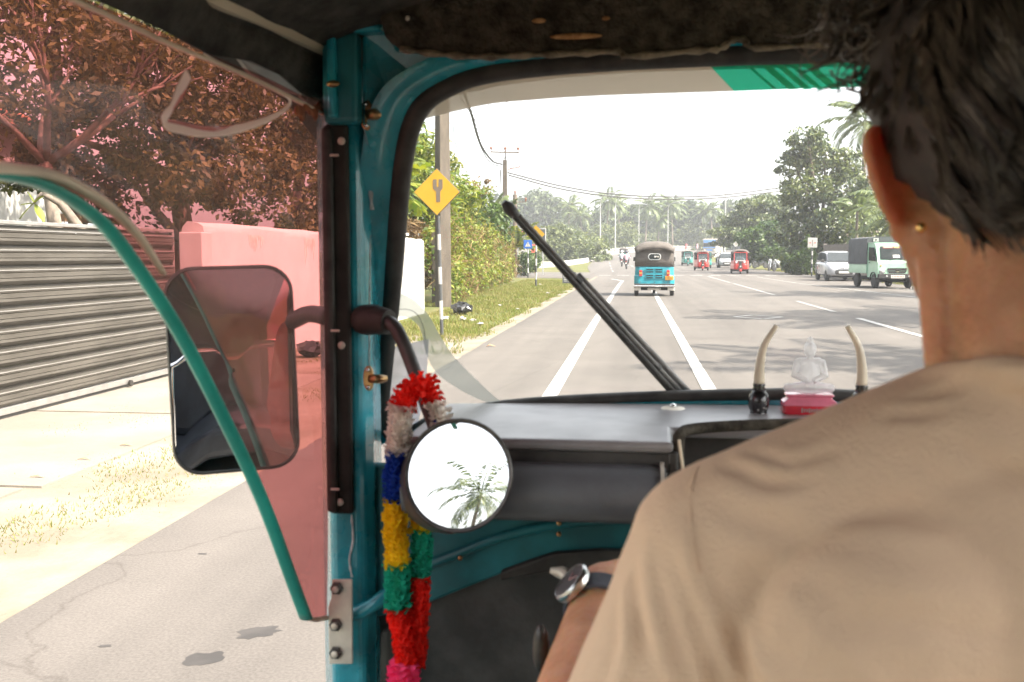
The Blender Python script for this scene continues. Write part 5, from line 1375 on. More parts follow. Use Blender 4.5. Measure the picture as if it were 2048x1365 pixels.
# --- hatchback
def hatchback(label, loc, rz, group):
    t = thing('parked_car' if 'parked' in label else 'oncoming_car', label, 'car', loc, rz, group)
    # local: front towards +Y
    secs = [(-1.70, 0.62, 0.42, 0.80), (-1.62, 0.72, 0.30, 0.92), (-0.9, 0.76, 0.24, 0.94), (0.3, 0.77, 0.24, 0.92), (0.95, 0.76, 0.24, 0.90), (1.45, 0.73, 0.24, 0.80), (1.70, 0.66, 0.26, 0.68), (1.78, 0.52, 0.32, 0.58)]
    mb = MB(); mb.loft([[Vector((x, y, z)) for x, z in rr_rect(0, (a + b_) / 2, 2 * w_, b_ - a, 0.13, 4)] for y, w_, a, b_ in secs]); mb.build('body', 'car_white', t, smooth=50)
    cab = [(-1.60, 0.62, 0.85, 1.05), (-1.35, 0.62, 0.85, 1.44), (-0.6, 0.60, 0.85, 1.50), (0.1, 0.59, 0.85, 1.48), (0.35, 0.60, 0.85, 1.40), (1.02, 0.68, 0.85, 0.92)]
    mb = MB(); mb.loft([[Vector((-w_ - 0.08 * (zt_ < 1.1), y, z0)), Vector((w_ + 0.08 * (zt_ < 1.1), y, z0)), Vector((w_ + 0.06, y, z0 + (zt_ - z0) * 0.35)), Vector((w_ - 0.02, y, zt_ - 0.05)), Vector((w_ - 0.12, y, zt_)), Vector((-w_ + 0.12, y, zt_)), Vector((-w_ + 0.02, y, zt_ - 0.05)), Vector((-w_ - 0.06, y, z0 + (zt_ - z0) * 0.35))] for y, w_, z0, zt_ in cab]); mb.build('cabin', 'car_white', t, smooth=40)
    MB().solid([(-0.64, 0.985, 0.965), (0.64, 0.985, 0.965), (0.53, 0.425, 1.40), (-0.53, 0.425, 1.40)], (0, 0.02, 0.025)).build('windscreen', 'car_glass', t)
    for sx in (-1, 1):
        MB().solid([(sx * 0.685, 0.78, 1.0), (sx * 0.60, 0.34, 1.36), (sx * 0.60, -0.55, 1.42), (sx * 0.68, -0.6, 1.0)], (sx * 0.015, 0, 0.0)).build('side_window', 'car_glass', t)
        MB().solid([(sx * 0.685, -0.66, 1.0), (sx * 0.60, -0.62, 1.42), (sx * 0.60, -1.2, 1.38), (sx * 0.67, -1.4, 1.05)], (sx * 0.015, 0, 0.0)).build('side_window', 'car_glass', t)
        MB().loft([[Vector((sx * x, y, z)) for x, y, z in q] for q in ([(0.38, 1.745, 0.58), (0.36, 1.70, 0.68), (0.44, 1.68, 0.70)], [(0.56, 1.66, 0.60), (0.56, 1.60, 0.74), (0.62, 1.56, 0.76)], [(0.69, 1.5, 0.66), (0.69, 1.42, 0.78), (0.70, 1.38, 0.79)])]).build('headlight', 'headlight_dark', t, bevel=0.01)
        MB().box((sx * 0.83, 0.72, 1.0), (0.17, 0.07, 0.12)).build('mirror', 'black_plastic', t, bevel=0.03)
        for y in (-1.1, 1.12):
            wheel(t, sx * 0.68, y, 0.275, 0.16)
    MB().solid(xz(rr_rect(0, 0.44, 0.86, 0.22, 0.09), 1.755), (0, 0.04, 0)).build('grille', 'tyre', t, bevel=0.01)
    MB().box((0, 1.80, 0.44), (0.5, 0.012, 0.11)).build('number_plate', 'plate_white', t)
    MB().box((0, 1.785, 0.62), (0.55, 0.02, 0.025)).build('upper_grille', 'dark_steel', t)
    MB().ball((0, 1.79, 0.64), (0.05, 0.02, 0.035), 10, 6).build('emblem', 'chrome', t, smooth=180)
    MB().box((0, 1.0, 0.22), (1.3, 1.4, 0.08)).build('underbody', 'tyre', t)
    MB().tube([(-0.5, 1.0, 0.975), (0.3, 0.99, 0.985)], 0.012, 6).build('wiper', 'tyre', t)
    return t
l = onto(1673, 560, 52.5); hatchback('white hatchback parked by the block wall next to the truck', l, R(180 + 1), 'white cars')
l = onto(1453, 537, 101); hatchback('white car coming towards us half hidden by the nearer red rickshaw', l, R(180 - 3), 'white cars')
# --- mini truck
l = onto(1766, 573, 41.0)
tk = thing('mini_truck', 'mint green mini truck with a dark canvas cover parked by the kerb', 'truck', l, R(180 + 6))
secs = [(0.35, 0.70, 0.42, 1.72, 0.10), (0.45, 0.74, 0.36, 1.78, 0.12), (1.05, 0.74, 0.34, 1.80, 0.14), (1.22, 0.73, 0.34, 1.72, 0.16)]
mb = MB()
cabp = [(0.35, 0.42), (1.50, 0.42), (1.56, 0.56), (1.55, 0.98), (1.50, 1.06), (1.22, 1.66), (1.12, 1.74), (0.35, 1.76)]
for_r = [[Vector((sx, y, z)) for y, z in cabp] for sx in (-0.70, -0.74, 0.74, 0.70)]
for_r[0] = [Vector((-0.70, 0.35 + (y - 0.35) * 0.985, 0.42 + (z - 0.42) * 0.985)) for y, z in cabp]; for_r[3] = [Vector((0.70, 0.35 + (y - 0.35) * 0.985, 0.42 + (z - 0.42) * 0.985)) for y, z in cabp]
mb.loft(for_r); mb.build('cab', 'mint', tk, bevel=0.035, seg=3)
def on_ws(x, t_):       # points on the sloping windscreen face
    return Vector((x, 1.505 - 0.28 * t_ + 0.012, 1.07 + 0.60 * t_))
MB().solid([on_ws(-0.62, 0.08), on_ws(0.62, 0.08), on_ws(0.57, 0.90), on_ws(-0.57, 0.90)], (0, 0.012, 0.006)).build('windscreen', 'car_glass', tk)
mb = MB()
for k, (x, mt) in enumerate(((-0.4, 0), (-0.15, 1), (0.12, 2), (0.35, 1))):
    pass
for x, ww, mt in ((0.28, 0.36, 'sign_red'), (-0.05, 0.22, 'light_amber'), (-0.35, 0.3, 'sign_blue')):
    MB().solid([on_ws(x - ww / 2, 0.78) + Vector((0, .016, .008)), on_ws(x + ww / 2, 0.78) + Vector((0, .016, .008)), on_ws(x + ww / 2, 0.87) + Vector((0, .016, .008)), on_ws(x - ww / 2, 0.87) + Vector((0, .016, .008))], (0, 0.003, 0.002)).build('windscreen_banner', mt, tk)
MB().solid([on_ws(-0.12, 0.16) + Vector((0, .016, .008)), on_ws(0.14, 0.16) + Vector((0, .016, .008)), on_ws(0.14, 0.34) + Vector((0, .016, .008)), on_ws(-0.12, 0.34) + Vector((0, .016, .008))], (0, 0.003, 0.002)).build('paper_notice', 'sign_white', tk)
for x0, x1 in ((0.45, 0.05), (-0.1, -0.45)):
    MB().tube([on_ws(x0, 0.0) + Vector((0, .03, 0)), on_ws(x1, 0.13) + Vector((0, .03, .01))], 0.012, 6).build('wiper', 'tyre', tk)
for sx in (-1, 1):
    MB().solid([(sx * 0.742, 0.55, 1.06), (sx * 0.742, 1.33, 1.06), (sx * 0.742, 1.12, 1.56), (sx * 0.742, 0.55, 1.58)], (sx * 0.012, 0, 0)).build('side_window', 'car_glass', tk)
    MB().box((sx * 0.80, 1.25, 1.16), (0.14, 0.05, 0.2)).build('mirror', 'tyre', tk, bevel=0.02)
    MB().box((sx * 0.747, 0.62, 0.98), (0.012, 0.14, 0.03)).build('door_handle', 'tyre', tk)
    hl = MB().lathe([(0.02, 0), (0.115, 0.0), (0.115, 0.03), (0.095, 0.04)], 18, Matrix.Translation((sx * 0.56, 1.55, 0.68)) @ Matrix.Rotation(R(-90), 4, 'X')).build('headlight', 'chrome', tk, smooth=40)
    MB().ball((sx * 0.56, 1.585, 0.68), (0.092, 0.025, 0.092), 14, 7).build('lens', 'light_clear', hl, smooth=180)
    MB().ball((sx * 0.62, 1.555, 0.87), (0.035, 0.02, 0.035), 10, 6).build('indicator', 'light_amber', tk, smooth=180)
    MB().ball((sx * 0.42, 1.66, 0.47), (0.035, 0.02, 0.035), 10, 6).build('fog_lamp', 'light_clear', tk, smooth=180)
    for y in (1.02, -1.05):
        wheel(tk, sx * 0.63, y, 0.285, 0.16)
    MB().loft([[Vector((sx * x, 1.02 + 0.34 * math.cos(a), 0.285 + 0.34 * math.sin(a))) for x in (0.55, 0.75)] for a in np.linspace(0, math.pi, 10)], False, False).build('wheel_arch', 'tyre', tk, solidify=0.01)
MB().solid(xz(rr_rect(0, 0.735, 0.74, 0.10, 0.02), 1.55), (0, 0.025, 0)).build('grille', 'tyre', tk)
MB().solid(xz([(-0.36, 0.665), (0.36, 0.665), (0.30, 0.59), (-0.30, 0.59)], 1.55), (0, 0.025, 0)).build('grille', 'tyre', tk)
MB().solid(disc(Vector((0, 1.575, 0.672)), 0.075, 0.05), (0, 0.012, 0)).build('emblem', 'chrome', tk)
for dx in (-0.018, 0.018):
    MB().box((dx, 1.59, 0.672), (0.008, 0.004, 0.055), Euler((0, R(20 if dx > 0 else -20), 0))).build('emblem_stroke', 'dark_steel', tk)
MB().box((0, 1.585, 0.475), (1.46, 0.15, 0.19)).build('bumper', 'tyre', tk, bevel=0.03)
MB().box((0, 1.665, 0.46), (0.52, 0.012, 0.12)).build('number_plate', 'plate_white', tk)
mb = MB()
for k in range(8):
    mb.box((-0.2 + 0.057 * k, 1.673, 0.46), (0.03, 0.004, 0.06))
mb.build('lettering', 'sign_red', tk)
bd = MB().box((0, -0.80, 0.74), (1.48, 2.15, 0.36)).build('cargo_bed', 'mint', tk, bevel=0.02)
for k in range(7):
    MB().box((-0.745, -1.7 + 0.3 * k, 0.72), (0.02, 0.05, 0.3)).build('bed_rib', 'mint', bd)
mb = MB()
cvp = [(-0.76, 0.92), (-0.76, 1.86), (-0.70, 1.95), (-0.35, 2.0), (0.35, 2.0), (0.70, 1.95), (0.76, 1.86), (0.76, 0.92)]
mb.loft([[Vector((x + (0.012 if i % 2 else 0) * (1 if x > 0 else -1), y, z - (0.02 if i % 2 else 0) * (z > 1.5))) for x, z in cvp] for i, y in enumerate(np.linspace(-1.9, 0.34, 9))]); mb.build('canvas_cover', 'canvas_grey', tk, smooth=35)
st = MB().box((0.42, 0.362, 1.87), (0.2, 0.015, 0.13)).build('sticker', 'sign_white', tk)
MB().box((0.42, 0.372, 1.87), (0.09, 0.006, 0.06)).build('print', 'dark_steel', st)
MB().box((0, -0.3, 0.36), (0.5, 2.9, 0.14)).build('chassis', 'tyre', tk)
MB().tube([(-0.6, 1.02, 0.285), (0.6, 1.02, 0.285)], 0.045, 8).build('axle', 'tyre', tk)
# folding chair frame by the wall
b_ = px_base(1836, 38.5); fc = thing('metal_chair', 'dark metal chair frame against the wall right of the truck', 'chair', b_)
for x in (-0.2, 0.2):
    for y in (-0.2, 0.2):
        MB().tube([(x, y, 0), (x, y, 0.45 if y < 0 else 0.85)], 0.018, 6).build('leg', 'dark_steel', fc)
MB().box((0, 0, 0.46), (0.44, 0.44, 0.03)).build('seat', 'dark_steel', fc); MB().box((0, 0.2, 0.75), (0.42, 0.03, 0.2)).build('backrest', 'dark_steel', fc)
# --- bus coming over the bridge
l = px_base(1419, 176); bt = thing('bus', 'blue and grey bus coming down from the bridge', 'bus', l, R(180 - 12))
MB().box((0, -4.2, 1.55), (2.3, 9, 2.5)).build('body', 'plaster', bt, bevel=0.15)
MB().box((0, 0.31, 2.35), (2.1, 0.06, 0.5)).build('header_panel', 'bus_blue', bt, bevel=0.03)
MB().box((0, 0.32, 1.72), (2.0, 0.05, 0.65)).build('windscreen', 'car_glass', bt)
MB().box((0, 0.33, 1.30), (2.2, 0.06, 0.16)).build('band', 'bus_blue', bt)
MB().box((0, 0.35, 0.85), (1.0, 0.06, 0.3)).build('grille', 'bus_blue', bt)
MB().box((0, 0.36, 0.42), (2.3, 0.12, 0.22)).build('bumper', 'lamp_steel', bt)
for sx in (-1, 1):
    MB().ball((sx * 0.8, 0.34, 0.82), (0.13, 0.05, 0.13), 10, 6).build('headlight', 'light_clear', bt, smooth=180)
    for k in range(6):
        MB().box((sx * 1.16, -0.9 - 1.35 * k, 1.95), (0.03, 1.1, 0.7)).build('side_window', 'car_glass', bt)
    for y in (-0.9, -6.5):
        wheel(bt, sx * 1.0, y, 0.45, 0.28)

# ================================================================== THE CABIN WE SIT IN
from mathutils import noise as mnoise
from mathutils.bvhtree import BVHTree
XC = 0.23
pbr('floor_mat', (0.30, 0.28, 0.25), rough=0.8, var=0.15, vscale=8, bump=0.2, bscale=60)
own = thing('auto_rickshaw', 'dark teal auto rickshaw whose cabin we sit in, seen from its back seat', 'auto rickshaw', (XC, 0.3, 0), world=True)
def G(x, z):
    return 1.36 - 0.44 * (z - 1.055) - 0.20 * (x - XC) ** 2
def on_glass(px, py, off=0.0):
    p = hit(px, py, lambda q: q.y - off - G(q.x, q.z), 0.5, 2.5)
    return p
half = [(1612, 106), (1400, 113), (1200, 123), (1050, 136), (960, 150), (900, 172), (850, 205), (822, 255), (806, 330), (796, 430), (788, 540), (780, 640), (773, 740), (768, 820), (773, 860), (795, 871), (830, 858), (880, 836), (1010, 811), (1200, 798), (1400, 791), (1612, 787)]
left = catmull([on_glass(*q) for q in half], 4)
right = [Vector((2 * XC - p.x, p.y, p.z)) for p in reversed(left)]
outl = left + right[1:-1]
gc = Vector((XC, 0, 1.27))
def scaled(k, off=0.0, grow=0.0):
    r_ = []
    for p in outl:
        d = Vector((p.x - gc.x, 0, p.z - gc.z)); L = d.length
        x, z = gc.x + d.x * k + d.x / L * grow, gc.z + d.z * k + d.z / L * grow
        r_.append(Vector((x, G(x, z) + off, z)))
    return r_
MB().loft([scaled(k) for k in (1.0, 0.8, 0.6, 0.4, 0.2, 0.04)], False).build('windscreen', 'windscreen', own, smooth=180)
cl = scaled(1.0); cl = cl + [cl[0], cl[1]]
MB().tube([p + Vector((0, -0.004, 0)) for p in cl], [0.0080 + 0.0048 * smoothstep(1.03, 1.25, p.z) for p in cl], 10, False).build('windscreen_rubber', 'black_rubber', own, smooth=180)
# painted surround
fr = MB()
fr.loft([scaled(1.0, -0.012, 0.008), scaled(1.0, -0.020, 0.020), scaled(1.0, -0.012, 0.045), scaled(1.0, 0.02, 0.052), scaled(1.0, 0.02, 0.008)], False)
fr.build('windscreen_surround', 'teal_paint', own, smooth=60)
# left pillar (and its twin behind the driver)
sec = [at(655, 700, 1.15), at(722, 700, 1.15), at(745, 700, 1.175), at(762, 700, 1.25), at(640, 700, 1.26)]
for mir in (False, True):
    pts = [Vector((2 * XC - p.x if mir else p.x, p.y, 0)) for p in sec]
    mb = MB(); mb.loft([[Vector((p.x, p.y, z)) for p in pts] for z in (0.30, 0.9, 1.20, 1.47)])
    mb.build('pillar', 'teal_paint', own, bevel=0.008, seg=3)
px0, px1 = at(657, 700, 1.148).x, at(705, 700, 1.148).x
zt, zb = at(700, 250, 1.148).z, at(700, 1026, 1.148).z
stp = MB().box(((px0 + px1) / 2, 1.144, (zt + zb) / 2), (px1 - px0, 0.010, zt - zb)).build('door_seal', 'black_strip', own, bevel=0.004)
MB().box((px0 + 0.006, 1.136, (zt + zb) / 2), (0.013, 0.012, zt - zb - 0.006)).build('seal_lip', 'black_rubber', stp, bevel=0.005)
def screw(px, py, Y, r=0.0045, mat='galvanised'):
    p = at(px, py, Y)
    return MB().lathe([(0.0005, 0), (r, 0.001), (r, 0.003), (r * 0.5, 0.0042), (0.0004, 0.0044)], 12, Matrix.Translation(p) @ Matrix.Rotation(R(90), 4, 'X')).build('screw', mat, own, smooth=40)
for q in ((684, 283), (684, 691), (681, 1004)):
    screw(*q, 1.1385)
for q in ((670, 311), (672, 662), (672, 979)):
    p = at(*q, 1.129); MB().tube([p + Vector((-0.006, 0, 0)), p + Vector((0.004, 0, 0))], 0.0016, 6).build('staple', 'galvanised', own)
# chipped paint streaks standing a hair proud of the pillar
for pts_, w_ in ((((745, 255), (748, 300), (741, 360), (744, 420)), 5), (((741, 470), (739, 620), (738, 760)), 2.2), (((703, 1030), (706, 1080), (699, 1120), (704, 1155)), 3), (((795, 120), (790, 150), (795, 190)), 6), (((836, 160), (815, 178), (800, 200)), 4)):
    Y = 1.146 if pts_[0][0] < 730 else (1.165 if pts_[0][0] < 760 else 1.19)
    q = catmull([at(a, b_, Y) for a, b_ in pts_], 4)
    MB().tube(q, [w_ * Y / F * (0.4 + 0.6 * abs(math.sin(i * 1.7))) for i in range(len(q))], 6, flat=0.12, up=Vector((0, 1, 0))).build('paint_chip', 'chipped', own, smooth=180)
# upper bracket and lip
a, b_ = at(650, 70, 1.13), at(722, 249, 1.13)
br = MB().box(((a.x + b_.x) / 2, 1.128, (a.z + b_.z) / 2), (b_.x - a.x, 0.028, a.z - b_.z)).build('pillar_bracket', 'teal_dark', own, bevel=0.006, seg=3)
MB().box((at(664, 160, 1.11).x, 1.111, (a.z + b_.z) / 2), (0.010, 0.012, a.z - b_.z - 0.01)).build('flange', 'teal_paint', br, bevel=0.003)
MB().solid([at(640, 48, 1.10), at(690, 30, 1.11), at(735, 0, 1.12), at(742, -30, 1.12), at(762, 40, 1.12), at(764, 62, 1.12), at(700, 64, 1.11), at(645, 72, 1.10)], (0, 0.03, 0)).build('header_gusset', 'teal_paint', own, bevel=0.005)
MB().solid([at(722, 62, 1.135), at(775, 60, 1.135), at(800, 95, 1.14), at(960, 112, 1.145), at(900, 140, 1.15), at(850, 170, 1.15), at(800, 230, 1.15), at(768, 300, 1.15), at(735, 300, 1.14), at(722, 250, 1.135)], (0, 0.02, 0)).build('corner_panel', 'teal_paint', own, bevel=0.006, seg=3)
p = at(666, 168, 1.10); MB().ball(p, (0.008, 0.004, 0.004), 8, 6).build('rusty_bolt', 'brass', own, smooth=180)
# catches
for px, py, s in ((738, 233, 1.0), (742, 755, 0.85)):
    p = at(px, py, 1.15)
    ct = MB().solid([p + Vector((x * s, -0.012, z * s)) for x, z in [(0.008 * math.cos(t), 0.018 * math.sin(t)) for t in np.linspace(0, 2 * math.pi, 16, endpoint=False)]], (0, 0.004, 0)).build('catch', 'brass', own, bevel=0.0015)
    MB().tube([p + Vector((0.002, -0.013, 0)), p + Vector((0.012, -0.016, 0)), p + Vector((0.022, -0.01, 0))], [0.006 * s, 0.007 * s, 0.004 * s], 8).build('tongue', 'brass', ct, smooth=180)
    for dz in (-0.012, 0.012):
        MB().ball(p + Vector((0, -0.014, dz * s)), 0.003 * s, 8, 6).build('rivet', 'steel', ct, smooth=180)
# bracket plate with bolts
a, b_ = at(657, 1160, 1.12), at(705, 1329, 1.12)
k = 1.12 / F
plt = MB().solid([at(664, 1160, 1.125), at(704, 1160, 1.125), at(705, 1329, 1.125), at(658, 1329, 1.125), at(656, 1215, 1.125), at(662, 1198, 1.125)], (0, 0.004, 0)).build('hinge_plate', 'galvanised', own, bevel=0.0012)
for q in ((674, 1176), (672, 1249), (672, 1305)):
    p = at(*q, 1.1245)
    bo = MB().lathe([(0.0078, 0), (0.0078, 0.004), (0.006, 0.0055)], 6, Matrix.Translation(p) @ Matrix.Rotation(R(90), 4, 'X')).build('bolt', 'dark_steel', plt)
    MB().lathe([(0.004, 0.004), (0.004, 0.008), (0.002, 0.009)], 12, Matrix.Translation(p) @ Matrix.Rotation(R(90), 4, 'X')).build('bolt_end', 'galvanised', bo, smooth=40)
# header lining (felt) with rusty slots
hl_px = [(745, -70), (752, 10), (768, 75), (800, 98), (870, 108), (960, 114), (1050, 111), (1150, 107), (1238, 103), (1258, 113), (1400, 101), (1440, 98), (1466, 80), (1492, 80), (1512, 96), (1690, 86), (1900, 80), (2200, 88), (2420, 112), (2520, 60), (2560, -70)]
hp_ = [at(x, y, 1.10) for x, y in hl_px]
MB().solid(hp_, (0, 0.022, 0)).build('header_lining', 'felt', own, bevel=0.006)
edge = catmull([at(x, y, 1.099) for x, y in hl_px[3:18]], 4)
MB().tube(edge, [0.0035 + 0.0015 * math.sin(i * 2.3) for i in range(len(edge))], 7).build('lining_edge', 'dusty_edge', own, smooth=180)
for px, py, wx, hx in ((1152, 73, 52, 6), (1078, 42, 14, 5), (1212, 37, 8, 4), (815, 37, 5, 5)):
    p = at(px, py, 1.0985)
    MB().ball(p, (wx * 1.1 / F, 0.0012, hx * 1.1 / F), 16, 8).build('slot', 'rust_tan' if px > 900 else 'galvanised', own, smooth=180)
# roof: crowned canvas from above the windscreen to the back
rf = MB(); rows_ = []
for y, z, e in ((1.36, 1.50, 0.10), (1.20, 1.545, 0.10), (1.0, 1.575, 0.12), (0.5, 1.62, 0.15), (0.0, 1.64, 0.16), (-0.6, 1.63, 0.16), (-1.05, 1.57, 0.18)):
    rows_.append([Vector((XC + x, y, z - e * abs(x / 0.66) ** 4)) for x in np.linspace(-0.66, 0.66, 17)])
rf.loft(rows_, False, False); rf.build('roof', 'black_fabric', own, smooth=180, solidify=0.012)
bk = MB(); bk.loft([[Vector((XC + x, -1.05, z)) for x in (-0.66, 0.66)] for z in (0.3, 0.9, 1.45, 1.57)], False, False); bk.build('rear_wall', 'black_fabric', own, solidify=0.02)
for sx in (-1, 1):
    q = MB(); q.loft([[Vector((XC + sx * 0.66, y, z)) for y in (-1.05, -0.86)] for z in (0.35, 1.45)], False, False); q.build('side_curtain', 'black_fabric', own, solidify=0.012)
    MB().box((XC + sx * 0.63, 0.05, 0.45), (0.06, 2.1, 0.3)).build('side_sill', 'teal_paint', own, bevel=0.02)
MB().box((XC, 0.1, 0.30), (1.2, 2.3, 0.03)).build('floor', 'floor_mat', own)
MB().box((XC, -0.62, 0.56), (1.15, 0.6, 0.16)).build('rear_seat', 'seat_vinyl', own, bevel=0.04, seg=3)
MB().box((XC, -0.93, 0.92), (1.15, 0.14, 0.6)).build('seat_back', 'seat_vinyl', own, bevel=0.05, seg=3)
MB().box((XC, 0.50, 0.52), (0.62, 0.36, 0.14)).build('driver_seat', 'seat_vinyl', own, bevel=0.04, seg=3)
MB().tube([(-0.33, -0.05, 0.32), (-0.33, -0.05, 0.98), (-0.2, -0.1, 1.02), (0.6, -0.1, 1.02), (0.75, -0.05, 0.95), (0.75, -0.05, 0.32)], 0.013, 10).build('grab_rail', 'chrome', own, smooth=180)
MB().tube([(-0.38, -0.3, 0.32), (-0.38, -0.3, 1.46)], 0.014, 10).build('canopy_post', 'chrome', own, smooth=180)
# outer side rail of the roof, flap and a grey patch put in for a reflection
ra = catmull([at(395, -20, 0.88), at(430, 0, 0.90), at(540, 48, 1.01), at(656, 103, 1.145)], 5)
MB().tube(ra, 0.0095, 6, flat=0.8).build('roof_rail', 'rail_metal', own, smooth=30)
MB().tube([p + Vector((0.004, 0, 0.011)) for p in ra], 0.0045, 6).build('rail_lip', 'rail_metal', own, smooth=30)
fl = MB()
lo_ = [at(60, -60, 0.69), at(200, 2, 0.745), at(330, 62, 0.84), at(420, 108, 0.94), at(500, 122, 1.0), at(560, 150, 1.06), at(600, 185, 1.12), at(648, 214, 1.16)]
up_ = [at(300, -180, 0.69), at(330, -100, 0.75), at(400, -60, 0.84), at(440, -15, 0.92), at(500, 20, 0.98), at(560, 48, 1.04), at(610, 75, 1.10), at(655, 95, 1.15)]
fl.loft([lo_, [(a + b) / 2 + Vector((0.004, 0, 0)) for a, b in zip(lo_, up_)], up_], False, False)
fl.build('side_flap', 'black_fabric', own, smooth=180, solidify=0.004)
ou = MB(); ou.loft([up_, [p + Vector((-0.06, 0.0, 0.10)) for p in up_]], False, False); ou.build('flap_upper', 'black_fabric', own, solidify=0.004)
MB().solid([at(480, 118, 1.0), at(540, 118, 1.04), at(580, 160, 1.09), at(600, 190, 1.13), at(560, 180, 1.10), at(500, 146, 1.03)], (-0.004, 0, 0)).build('grey_reflection', 'grey_vinyl', own)
MB().solid([at(602, 140, 1.12), at(617, 150, 1.13), at(615, 205, 1.14), at(603, 195, 1.13)], (-0.004, 0, 0)).build('strap', 'grey_vinyl', own)

# ---- red film side screen
def film_fn(p):
    return p.x - (-0.36 - 0.12 * (1.15 - p.y))
def on_film(px, py, off=0.0):
    p = hit(px, py, film_fn, 0.2, 2.2)
    return p + Vector((off, 0, 0))
curve = catmull([on_film(*q) for q in ((-260, 345), (-120, 340), (0, 350), (100, 376), (200, 442), (270, 530), (345, 642), (400, 742), (450, 842), (500, 945), (540, 1040), (580, 1150), (612, 1236))], 6)
opp_px = [(-260, -60), (-100, -60), (60, -40), (200, 10), (330, 66), (420, 110), (520, 150), (600, 190), (652, 222), (654, 420), (656, 640), (656, 860), (656, 1080), (654, 1236)]
opp = catmull([on_film(*q) for q in opp_px], 6)
n = len(curve); fm = MB(); rows_ = []
def resamp(P, n):
    d = [0]
    for a, b in zip(P, P[1:]):
        d.append(d[-1] + (b - a).length)
    out = []
    for k in range(n):
        t = d[-1] * k / (n - 1); i = max(j for j in range(len(d)) if d[j] <= t + 1e-9); i = min(i, len(P) - 2)
        u = (t - d[i]) / max(1e-9, d[i + 1] - d[i]); out.append(P[i].lerp(P[i + 1], u))
    return out
cu_, op_ = resamp(curve, 70), resamp(opp, 70)
for k in range(15):
    row = []
    for a, b in zip(cu_, op_):
        p = a.lerp(b, k / 14)
        p = p + Vector((0.004 * math.sin(p.z * 23 + p.y * 9) + 0.003 * mnoise.noise(p * 9), 0, 0)) * min(1, k / 3, (14 - k) / 3)
        row.append(p)
    rows_.append(row)
fm.loft(rows_, False, False)
film = fm.build('side_screen', 'film_red', own, smooth=180)
cp = resamp(curve, 60)
MB().tube(cp, [0.0076 + 0.001 * i / 60 for i in range(60)], 10, flat=0.5).build('edge_piping', 'piping', film, smooth=180)
ln = catmull([on_film(*q, 0.004) for q in ((-200, 325), (0, 338), (100, 354), (200, 408), (270, 476), (318, 548))], 5)
MB().tube(ln, [0.0110 - 0.0075 * i / (len(ln) - 1) for i in range(len(ln))], 8, flat=0.5).build('edge_lining', 'piping_lining', film, smooth=180)
tp = catmull([on_film(*q, 0.003) for q in ((-100, -75), (60, -30), (200, 28), (330, 88), (430, 128), (520, 168), (640, 228))], 5)
MB().tube(tp, 0.004, 8, flat=0.5).build('top_hem', 'piping_lining', film, smooth=180)
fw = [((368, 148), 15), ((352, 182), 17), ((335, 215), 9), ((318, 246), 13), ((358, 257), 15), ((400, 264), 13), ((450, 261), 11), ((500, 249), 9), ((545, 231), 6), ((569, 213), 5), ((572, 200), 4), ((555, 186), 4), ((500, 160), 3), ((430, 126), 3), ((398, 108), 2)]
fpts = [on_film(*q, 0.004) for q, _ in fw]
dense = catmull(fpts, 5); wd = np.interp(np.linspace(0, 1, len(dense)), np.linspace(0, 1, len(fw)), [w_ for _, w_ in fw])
MB().tube(dense, [w_ * 0.95 / F * 0.9 for w_ in wd], 8, flat=0.08, up=Vector((1, 0, 0))).build('film_reflection', 'reflection_white', film, smooth=180)  # white strip built in place of the curved reflection on the film
mb = MB()
for k in range(8):
    mb.ball(on_film(586 + 9 * k, 222 + 8 * math.sin(k * 2.2), 0.005), (0.003, 0.009, 0.007 + 0.003 * math.sin(k * 1.9)), 8, 6)
obj('repair_tape', remesh(mb, 'repair_tape', 0.0025, 2), 'rust_tape', film)
# clear corner tab at the bottom
MB().tube([on_film(612, 1236), on_film(632, 1240), on_film(654, 1236)], 0.003, 8).build('bottom_hem', 'piping_lining', film, smooth=180)

# ---- outside mirror, tall rounded rectangle
mc = at(467, 740, 1.22)
tgt = Vector((0.30, -0.55, 0.90))
nn = ((tgt - mc).normalized() + (CAM - mc).normalized()).normalized()
rx_ = Vector((0, 0, 1)).cross(nn).normalized(); uz_ = nn.cross(rx_)
M = Matrix((( -rx_.x, uz_.x, nn.x, mc.x), (-rx_.y, uz_.y, nn.y, mc.y), (-rx_.z, uz_.z, nn.z, mc.z), (0, 0, 0, 1)))
M = Matrix(((rx_.x, uz_.x, nn.x, mc.x), (rx_.y, uz_.y, nn.y, mc.y), (rx_.z, uz_.z, nn.z, mc.z), (0, 0, 0, 1))) @ Matrix.Rotation(R(1.5), 4, 'Z')
dist = (mc - CAM).length
wx, hz = 243 * dist / F * 0.98, 408 * dist / F * 0.98
pl_ = rr_rect(0, 0, wx, hz, 0.036, 7)
om = MB(); om.loft([[M @ Vector((x * k, y * k, z)) for x, y in pl_] for k, z in ((0.90, -0.035), (0.97, -0.028), (1.0, -0.012), (1.0, 0.0), (0.972, 0.003), (0.955, -0.001))], True)
omo = om.build('side_mirror', 'black_plastic', own, smooth=40)
og = MB(); og.loft([[M @ Vector((x * k * 0.955, y * k * 0.965, 0.0015 + 0.004 * (1 - k * k))) for x, y in pl_] for k in (1.0, 0.8, 0.6, 0.4, 0.2, 0.02)], False); og.build('mirror_glass', 'mirror_glass', omo, smooth=180)
MB().tube(catmull([at(560, 655, 1.26), at(590, 640, 1.25), at(620, 628, 1.22), at(660, 636, 1.18)], 5), [0.011] * 16, 10).build('mirror_arm', 'black_plastic', omo, smooth=180)

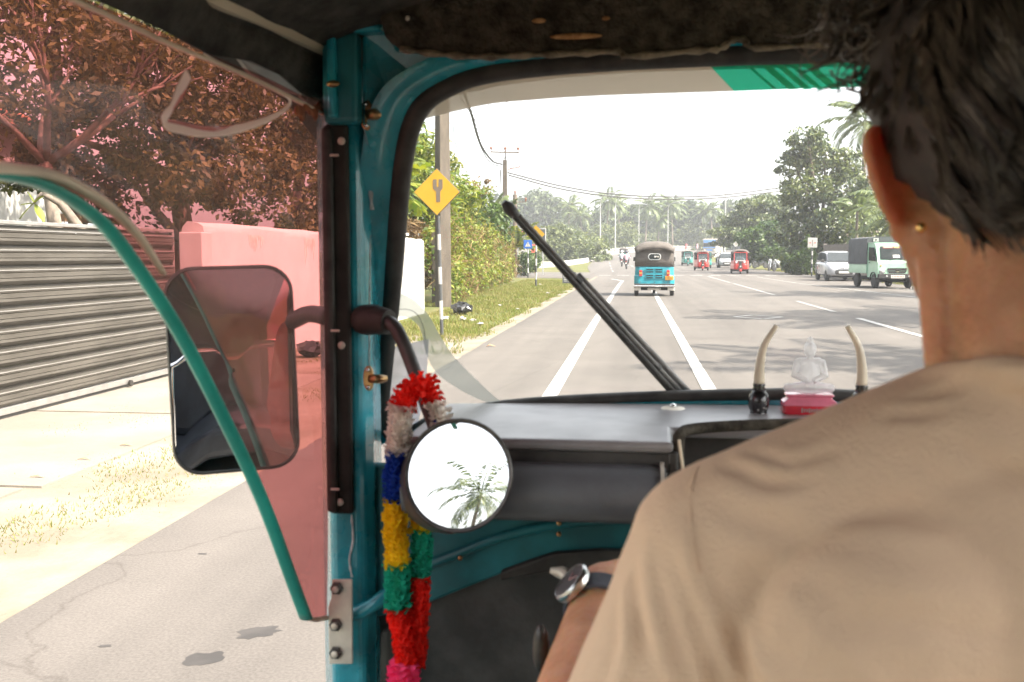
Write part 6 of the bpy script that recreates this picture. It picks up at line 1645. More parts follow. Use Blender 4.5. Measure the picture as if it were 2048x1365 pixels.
# ---- round mirror on its bent arm
arm = catmull([at(722, 640, 1.15), at(752, 636, 1.135), at(782, 648, 1.12), at(800, 672, 1.11), at(822, 725, 1.10), at(850, 800, 1.075), at(880, 880, 1.055), at(905, 935, 1.04)], 5)
rma = MB().tube(arm, 0.0082, 12).build('round_mirror_arm', 'black_plastic', own, smooth=180)
gm = [at(727, 640, 1.15), at(738, 640, 1.14), at(750, 640, 1.135), at(778, 645, 1.125)]
MB().tube(gm, [0.0175, 0.0185, 0.0175, 0.0145], 14).build('arm_grommet', 'black_rubber', rma, smooth=50)
rc = at(917, 951, 1.0)
mdir = Vector((-0.415, -0.865, 0.26)).normalized()
nn = (mdir - (rc - CAM).normalized()).normalized()
rx_ = Vector((0, 0, 1)).cross(nn).normalized(); uz_ = nn.cross(rx_)
M = Matrix(((rx_.x, uz_.x, nn.x, rc.x), (rx_.y, uz_.y, nn.y, rc.y), (rx_.z, uz_.z, nn.z, rc.z), (0, 0, 0, 1)))
RM = 0.0565
HSG = 1.0 if (M @ Vector((1, 0, 0)) - M @ Vector((0, 0, 0))).x < 0 else -1.0     # housing leans to the left, away from the wheel
hous = []
for r_, z_, sx_, sy_ in ((0.30, -0.050, -0.030, -0.008), (0.74, -0.047, -0.030, -0.008), (0.96, -0.036, -0.026, -0.007), (1.01, -0.020, -0.015, -0.004), (1.03, -0.003, -0.001, 0), (1.035, 0.002, 0, 0), (1.0, 0.0035, 0, 0), (0.975, 0.001, 0, 0)):
    hous.append([M @ Vector((-sx_ * HSG + RM * r_ * math.cos(2 * math.pi * j_ / 40), sy_ + RM * r_ * math.sin(2 * math.pi * j_ / 40), z_)) for j_ in range(40)])
rmo = MB().loft(hous).build('round_mirror', 'black_plastic', own, smooth=40)
MB().lathe([(RM * 0.955, 0.0020), (RM * 0.8, 0.00245), (RM * 0.6, 0.0028), (RM * 0.4, 0.0031), (RM * 0.2, 0.00325), (0.0005, 0.0033)], 40, M, False).build('mirror_glass', 'mirror_glass', rmo, smooth=180)
MB().lathe([(RM * 1.036, 0.0005), (RM * 1.045, 0.003), (RM * 1.02, 0.0045), (RM * 0.985, 0.004)], 40, M, False).build('mirror_rim', 'dark_steel', rmo, smooth=60)

# ---- wiper outside the glass
def ow(px, py, off):
    return on_glass(px, py, off)
wb0, wb1 = (1010, 408), (1352, 782)
def wl_(t, off, side=0.0):
    x = wb0[0] + (wb1[0] - wb0[0]) * t + 0.74 * side; y = wb0[1] + (wb1[1] - wb0[1]) * t - 0.67 * side
    return ow(x, y, off)
wip = MB().tube([wl_(t, 0.010, -4 - 3 * t) for t in np.linspace(0, 1, 14)], [0.0036 + 0.0029 * t for t in np.linspace(0, 1, 14)], 8, flat=0.8).build('wiper', 'black_rubber', own, smooth=180)
MB().tube([wl_(t, 0.018, 5) for t in np.linspace(0.03, 1.02, 14)], [0.0030 + 0.0012 * t for t in np.linspace(0, 1, 14)], 7).build('wiper_frame', 'wiper_grey', wip, smooth=180)
MB().tube([wl_(t, 0.024, 13 + 3 * t) for t in np.linspace(0.40, 1.06, 10)], [0.0026 + 0.003 * t for t in np.linspace(0, 1, 10)], 8).build('wiper_arm', 'wiper_grey', wip, smooth=180)
MB().tube([wl_(t, 0.012, 0) for t in np.linspace(-0.01, 0.07, 4)], [0.004, 0.008, 0.008, 0.005], 8).build('end_clip', 'black_plastic', wip, smooth=60)
for t in (0.40, 0.62, 0.86):
    MB().tube([wl_(t, 0.02, 2), wl_(t + 0.03, 0.02, 4)], 0.0068, 8).build('claw', 'black_plastic', wip, smooth=40)

# ---- stickers on the glass
def ribbon(pairs, off, mat, name, parent=own):
    A = catmull([on_glass(*a, off) for a, _ in pairs], 5); B = catmull([on_glass(*b, off) for _, b in pairs], 5)
    mb = MB(); mb.loft([[a.lerp(b, k / 4) for a, b in zip(A, B)] for k in range(5)], False, False)
    return mb.build(name, mat, parent, smooth=180)
sw = ribbon([((772, 572), (772, 640)), ((800, 586), (800, 634)), ((830, 602), (824, 640)), ((858, 632), (842, 662)), ((878, 668), (852, 705)), ((905, 710), (872, 745)), ((945, 752), (915, 777)), ((985, 790), (960, 800)), ((1010, 808), (1000, 812))], -0.004, 'swoosh', 'swoosh_sticker')
q = [on_glass(*p_, -0.006) for p_ in ((772, 622), (800, 619), (825, 622), (840, 638), (848, 660), (850, 680))]
MB().tube(catmull(q, 4), 0.0012, 5, flat=0.4).build('sticker_line', 'swoosh_line', sw)
MB().loft([[on_glass(x, y, -0.0045) for x, y in ((770, 698), (815, 688), (858, 678))], [on_glass(x, y, -0.0045) for x, y in ((768, 780), (815, 790), (852, 780))], [on_glass(x, y, -0.0045) for x, y in ((770, 860), (800, 866), (835, 850))]], False, False).build('paper_sticker', 'paper_sticker', own)
top_px = [(800, 262), (812, 225), (840, 190), (880, 160), (960, 138), (1050, 126), (1200, 115), (1395, 106)]
bot_px = [(803, 256), (830, 245), (870, 233), (920, 221), (985, 208), (1060, 201), (1200, 192), (1468, 183)]
ribbon(list(zip(top_px, bot_px)), 0.005, 'band_beige', 'sun_band')
gr = ribbon([((1395, 106), (1468, 183)), ((1600, 99), (1660, 176)), ((1800, 97), (1860, 172)), ((2050, 100), (2110, 176))], 0.006, 'band_green', 'sun_band_green')
for x, w_ in ((1460, 7), (1490, 18), (1520, 16), (1548, 12), (1575, 20)):
    ribbon([((x, 104), (x + 88, 180)), ((x + w_, 104), (x + w_ + 88, 179))], 0.0045, 'band_green_light', 'stripe', gr)

# ---- dashboard
ZD = 1.052
gl_bot = [Vector((p.x, G(p.x, ZD) - 0.004, ZD)) for p in (Vector((x, 0, 0)) for x in np.linspace(-0.25, 0.74, 14))]
dt = [Vector((-0.25, 1.06, ZD)), Vector((0.044, 1.06, ZD)), Vector((0.046, 1.155, ZD)), Vector((0.62, 1.155, ZD)), Vector((0.74, 1.06, ZD))]
MB().solid([Vector(p) + Vector((0, 0, -0.013)) for p in dt + list(reversed(gl_bot))], (0, 0, 0.013)).build('dashboard', 'dash_top', own, bevel=0.006, seg=3)
MB().box((-0.102, 1.076, 1.028), (0.285, 0.02, 0.022)).build('dash_fascia', 'black_plastic', own, bevel=0.002)
MB().tube([(x, 1.055, 0.996) for x in (-0.245, -0.1, 0.02, 0.036)], [0.034, 0.034, 0.034, 0.031], 24, flat=0.92).build('glove_box', 'dash_roll', own, smooth=60)
MB().tube([(0.030, 1.055, 0.996), (0.034, 1.055, 0.996)], 0.0352, 24).build('glove_box_rim', 'galvanised', own, smooth=60)
MB().box((0.044, 1.115, 0.99), (0.012, 0.10, 0.10)).build('fascia_end', 'black_plastic', own, bevel=0.003)
p = at(1362, 905, 1.06); MB().tube([at(1358, 880, 1.058), at(1366, 940, 1.056)], 0.0018, 6).build('drawstring', 'ivory', own)
hd_p = catmull([at(1358, 935, 1.075), at(1357, 885, 1.08), at(1364, 866, 1.09), at(1390, 858, 1.11), at(1470, 852, 1.13), at(1600, 848, 1.14), at(1800, 848, 1.14)], 5)
MB().tube(hd_p, 0.0065, 8).build('hood_edging', 'felt', own, smooth=180)
MB().box((0.36, 1.27, 0.97), (0.62, 0.14, 0.15)).build('instrument_recess', 'black_plastic', own)
MB().box((0.18, 1.19, 0.955), (0.12, 0.02, 0.05)).build('instrument_panel', 'teal_dark', own, bevel=0.004)
p = at(1346, 807, 0); 
p = Vector((at(1346, 812, 1.30).x, 1.30, ZD)); MB().lathe([(0.016, 0.0), (0.014, 0.0015), (0.008, 0.002)], 16, Matrix.Translation(p)).build('washer', 'galvanised', own, smooth=40); MB().ball(p + Vector((0, 0, 0.003)), (0.005, 0.005, 0.004), 10, 6).build('dash_screw', 'steel', own, smooth=180)
# apron under the dash
ap = [(742, 930), (1420, 960), (1420, 1112), (1290, 1108), (1200, 1106), (1130, 1112), (1060, 1128), (1000, 1150), (930, 1178), (860, 1206), (790, 1228), (742, 1238)]
app = MB(); A = [at(x, y, 1.19) for x, y in ap]
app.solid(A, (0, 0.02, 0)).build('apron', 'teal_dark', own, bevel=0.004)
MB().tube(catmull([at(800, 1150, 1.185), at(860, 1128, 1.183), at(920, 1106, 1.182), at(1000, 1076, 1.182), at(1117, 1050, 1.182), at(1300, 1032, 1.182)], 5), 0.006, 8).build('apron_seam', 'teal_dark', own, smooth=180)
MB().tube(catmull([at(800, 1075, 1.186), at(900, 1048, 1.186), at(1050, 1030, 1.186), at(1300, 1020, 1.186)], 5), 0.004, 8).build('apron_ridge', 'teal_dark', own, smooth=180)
for q in ((1118, 1046), (1118, 1068), (921, 1116)):
    screw(q[0], q[1], 1.178, 0.003, 'brass')
lowb = list(reversed(ap[2:]))
MB().solid([at(x, y, 1.21) for x, y in [(a_, b2_ - 40) for a_, b2_ in lowb]] + [at(1420, 1600, 1.21), at(742, 1600, 1.21)], (0, 0.02, 0)).build('footwell_panel', 'black_plastic', own)
MB().solid([at(x, y - 4, 1.175) for x, y in ((1000, 1150), (1060, 1128), (1110, 1112), (1200, 1106), (1420, 1110), (1420, 1160), (1200, 1140), (1080, 1152), (1000, 1168))], (0, 0.015, 0)).build('footwell_trim', 'black_rubber', own, bevel=0.003)
MB().tube(catmull([at(700, 1228, 1.15), at(725, 1222, 1.145), at(760, 1200, 1.15), at(800, 1165, 1.17)], 4), 0.009, 8).build('corner_pressing', 'teal_paint', own, smooth=180)
MB().solid([at(758, 1260, 1.14), at(790, 1262, 1.14), at(800, 1420, 1.14), at(755, 1420, 1.14)], (0, 0.02, 0)).build('rubber_flap', 'black_strip', own, bevel=0.01)
col = MB(); capsule(col, (0.23, 1.12, 0.45), (0.23, 1.05, 0.9), 0.10, 0.10, 16); col.build('steering_column', 'black_plastic', own, smooth=180)
MB().loft([[Vector((x, y, z)) for x, z in rr_rect(0.21, zc, wx_, hz_, 0.04, 4)] for y, wx_, zc, hz_ in ((0.90, 0.12, 0.95, 0.06), (0.94, 0.26, 0.95, 0.11), (1.02, 0.30, 0.93, 0.14), (1.10, 0.26, 0.92, 0.12))]).build('handlebar_cowl', 'black_plastic', own, smooth=50)
MB().tube(catmull([(-0.055, 0.915, 0.920), (-0.02, 0.93, 0.925), (0.1, 0.96, 0.955), (0.36, 0.96, 0.955), (0.48, 0.93, 0.955), (0.56, 0.90, 0.945)], 4), 0.013, 10).build('handlebar', 'black_rubber', own, smooth=180)
MB().ball(at(1082, 1300, 0.80), (0.007, 0.007, 0.022), 10, 8).build('lever', 'dark_steel', own, smooth=180)
MB().tube([at(1100, 1141, 1.0), at(1125, 1146, 1.0), at(1140, 1160, 0.98)], [0.003, 0.007, 0.004], 8).build('clutch_lever', 'galvanised', own, smooth=180)

# ---- garland of crepe frills over the mirror arm
gar = thing('garland', 'frilly paper garland in red, white, blue, yellow and green hanging from the mirror arm', 'garland', at(845, 758, 1.1), world=True)
def frill(path, r0, r1, mat, seed, name='frill_section'):
    rr = random.Random(seed); mb = MB()
    L = sum((b - a).length for a, b in zip(path, path[1:]))
    nd = max(5, int(L / 0.0046)); P = resamp(path, nd)
    mb.tube(P, [(r0 + (r1 - r0) * i / nd) * 0.55 for i in range(nd)], 7)
    N = 30
    for i, p in enumerate(P):
        d = (P[min(i + 1, nd - 1)] - P[max(i - 1, 0)]).normalized()
        a, b = frame_of(d, Vector((0, 1, 0)))
        r = (r0 + (r1 - r0) * i / nd) * rr.uniform(0.88, 1.10)
        ph = rr.uniform(0, 6.28); k = rr.choice((5, 6, 7, 8)); ph2 = rr.uniform(0, 6.28)
        inner, outer = [], []
        for j in range(N):
            t = 2 * math.pi * j / N
            rad = r * (1.02 + 0.10 * math.sin(k * t + ph) + rr.uniform(-.12, .12))
            ax = 0.0032 * math.sin((k + 2) * t + ph2) + rr.uniform(-.0006, .0006)
            v = a * math.cos(t) + b * math.sin(t)
            inner.append(p + v * r * 0.45); outer.append(p + v * rad + d * ax)
        mb.loft([inner, outer], False)
    return mb.build(name, mat, gar, smooth=180)
def gp(l, Y):
    return catmull([at(x, y, Y - 0.045) for x, y in l], 6)
kk = 1.03 / F
frill(gp([(852, 770), (835, 768), (815, 785), (804, 812)], 1.085), 27 * kk, 28 * kk, 'crepe_red', 1)
frill(gp([(804, 812), (799, 850), (796, 905)], 1.08), 27 * kk, 27 * kk, 'crepe_white', 2)
frill(gp([(796, 905), (792, 950), (791, 1000)], 1.08), 27 * kk, 27 * kk, 'crepe_blue', 3)
frill(gp([(791, 1000), (792, 1060), (794, 1130)], 1.08), 26 * kk, 26 * kk, 'crepe_yellow', 4)
frill(gp([(794, 1130), (796, 1170), (798, 1218)], 1.08), 27 * kk, 27 * kk, 'crepe_green', 5)
frill(gp([(798, 1218), (806, 1265), (816, 1335)], 1.08), 27 * kk, 24 * kk, 'crepe_red', 6)
frill(gp([(808, 1328), (806, 1365), (806, 1440)], 1.075), 34 * kk, 36 * kk, 'crepe_pink', 7)
frill(gp([(852, 762), (862, 785), (866, 800)], 1.095), 24 * kk, 22 * kk, 'crepe_red', 8)
frill(gp([(860, 800), (878, 815), (884, 845)], 1.10), 22 * kk, 22 * kk, 'crepe_white', 9)
frill(gp([(884, 845), (868, 920), (850, 990)], 1.105), 22 * kk, 22 * kk, 'crepe_blue', 10)
frill(gp([(848, 985), (846, 1020), (845, 1060)], 1.095), 24 * kk, 24 * kk, 'crepe_yellow', 11)
frill(gp([(845, 1060), (843, 1110), (841, 1157)], 1.095), 23 * kk, 22 * kk, 'crepe_green', 12)
frill(gp([(841, 1157), (838, 1220), (830, 1330)], 1.09), 22 * kk, 22 * kk, 'crepe_red', 13)

# ---- tusks and statue on the dash
def tusk(px, tipx, label):
    b = Vector((at(px, 820, 1.275).x, 1.275, ZD))
    t = thing('tusk_ornament', label, 'ornament', b, group='tusk ornaments on the dashboard')
    k = 1.275 / F
    MB().lathe([(0.3 * 21 * k, 0.0), (17 * k, 0.0), (16 * k, 3 * k), (19 * k, 10 * k), (21 * k, 24 * k), (18 * k, 38 * k), (12 * k, 45 * k), (13 * k, 48 * k), (11 * k, 52 * k), (12.5 * k, 56 * k), (10 * k, 61 * k), (6 * k, 63 * k)], 24, Matrix.Identity(4)).build('stand', 'ebony', t, smooth=50)
    s = 1 if tipx > px else -1
    MB().tube(catmull([(0, 0, 58 * k), (s * 1 * k, 0, 95 * k), (s * 9 * k, 0, 135 * k), (s * 31 * k, 0, 174 * k)], 6), [(11.2 - 6.2 * i / 18) * k for i in range(19)], 14).build('tusk', 'ivory', t, smooth=180)
    rr = random.Random(px)
    for i in range(4):
        a = rr.uniform(-2.4, -0.7); z = rr.uniform(8, 30)
        MB().ball((19.5 * k * math.cos(a), 19.5 * k * math.sin(a), z * k), (2.2 * k, 1.5 * k, 2.2 * k), 8, 6).build('chip', 'litter', t, smooth=180)
tusk(1517, 1548, 'left cream tusk ornament on a dark turned stand, its tip bending right')
tusk(1722, 1694, 'right cream tusk ornament half hidden by the shoulder, its tip bending left')
b = Vector((at(1617, 820, 1.28).x, 1.28, ZD)); k = 1.28 / F
stt = thing('seated_statue', 'clear crystal seated meditating figure on a red dashboard plinth', 'figurine', b)
MB().loft([[Vector((x, y, z * k)) for x, y in rr_rect(0, 0, wx_ * k, dx_ * k, 6 * k, 4)] for wx_, dx_, z in ((98, 44, 0), (104, 48, 3), (104, 48, 17))]).build('plinth', 'red_base', stt, smooth=40)
pt = MB().loft([[Vector((x, y, z * k)) for x, y in rr_rect(0, 0, wx_ * k, dx_ * k, 5 * k, 4)] for wx_, dx_, z in ((104, 48, 17.5), (102, 46, 24), (86, 36, 30), (84, 34, 33), (92, 38, 36), (90, 36, 39))]).build('plinth_top', 'red_base_top', stt, smooth=40)
mb = MB()
for i in range(9):
    mb.box((( -16 + 4.6 * i) * k, -24.6 * k, 9 * k), (2.4 * k, 0.8 * k, (6 if i % 3 else 9) * k))
mb.build('lettering', 'litter', stt)
fg = MB()
fg.ball((0, 0, 51 * k), (44 * k, 18 * k, 12 * k), 16, 10)
for sx in (-1, 1):
    capsule(fg, (sx * 40 * k, 0, 50 * k), (-sx * 8 * k, -10 * k, 52 * k), 9 * k, 8 * k, 10)
    capsule(fg, (sx * 24 * k, 0, 100 * k), (sx * 30 * k, -3 * k, 76 * k), 7 * k, 6 * k, 10)
    capsule(fg, (sx * 30 * k, -3 * k, 76 * k), (sx * 8 * k, -15 * k, 66 * k), 6 * k, 5 * k, 10)
fg.ball((0, 0, 82 * k), (21 * k, 12 * k, 26 * k), 14, 10)
capsule(fg, (-18 * k, 0, 102 * k), (18 * k, 0, 102 * k), 8 * k, 8 * k, 10)
capsule(fg, (0, 0, 104 * k), (0, 0, 118 * k), 6 * k, 6 * k, 8)
fg.ball((0, 0, 126 * k), (12.5 * k, 12.5 * k, 16 * k), 14, 10); fg.ball((0, 0, 142 * k), (7 * k, 7 * k, 8 * k), 10, 8); capsule(fg, (0, 0, 145 * k), (0, 0, 151 * k), 3.5 * k, 1.5 * k, 8)
obj('figure', remesh(fg, 'figure', 0.0008, 2), 'crystal', stt)

# ================================================================== THE DRIVER
HX = 0.237
drv = thing('person', 'driver in a plain tan shirt seen from behind, steering the rickshaw', 'person', (HX, 0.5, 0.59), world=True)
bd = MB()
bd.ball((HX, 0.628, 1.345), (0.074, 0.096, 0.108), 24, 16)                       # skull
bd.ball((HX, 0.672, 1.285), (0.058, 0.062, 0.07), 18, 12)                        # face
bd.ball((HX, 0.690, 1.235), (0.042, 0.04, 0.03), 14, 10)                         # chin and jaw
for sx in (-1, 1):
    capsule(bd, (HX + sx * 0.056, 0.640, 1.262), (HX + sx * 0.03, 0.70, 1.232), 0.02, 0.02, 10)
    bd.ball((HX + sx * 0.03, 0.722, 1.325), (0.016, 0.012, 0.009), 10, 8)        # brow
    bd.ball((HX + sx * 0.04, 0.715, 1.285), (0.018, 0.014, 0.014), 10, 8)        # cheek
capsule(bd, (HX, 0.728, 1.318), (HX, 0.748, 1.285), 0.009, 0.014, 10)            # nose
bd.ball((HX, 0.728, 1.258), (0.022, 0.012, 0.008), 10, 8)                        # lips
capsule(bd, (HX, 0.592, 1.12), (HX, 0.618, 1.29), 0.056, 0.052, 20)              # neck
for sx in (-1, 1):
    capsule(bd, (HX + sx * 0.045, 0.60, 1.15), (HX + sx * 0.05, 0.635, 1.26), 0.02, 0.018, 10)
    capsule(bd, (HX + sx * 0.03, 0.595, 1.14), (HX + sx * 0.16, 0.60, 1.06), 0.045, 0.045, 14)
bd.ball((HX, 0.60, 1.0), (0.165, 0.10, 0.15), 18, 12); bd.ball((HX, 0.58, 0.80), (0.155, 0.105, 0.2), 18, 12); bd.ball((HX, 0.56, 0.64), (0.17, 0.13, 0.09), 16, 10)
def arm_(sh, el, wr_, grip, s):
    capsule(bd, sh, el, 0.048, 0.04, 14); capsule(bd, el, Vector(el).lerp(Vector(wr_), 0.4), 0.040, 0.041, 14)
    capsule(bd, Vector(el).lerp(Vector(wr_), 0.35), wr_, 0.041, 0.027, 14)
    g = Vector(grip); d = (g - Vector(wr_)).normalized()
    capsule(bd, wr_, g + Vector((0, -0.012, 0.016)), 0.026, 0.024, 12)           # palm
    for k_, ln in enumerate((0.9, 1.0, 0.95, 0.8)):                               # four fingers curled round the grip
        o_ = Vector((s * (-0.030 + 0.020 * k_), 0, 0))
        a = g + o_ + Vector((0, 0.002, 0.024)); m_ = g + o_ + Vector((0, 0.030 * ln, 0.012)); e = g + o_ + Vector((0, 0.020 * ln, -0.020)); f_ = g + o_ + Vector((0, -0.006, -0.024))
        capsule(bd, a, m_, 0.009, 0.0085, 8); capsule(bd, m_, e, 0.0085, 0.008, 8); capsule(bd, e, f_, 0.008, 0.007, 8)
    th0 = g + Vector((s * 0.036, -0.022, 0.004))
    capsule(bd, th0, g + Vector((s * 0.046, -0.006, -0.022)), 0.011, 0.009, 8); capsule(bd, g + Vector((s * 0.046, -0.006, -0.022)), g + Vector((s * 0.036, 0.018, -0.026)), 0.009, 0.0075, 8)
EL_, WR_ = Vector((-0.060, 0.60, 0.845)), Vector((-0.022, 0.880, 0.948))
arm_(Vector((0.06, 0.60, 1.055)), EL_, WR_, Vector((0.035, 0.935, 0.938)), 1)
arm_(Vector((2 * HX - 0.06, 0.60, 1.055)), Vector((2 * HX + 0.06, 0.60, 0.845)), Vector((2 * HX + 0.03, 0.885, 0.948)), Vector((2 * HX + 0.0, 0.935, 0.955)), -1)
for sx in (-1, 1):
    capsule(bd, (HX + sx * 0.09, 0.56, 0.66), (HX + sx * 0.17, 0.94, 0.66), 0.08, 0.06, 12); capsule(bd, (HX + sx * 0.17, 0.94, 0.66), (HX + sx * 0.16, 0.90, 0.38), 0.055, 0.04, 12); capsule(bd, (HX + sx * 0.16, 0.90, 0.37), (HX + sx * 0.17, 1.03, 0.35), 0.035, 0.03, 10)
# ears: shell, rim and lobe
for sx in (-1, 1):
    def ex(x, y, z):
        return Vector((HX + sx * (HX - x), y, z))
    cen = ex(0.1525, 0.632, 1.294)
    a = (ex(0.139, 0.626, 1.325) - ex(0.168, 0.645, 1.262)).normalized()
    w_ = Vector((sx * 0.62, -0.78, 0)).normalized(); w_ = (w_ - a * w_.dot(a)).normalized(); t_ = a.cross(w_)
    rings = []
    for i in range(11):
        th = math.pi * (0.03 + 0.94 * i / 10)
        sh_ = 0.62 + 0.38 * (1 - math.cos(th)) / 2                                # narrow lobe, wide top
        rings.append([cen + a * (-0.033 * math.cos(th)) + (w_ * (0.0195 * sh_ * math.cos(u)) + t_ * (0.0060 * math.sin(u))) * math.sin(th) for u in [2 * math.pi * j / 16 for j in range(16)]])
    bd.loft(rings)
    rim = [cen + a * (0.033 * math.sin(u)) + w_ * (0.0195 * (0.72 + 0.28 * (math.sin(u) + 1) / 2) * math.cos(u)) - w_ * 0.0015 for u in np.linspace(R(-70), R(150), 16)]
    bd.tube(rim, [0.0042] * 16, 8)
    bd.ball(cen - a * 0.030 + w_ * 0.002, (0.0085, 0.010, 0.0105), 10, 8)
    capsule(bd, cen + a * 0.012 - w_ * 0.012, ex(0.172, 0.645, 1.305), 0.011, 0.014, 8)
    capsule(bd, cen - a * 0.015 - w_ * 0.010, ex(0.175, 0.645, 1.275), 0.010, 0.013, 8)
obj('body', remesh(bd, 'body', 0.0028, 5, 0.45), 'skin', drv)
MB().ball(Vector((0.1668, 0.612, 1.2665)), 0.0034, 10, 8).build('earring', 'gold', drv, smooth=180)
# shirt
sh = MB()
sh.ball((HX, 0.60, 1.0), (0.195, 0.122, 0.165), 24, 16); sh.ball((HX, 0.585, 0.82), (0.185, 0.125, 0.22), 20, 14)
for sx in (-1, 1):
    capsule(sh, (HX + sx * 0.030, 0.60, 1.132), (HX + sx * 0.178, 0.60, 1.066), 0.064, 0.0625, 18)
    sh.ball((HX + sx * 0.09, 0.535, 1.03), (0.085, 0.05, 0.085), 16, 10)          # shoulder blades
    s0 = Vector((HX + sx * 0.181, 0.60, 1.054)); s1 = Vector((HX + sx * 0.224, 0.590, 0.945)); s2 = Vector((HX + sx * 0.238, 0.590, 0.90))
    capsule(sh, s0, s1, 0.0635, 0.0645, 18); sh.tube([s1, s2, s2 + (s2 - s1) * 0.3], [0.0645, 0.066, 0.066], 18)
ring = []
for u in np.linspace(0, 2 * math.pi, 40, endpoint=False):
    ring.append(Vector((HX + 0.0615 * math.cos(u), 0.604 + 0.062 * math.sin(u), 1.168 - 0.018 * math.sin(u) + 0.010 * abs(math.cos(u)))))
sh.tube(ring + [ring[0], ring[1]], [0.0095] * 42, 8, True)
sh.ball((HX, 0.556, 1.115), (0.06, 0.034, 0.055), 14, 10)
sm = remesh(sh, 'shirt', 0.0036, 12, 0.5)
nv = len(sm.vertices); co = np.empty(nv * 3, dtype=np.float32); sm.vertices.foreach_get('co', co); co = co.reshape(-1, 3)
no = np.array([v.normal[:] for v in sm.vertices])
FOLDS = [  # cloth folds, traced over the shirt: (points, height, width)
    ([(1290, 1110), (1310, 1230), (1350, 1365), (1365, 1420)], 0.0050, 0.0055), ([(1335, 1150), (1372, 1260), (1405, 1365), (1420, 1420)], 0.0046, 0.005),
    ([(1405, 1180), (1435, 1270), (1478, 1365), (1500, 1420)], 0.0052, 0.006), ([(1248, 1170), (1253, 1280), (1238, 1365), (1225, 1420)], 0.0040, 0.005),
    ([(1475, 1220), (1510, 1300), (1575, 1380)], 0.0040, 0.006), ([(1370, 1060), (1385, 1150), (1400, 1200)], 0.0030, 0.005),
    ([(1450, 932), (1540, 962), (1630, 955)], -0.0036, 0.0045), ([(1500, 905), (1580, 925), (1660, 903)], -0.0034, 0.004), ([(1420, 960), (1500, 1000), (1580, 1010)], 0.0026, 0.006),
    ([(1690, 800), (1770, 832), (1870, 822)], -0.0040, 0.0045), ([(1730, 782), (1810, 802), (1910, 775)], -0.0036, 0.004), ([(1830, 735), (1930, 760), (2048, 745)], -0.0040, 0.0045), ([(1880, 715), (1960, 728), (2060, 720)], -0.003, 0.0035),
    ([(1560, 1010), (1700, 1062), (1890, 1092)], 0.0026, 0.008), ([(1600, 1100), (1760, 1162), (1960, 1182)], 0.0024, 0.008), ([(1640, 1255), (1800, 1240), (2020, 1275)], -0.0022, 0.007), ([(1430, 1060), (1510, 1092), (1610, 1130)], 0.0028, 0.007),
    ([(1900, 880), (1980, 932), (2060, 965)], -0.0028, 0.006), ([(1560, 1180), (1680, 1300), (1760, 1400)], 0.0028, 0.007), ([(1780, 950), (1880, 1000), (2050, 1010)], 0.0020, 0.007)]
bv0 = BVHTree.FromPolygons([Vector(c_) for c_ in co], [tuple(p.vertices) for p in sm.polygons])
off = np.array([mnoise.noise((x * 14, y * 14, z * 14)) * 0.0022 + mnoise.noise((x * 40 + z * 20, y * 30, z * 24)) * 0.0007 for x, y, z in co])
for pts_, amp, wdt in FOLDS:
    P = []
    for q in pts_:
        r_ = bv0.ray_cast(CAM, ray(*q).normalized())
        if r_[0]:
            P.append(r_[0])
    if len(P) < 2:
        continue
    P = resamp(catmull(P, 6), 26)
    PA = np.array([p[:] for p in P])
    D = np.linalg.norm(co[:, None, :] - PA[None, :, :], axis=2)
    k_ = D.argmin(1); d_ = D.min(1)
    fade = np.sin(np.pi * (0.06 + 0.88 * k_ / 25)) ** 0.7
    off += 0.72 * amp * fade * (np.exp(-(d_ / wdt) ** 2) - 0.55 * np.exp(-((d_ - 2.0 * wdt) / wdt) ** 2))
co = co + no * off[:, None]
sm.vertices.foreach_set('co', co.astype(np.float32).ravel()); sm.update()
shirt = obj('shirt', sm, 'shirt', drv)
bvh = BVHTree.FromPolygons([Vector(v.co) for v in sm.vertices], [tuple(p.vertices) for p in sm.polygons])
def on_shirt(px, py):
    r_ = bvh.ray_cast(CAM, ray(px, py).normalized())
    return r_[0] if r_[0] else at(px, py, 0.55)
seam = catmull([on_shirt(*q) for q in ((1396, 935), (1384, 975), (1382, 1040), (1388, 1100), (1396, 1145))], 5)
MB().tube([p - Vector((0, 0.0002, 0)) for p in seam], 0.0008, 6).build('sleeve_seam', 'shirt', shirt, smooth=180)
tr = MB()
for sx in (-1, 1):
    capsule(tr, (HX + sx * 0.09, 0.56, 0.66), (HX + sx * 0.17, 0.94, 0.66), 0.095, 0.075, 14); capsule(tr, (HX + sx * 0.17, 0.94, 0.66), (HX + sx * 0.16, 0.90, 0.42), 0.07, 0.065, 12)
tr.ball((HX, 0.55, 0.64), (0.185, 0.145, 0.09), 16, 10)
obj('trousers', remesh(tr, 'trousers', 0.012, 3), 'trouser', drv)
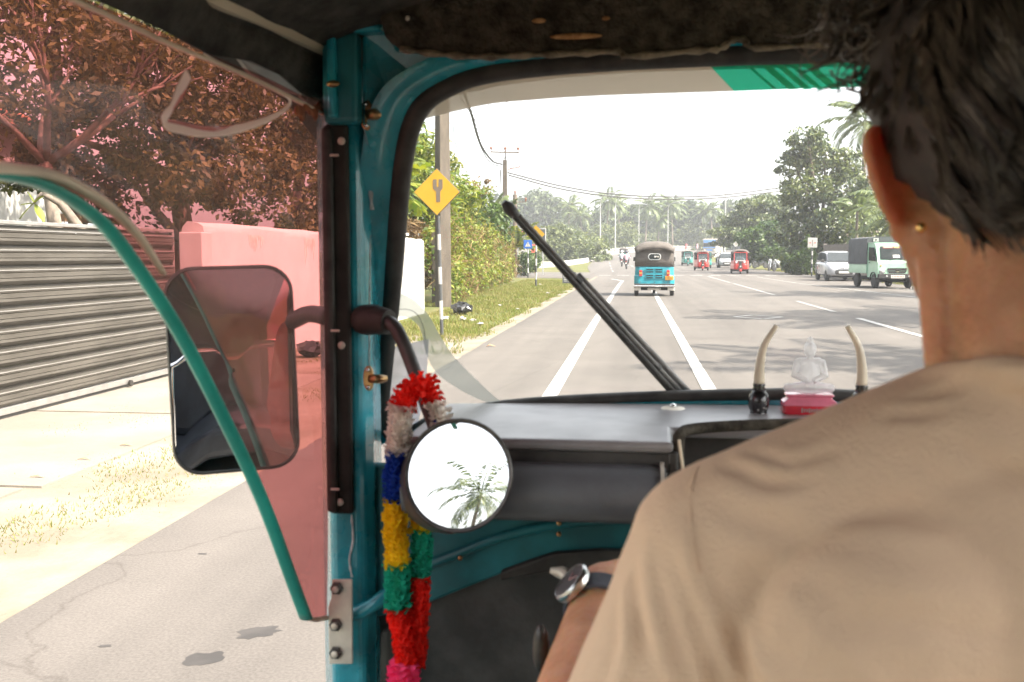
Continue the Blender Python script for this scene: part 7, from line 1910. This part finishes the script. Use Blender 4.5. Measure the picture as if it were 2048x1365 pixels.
# hair: a shell over the skull plus loose strands
HC = Vector((HX, 0.628, 1.352))
def hairline(y):
    return 1.247 + 0.020 * smoothstep(0.54, 0.60, y) + 0.055 * smoothstep(0.60, 0.645, y) + 0.045 * smoothstep(0.64, 0.72, y)
hr = MB(); rings = []
NT, NP = 46, 64
for i in range(NT + 1):
    th = math.pi * (0.015 + 0.97 * i / NT); rg = []
    for j in range(NP):
        ph = 2 * math.pi * j / NP
        d = Vector((math.sin(th) * math.cos(ph), math.sin(th) * math.sin(ph), -math.cos(th)))
        p = HC + Vector((d.x * 0.083, d.y * 0.104, d.z * 0.112))
        k_ = smoothstep(-0.012, 0.014, p.z - hairline(p.y))
        nse = 0.5 * mnoise.noise(p * 45) + 0.5 * mnoise.noise(Vector((p.x * 30, p.y * 90, p.z * 30)))
        s = 0.80 + k_ * (0.235 + 0.06 * nse + 0.05 * smoothstep(0.62, 0.72, p.y) + 0.10 * smoothstep(0.55, 0.64, p.y) * smoothstep(HX - 0.03, HX - 0.08, p.x))
        rg.append(HC + (p - HC) * s)
    rings.append(rg)
hr.loft(rings)
capsule(hr, (HX - 0.074, 0.655, 1.355), (HX - 0.074, 0.648, 1.318), 0.016, 0.012, 10)
capsule(hr, (HX - 0.078, 0.640, 1.352), (HX - 0.076, 0.630, 1.322), 0.016, 0.010, 10)
hair = hr.build('hair', 'hair', drv, smooth=180)
rs = random.Random(12); st = MB()
def strand(p, d, L, r, curl, seg=6):
    pts = [p]; q = p.copy(); dd = d.copy()
    ax = Vector((rs.uniform(-1, 1), rs.uniform(-1, 1), rs.uniform(-1, 1))).normalized()
    for k_ in range(seg):
        dd = (dd + ax.cross(dd) * curl + Vector((0, 0, -0.06))).normalized()
        q = q + dd * L / seg
        v = q - HC; e = Vector((v.x / 0.088, v.y / 0.110, v.z / 0.118)).length       # keep outside the shell
        if e < 1.0:
            q = HC + v / e
        if q.z < hairline(q.y) - 0.004 and q.y < 0.66:
            break
        pts.append(q.copy())
    if len(pts) < 3:
        return
    st.tube(pts, [r * (1 - 0.8 * i / seg) for i in range(len(pts))], 3, False)
nst = 0
while nst < 640:                                                                  # locks of hair, each a small sheaf of strands
    d = Vector((rs.gauss(0, 1), rs.gauss(0, 1), rs.gauss(0, 1))).normalized()
    p = HC + Vector((d.x * 0.086, d.y * 0.108, d.z * 0.115))
    if p.z < hairline(p.y) + rs.uniform(-0.002, 0.012) or p.x > HX + 0.06:
        continue
    nrm = Vector((d.x / 0.086, d.y / 0.108, d.z / 0.115)).normalized()
    flow = Vector((-0.25 * (p.y > 0.68), -0.85 if p.y < 0.68 else 0.35, -0.60)) + Vector((rs.uniform(-.25, .25), rs.uniform(-.25, .25), rs.uniform(-.2, .2)))
    tan = (flow - nrm * flow.dot(nrm)).normalized(); side = nrm.cross(tan)
    L_, cu__, lift = rs.uniform(0.030, 0.062), rs.uniform(-0.16, 0.16), rs.uniform(0.0, 0.07)
    e_ = p + tan * L_
    if min(p.z, e_.z) < 1.338 and max(p.y, e_.y) > 0.600 and p.x < HX - 0.045:      # hair is cut short round the ear
        if p.z < 1.318:
            continue
        L_ = min(L_, max(0.016, (p.z - 1.318) * 0.9))
    for q_ in range(13):
        u_ = (q_ - 6) / 6
        pp = p + side * u_ * 0.0042 + tan * rs.uniform(-.006, .006)
        state = rs.getstate(); rs.seed(nst)                                       # strands of a lock bend together
        strand(pp, (tan + nrm * lift - side * u_ * 0.05).normalized(), L_, 0.00055 + 0.00045 * (q_ % 3) / 2, cu__, 7)
        rs.setstate(state)
    nst += 1
for k_ in range(170):                                                             # curls over the forehead and temple
    px, py = rs.uniform(1610, 1745), rs.uniform(-30, 225)
    if px < 1610 + max(0, py - 70) * 0.55:
        continue
    p = at(px + 25, py - 25, rs.uniform(0.665, 0.735))
    strand(p, Vector((rs.uniform(-0.9, -0.1), rs.uniform(-.3, .5), rs.uniform(-1, -0.2))).normalized(), rs.uniform(0.035, 0.06), rs.uniform(0.0008, 0.0014), rs.choice((-1, 1)) * rs.uniform(0.45, 0.9), 9)
st.build('strands', 'hair_light', hair, smooth=180)
# ---- wristwatch on the left wrist
wa = (WR_ - EL_).normalized()
wc = EL_.lerp(WR_, 0.92)
wt = thing('wristwatch', 'dark analogue wristwatch on a grey strap on the left wrist', 'watch', wc, world=True)
nx = Vector((-0.72, -0.25, 0.62)); nx = (nx - wa * nx.dot(wa)).normalized(); ny = wa.cross(nx)
rad = 0.0305
sb = MB(); rings = []
for u in np.linspace(0, 2 * math.pi, 41):
    v = nx * math.cos(u) + ny * math.sin(u)
    w2 = 0.0085 + 0.0015 * math.cos(u)
    rings.append([wc + v * rad - wa * w2, wc + v * (rad + 0.0028) - wa * w2 * 0.9, wc + v * (rad + 0.0028) + wa * w2 * 0.9, wc + v * rad + wa * w2])
sb.loft(rings, False); sb.build('strap', 'watch_strap', wt, smooth=50)
Mw = Matrix(((wa.x, ny.x, nx.x, 0), (wa.y, ny.y, nx.y, 0), (wa.z, ny.z, nx.z, 0), (0, 0, 0, 1)))
Mw.translation = wc + nx * (rad + 0.001)
case = MB().lathe([(0.012, 0), (0.0185, 0.0), (0.0195, 0.003), (0.0195, 0.0065), (0.018, 0.0085), (0.0172, 0.0085), (0.0172, 0.006)], 32, Mw, False).build('case', 'steel', wt, smooth=40)
MB().lathe([(0.0004, 0.0074), (0.0172, 0.0074), (0.0172, 0.006)], 32, Mw).build('dial', 'watch_dial', case)
mb = MB()
for k_ in range(12):
    a_ = k_ * math.pi / 6
    c_ = Mw @ Vector((0.0145 * math.cos(a_), 0.0145 * math.sin(a_), 0.0078))
    mb.ball(c_, 0.0008, 6, 4)
mb.tube([Mw @ Vector((0, 0, 0.008)), Mw @ Vector((0.008, 0.004, 0.008))], 0.0006, 5); mb.tube([Mw @ Vector((0, 0, 0.008)), Mw @ Vector((-0.003, 0.012, 0.008))], 0.0005, 5)
mb.build('hands', 'steel', case)
MB().tube([Mw @ Vector((0.0195, 0, 0.004)), Mw @ Vector((0.0225, 0, 0.004))], 0.0022, 10).build('crown', 'steel', case)

# ================================================================== HAZE
hz_ = MB(); hz_.box((25, 390, 11.5), (880, 1050, 25)); hzo = hz_.build('haze', None)
hm, hn, hout = _nodes('haze')
pv = hn.nodes.new('ShaderNodeVolumePrincipled')
pv.inputs['Color'].default_value = (0.93, 0.95, 0.98, 1)
pv.inputs['Density'].default_value = 0.0008
pv.inputs['Anisotropy'].default_value = 0.3
hn.links.new(pv.outputs[0], hout.inputs['Volume'])
hzo.data.materials.append(hm)
hzo['kind'] = 'stuff'; hzo['label'] = 'pale midday haze filling the air over the road'; hzo['category'] = 'haze'
for o in bpy.data.objects:
    if '_world' in o.keys():
        del o['_world']
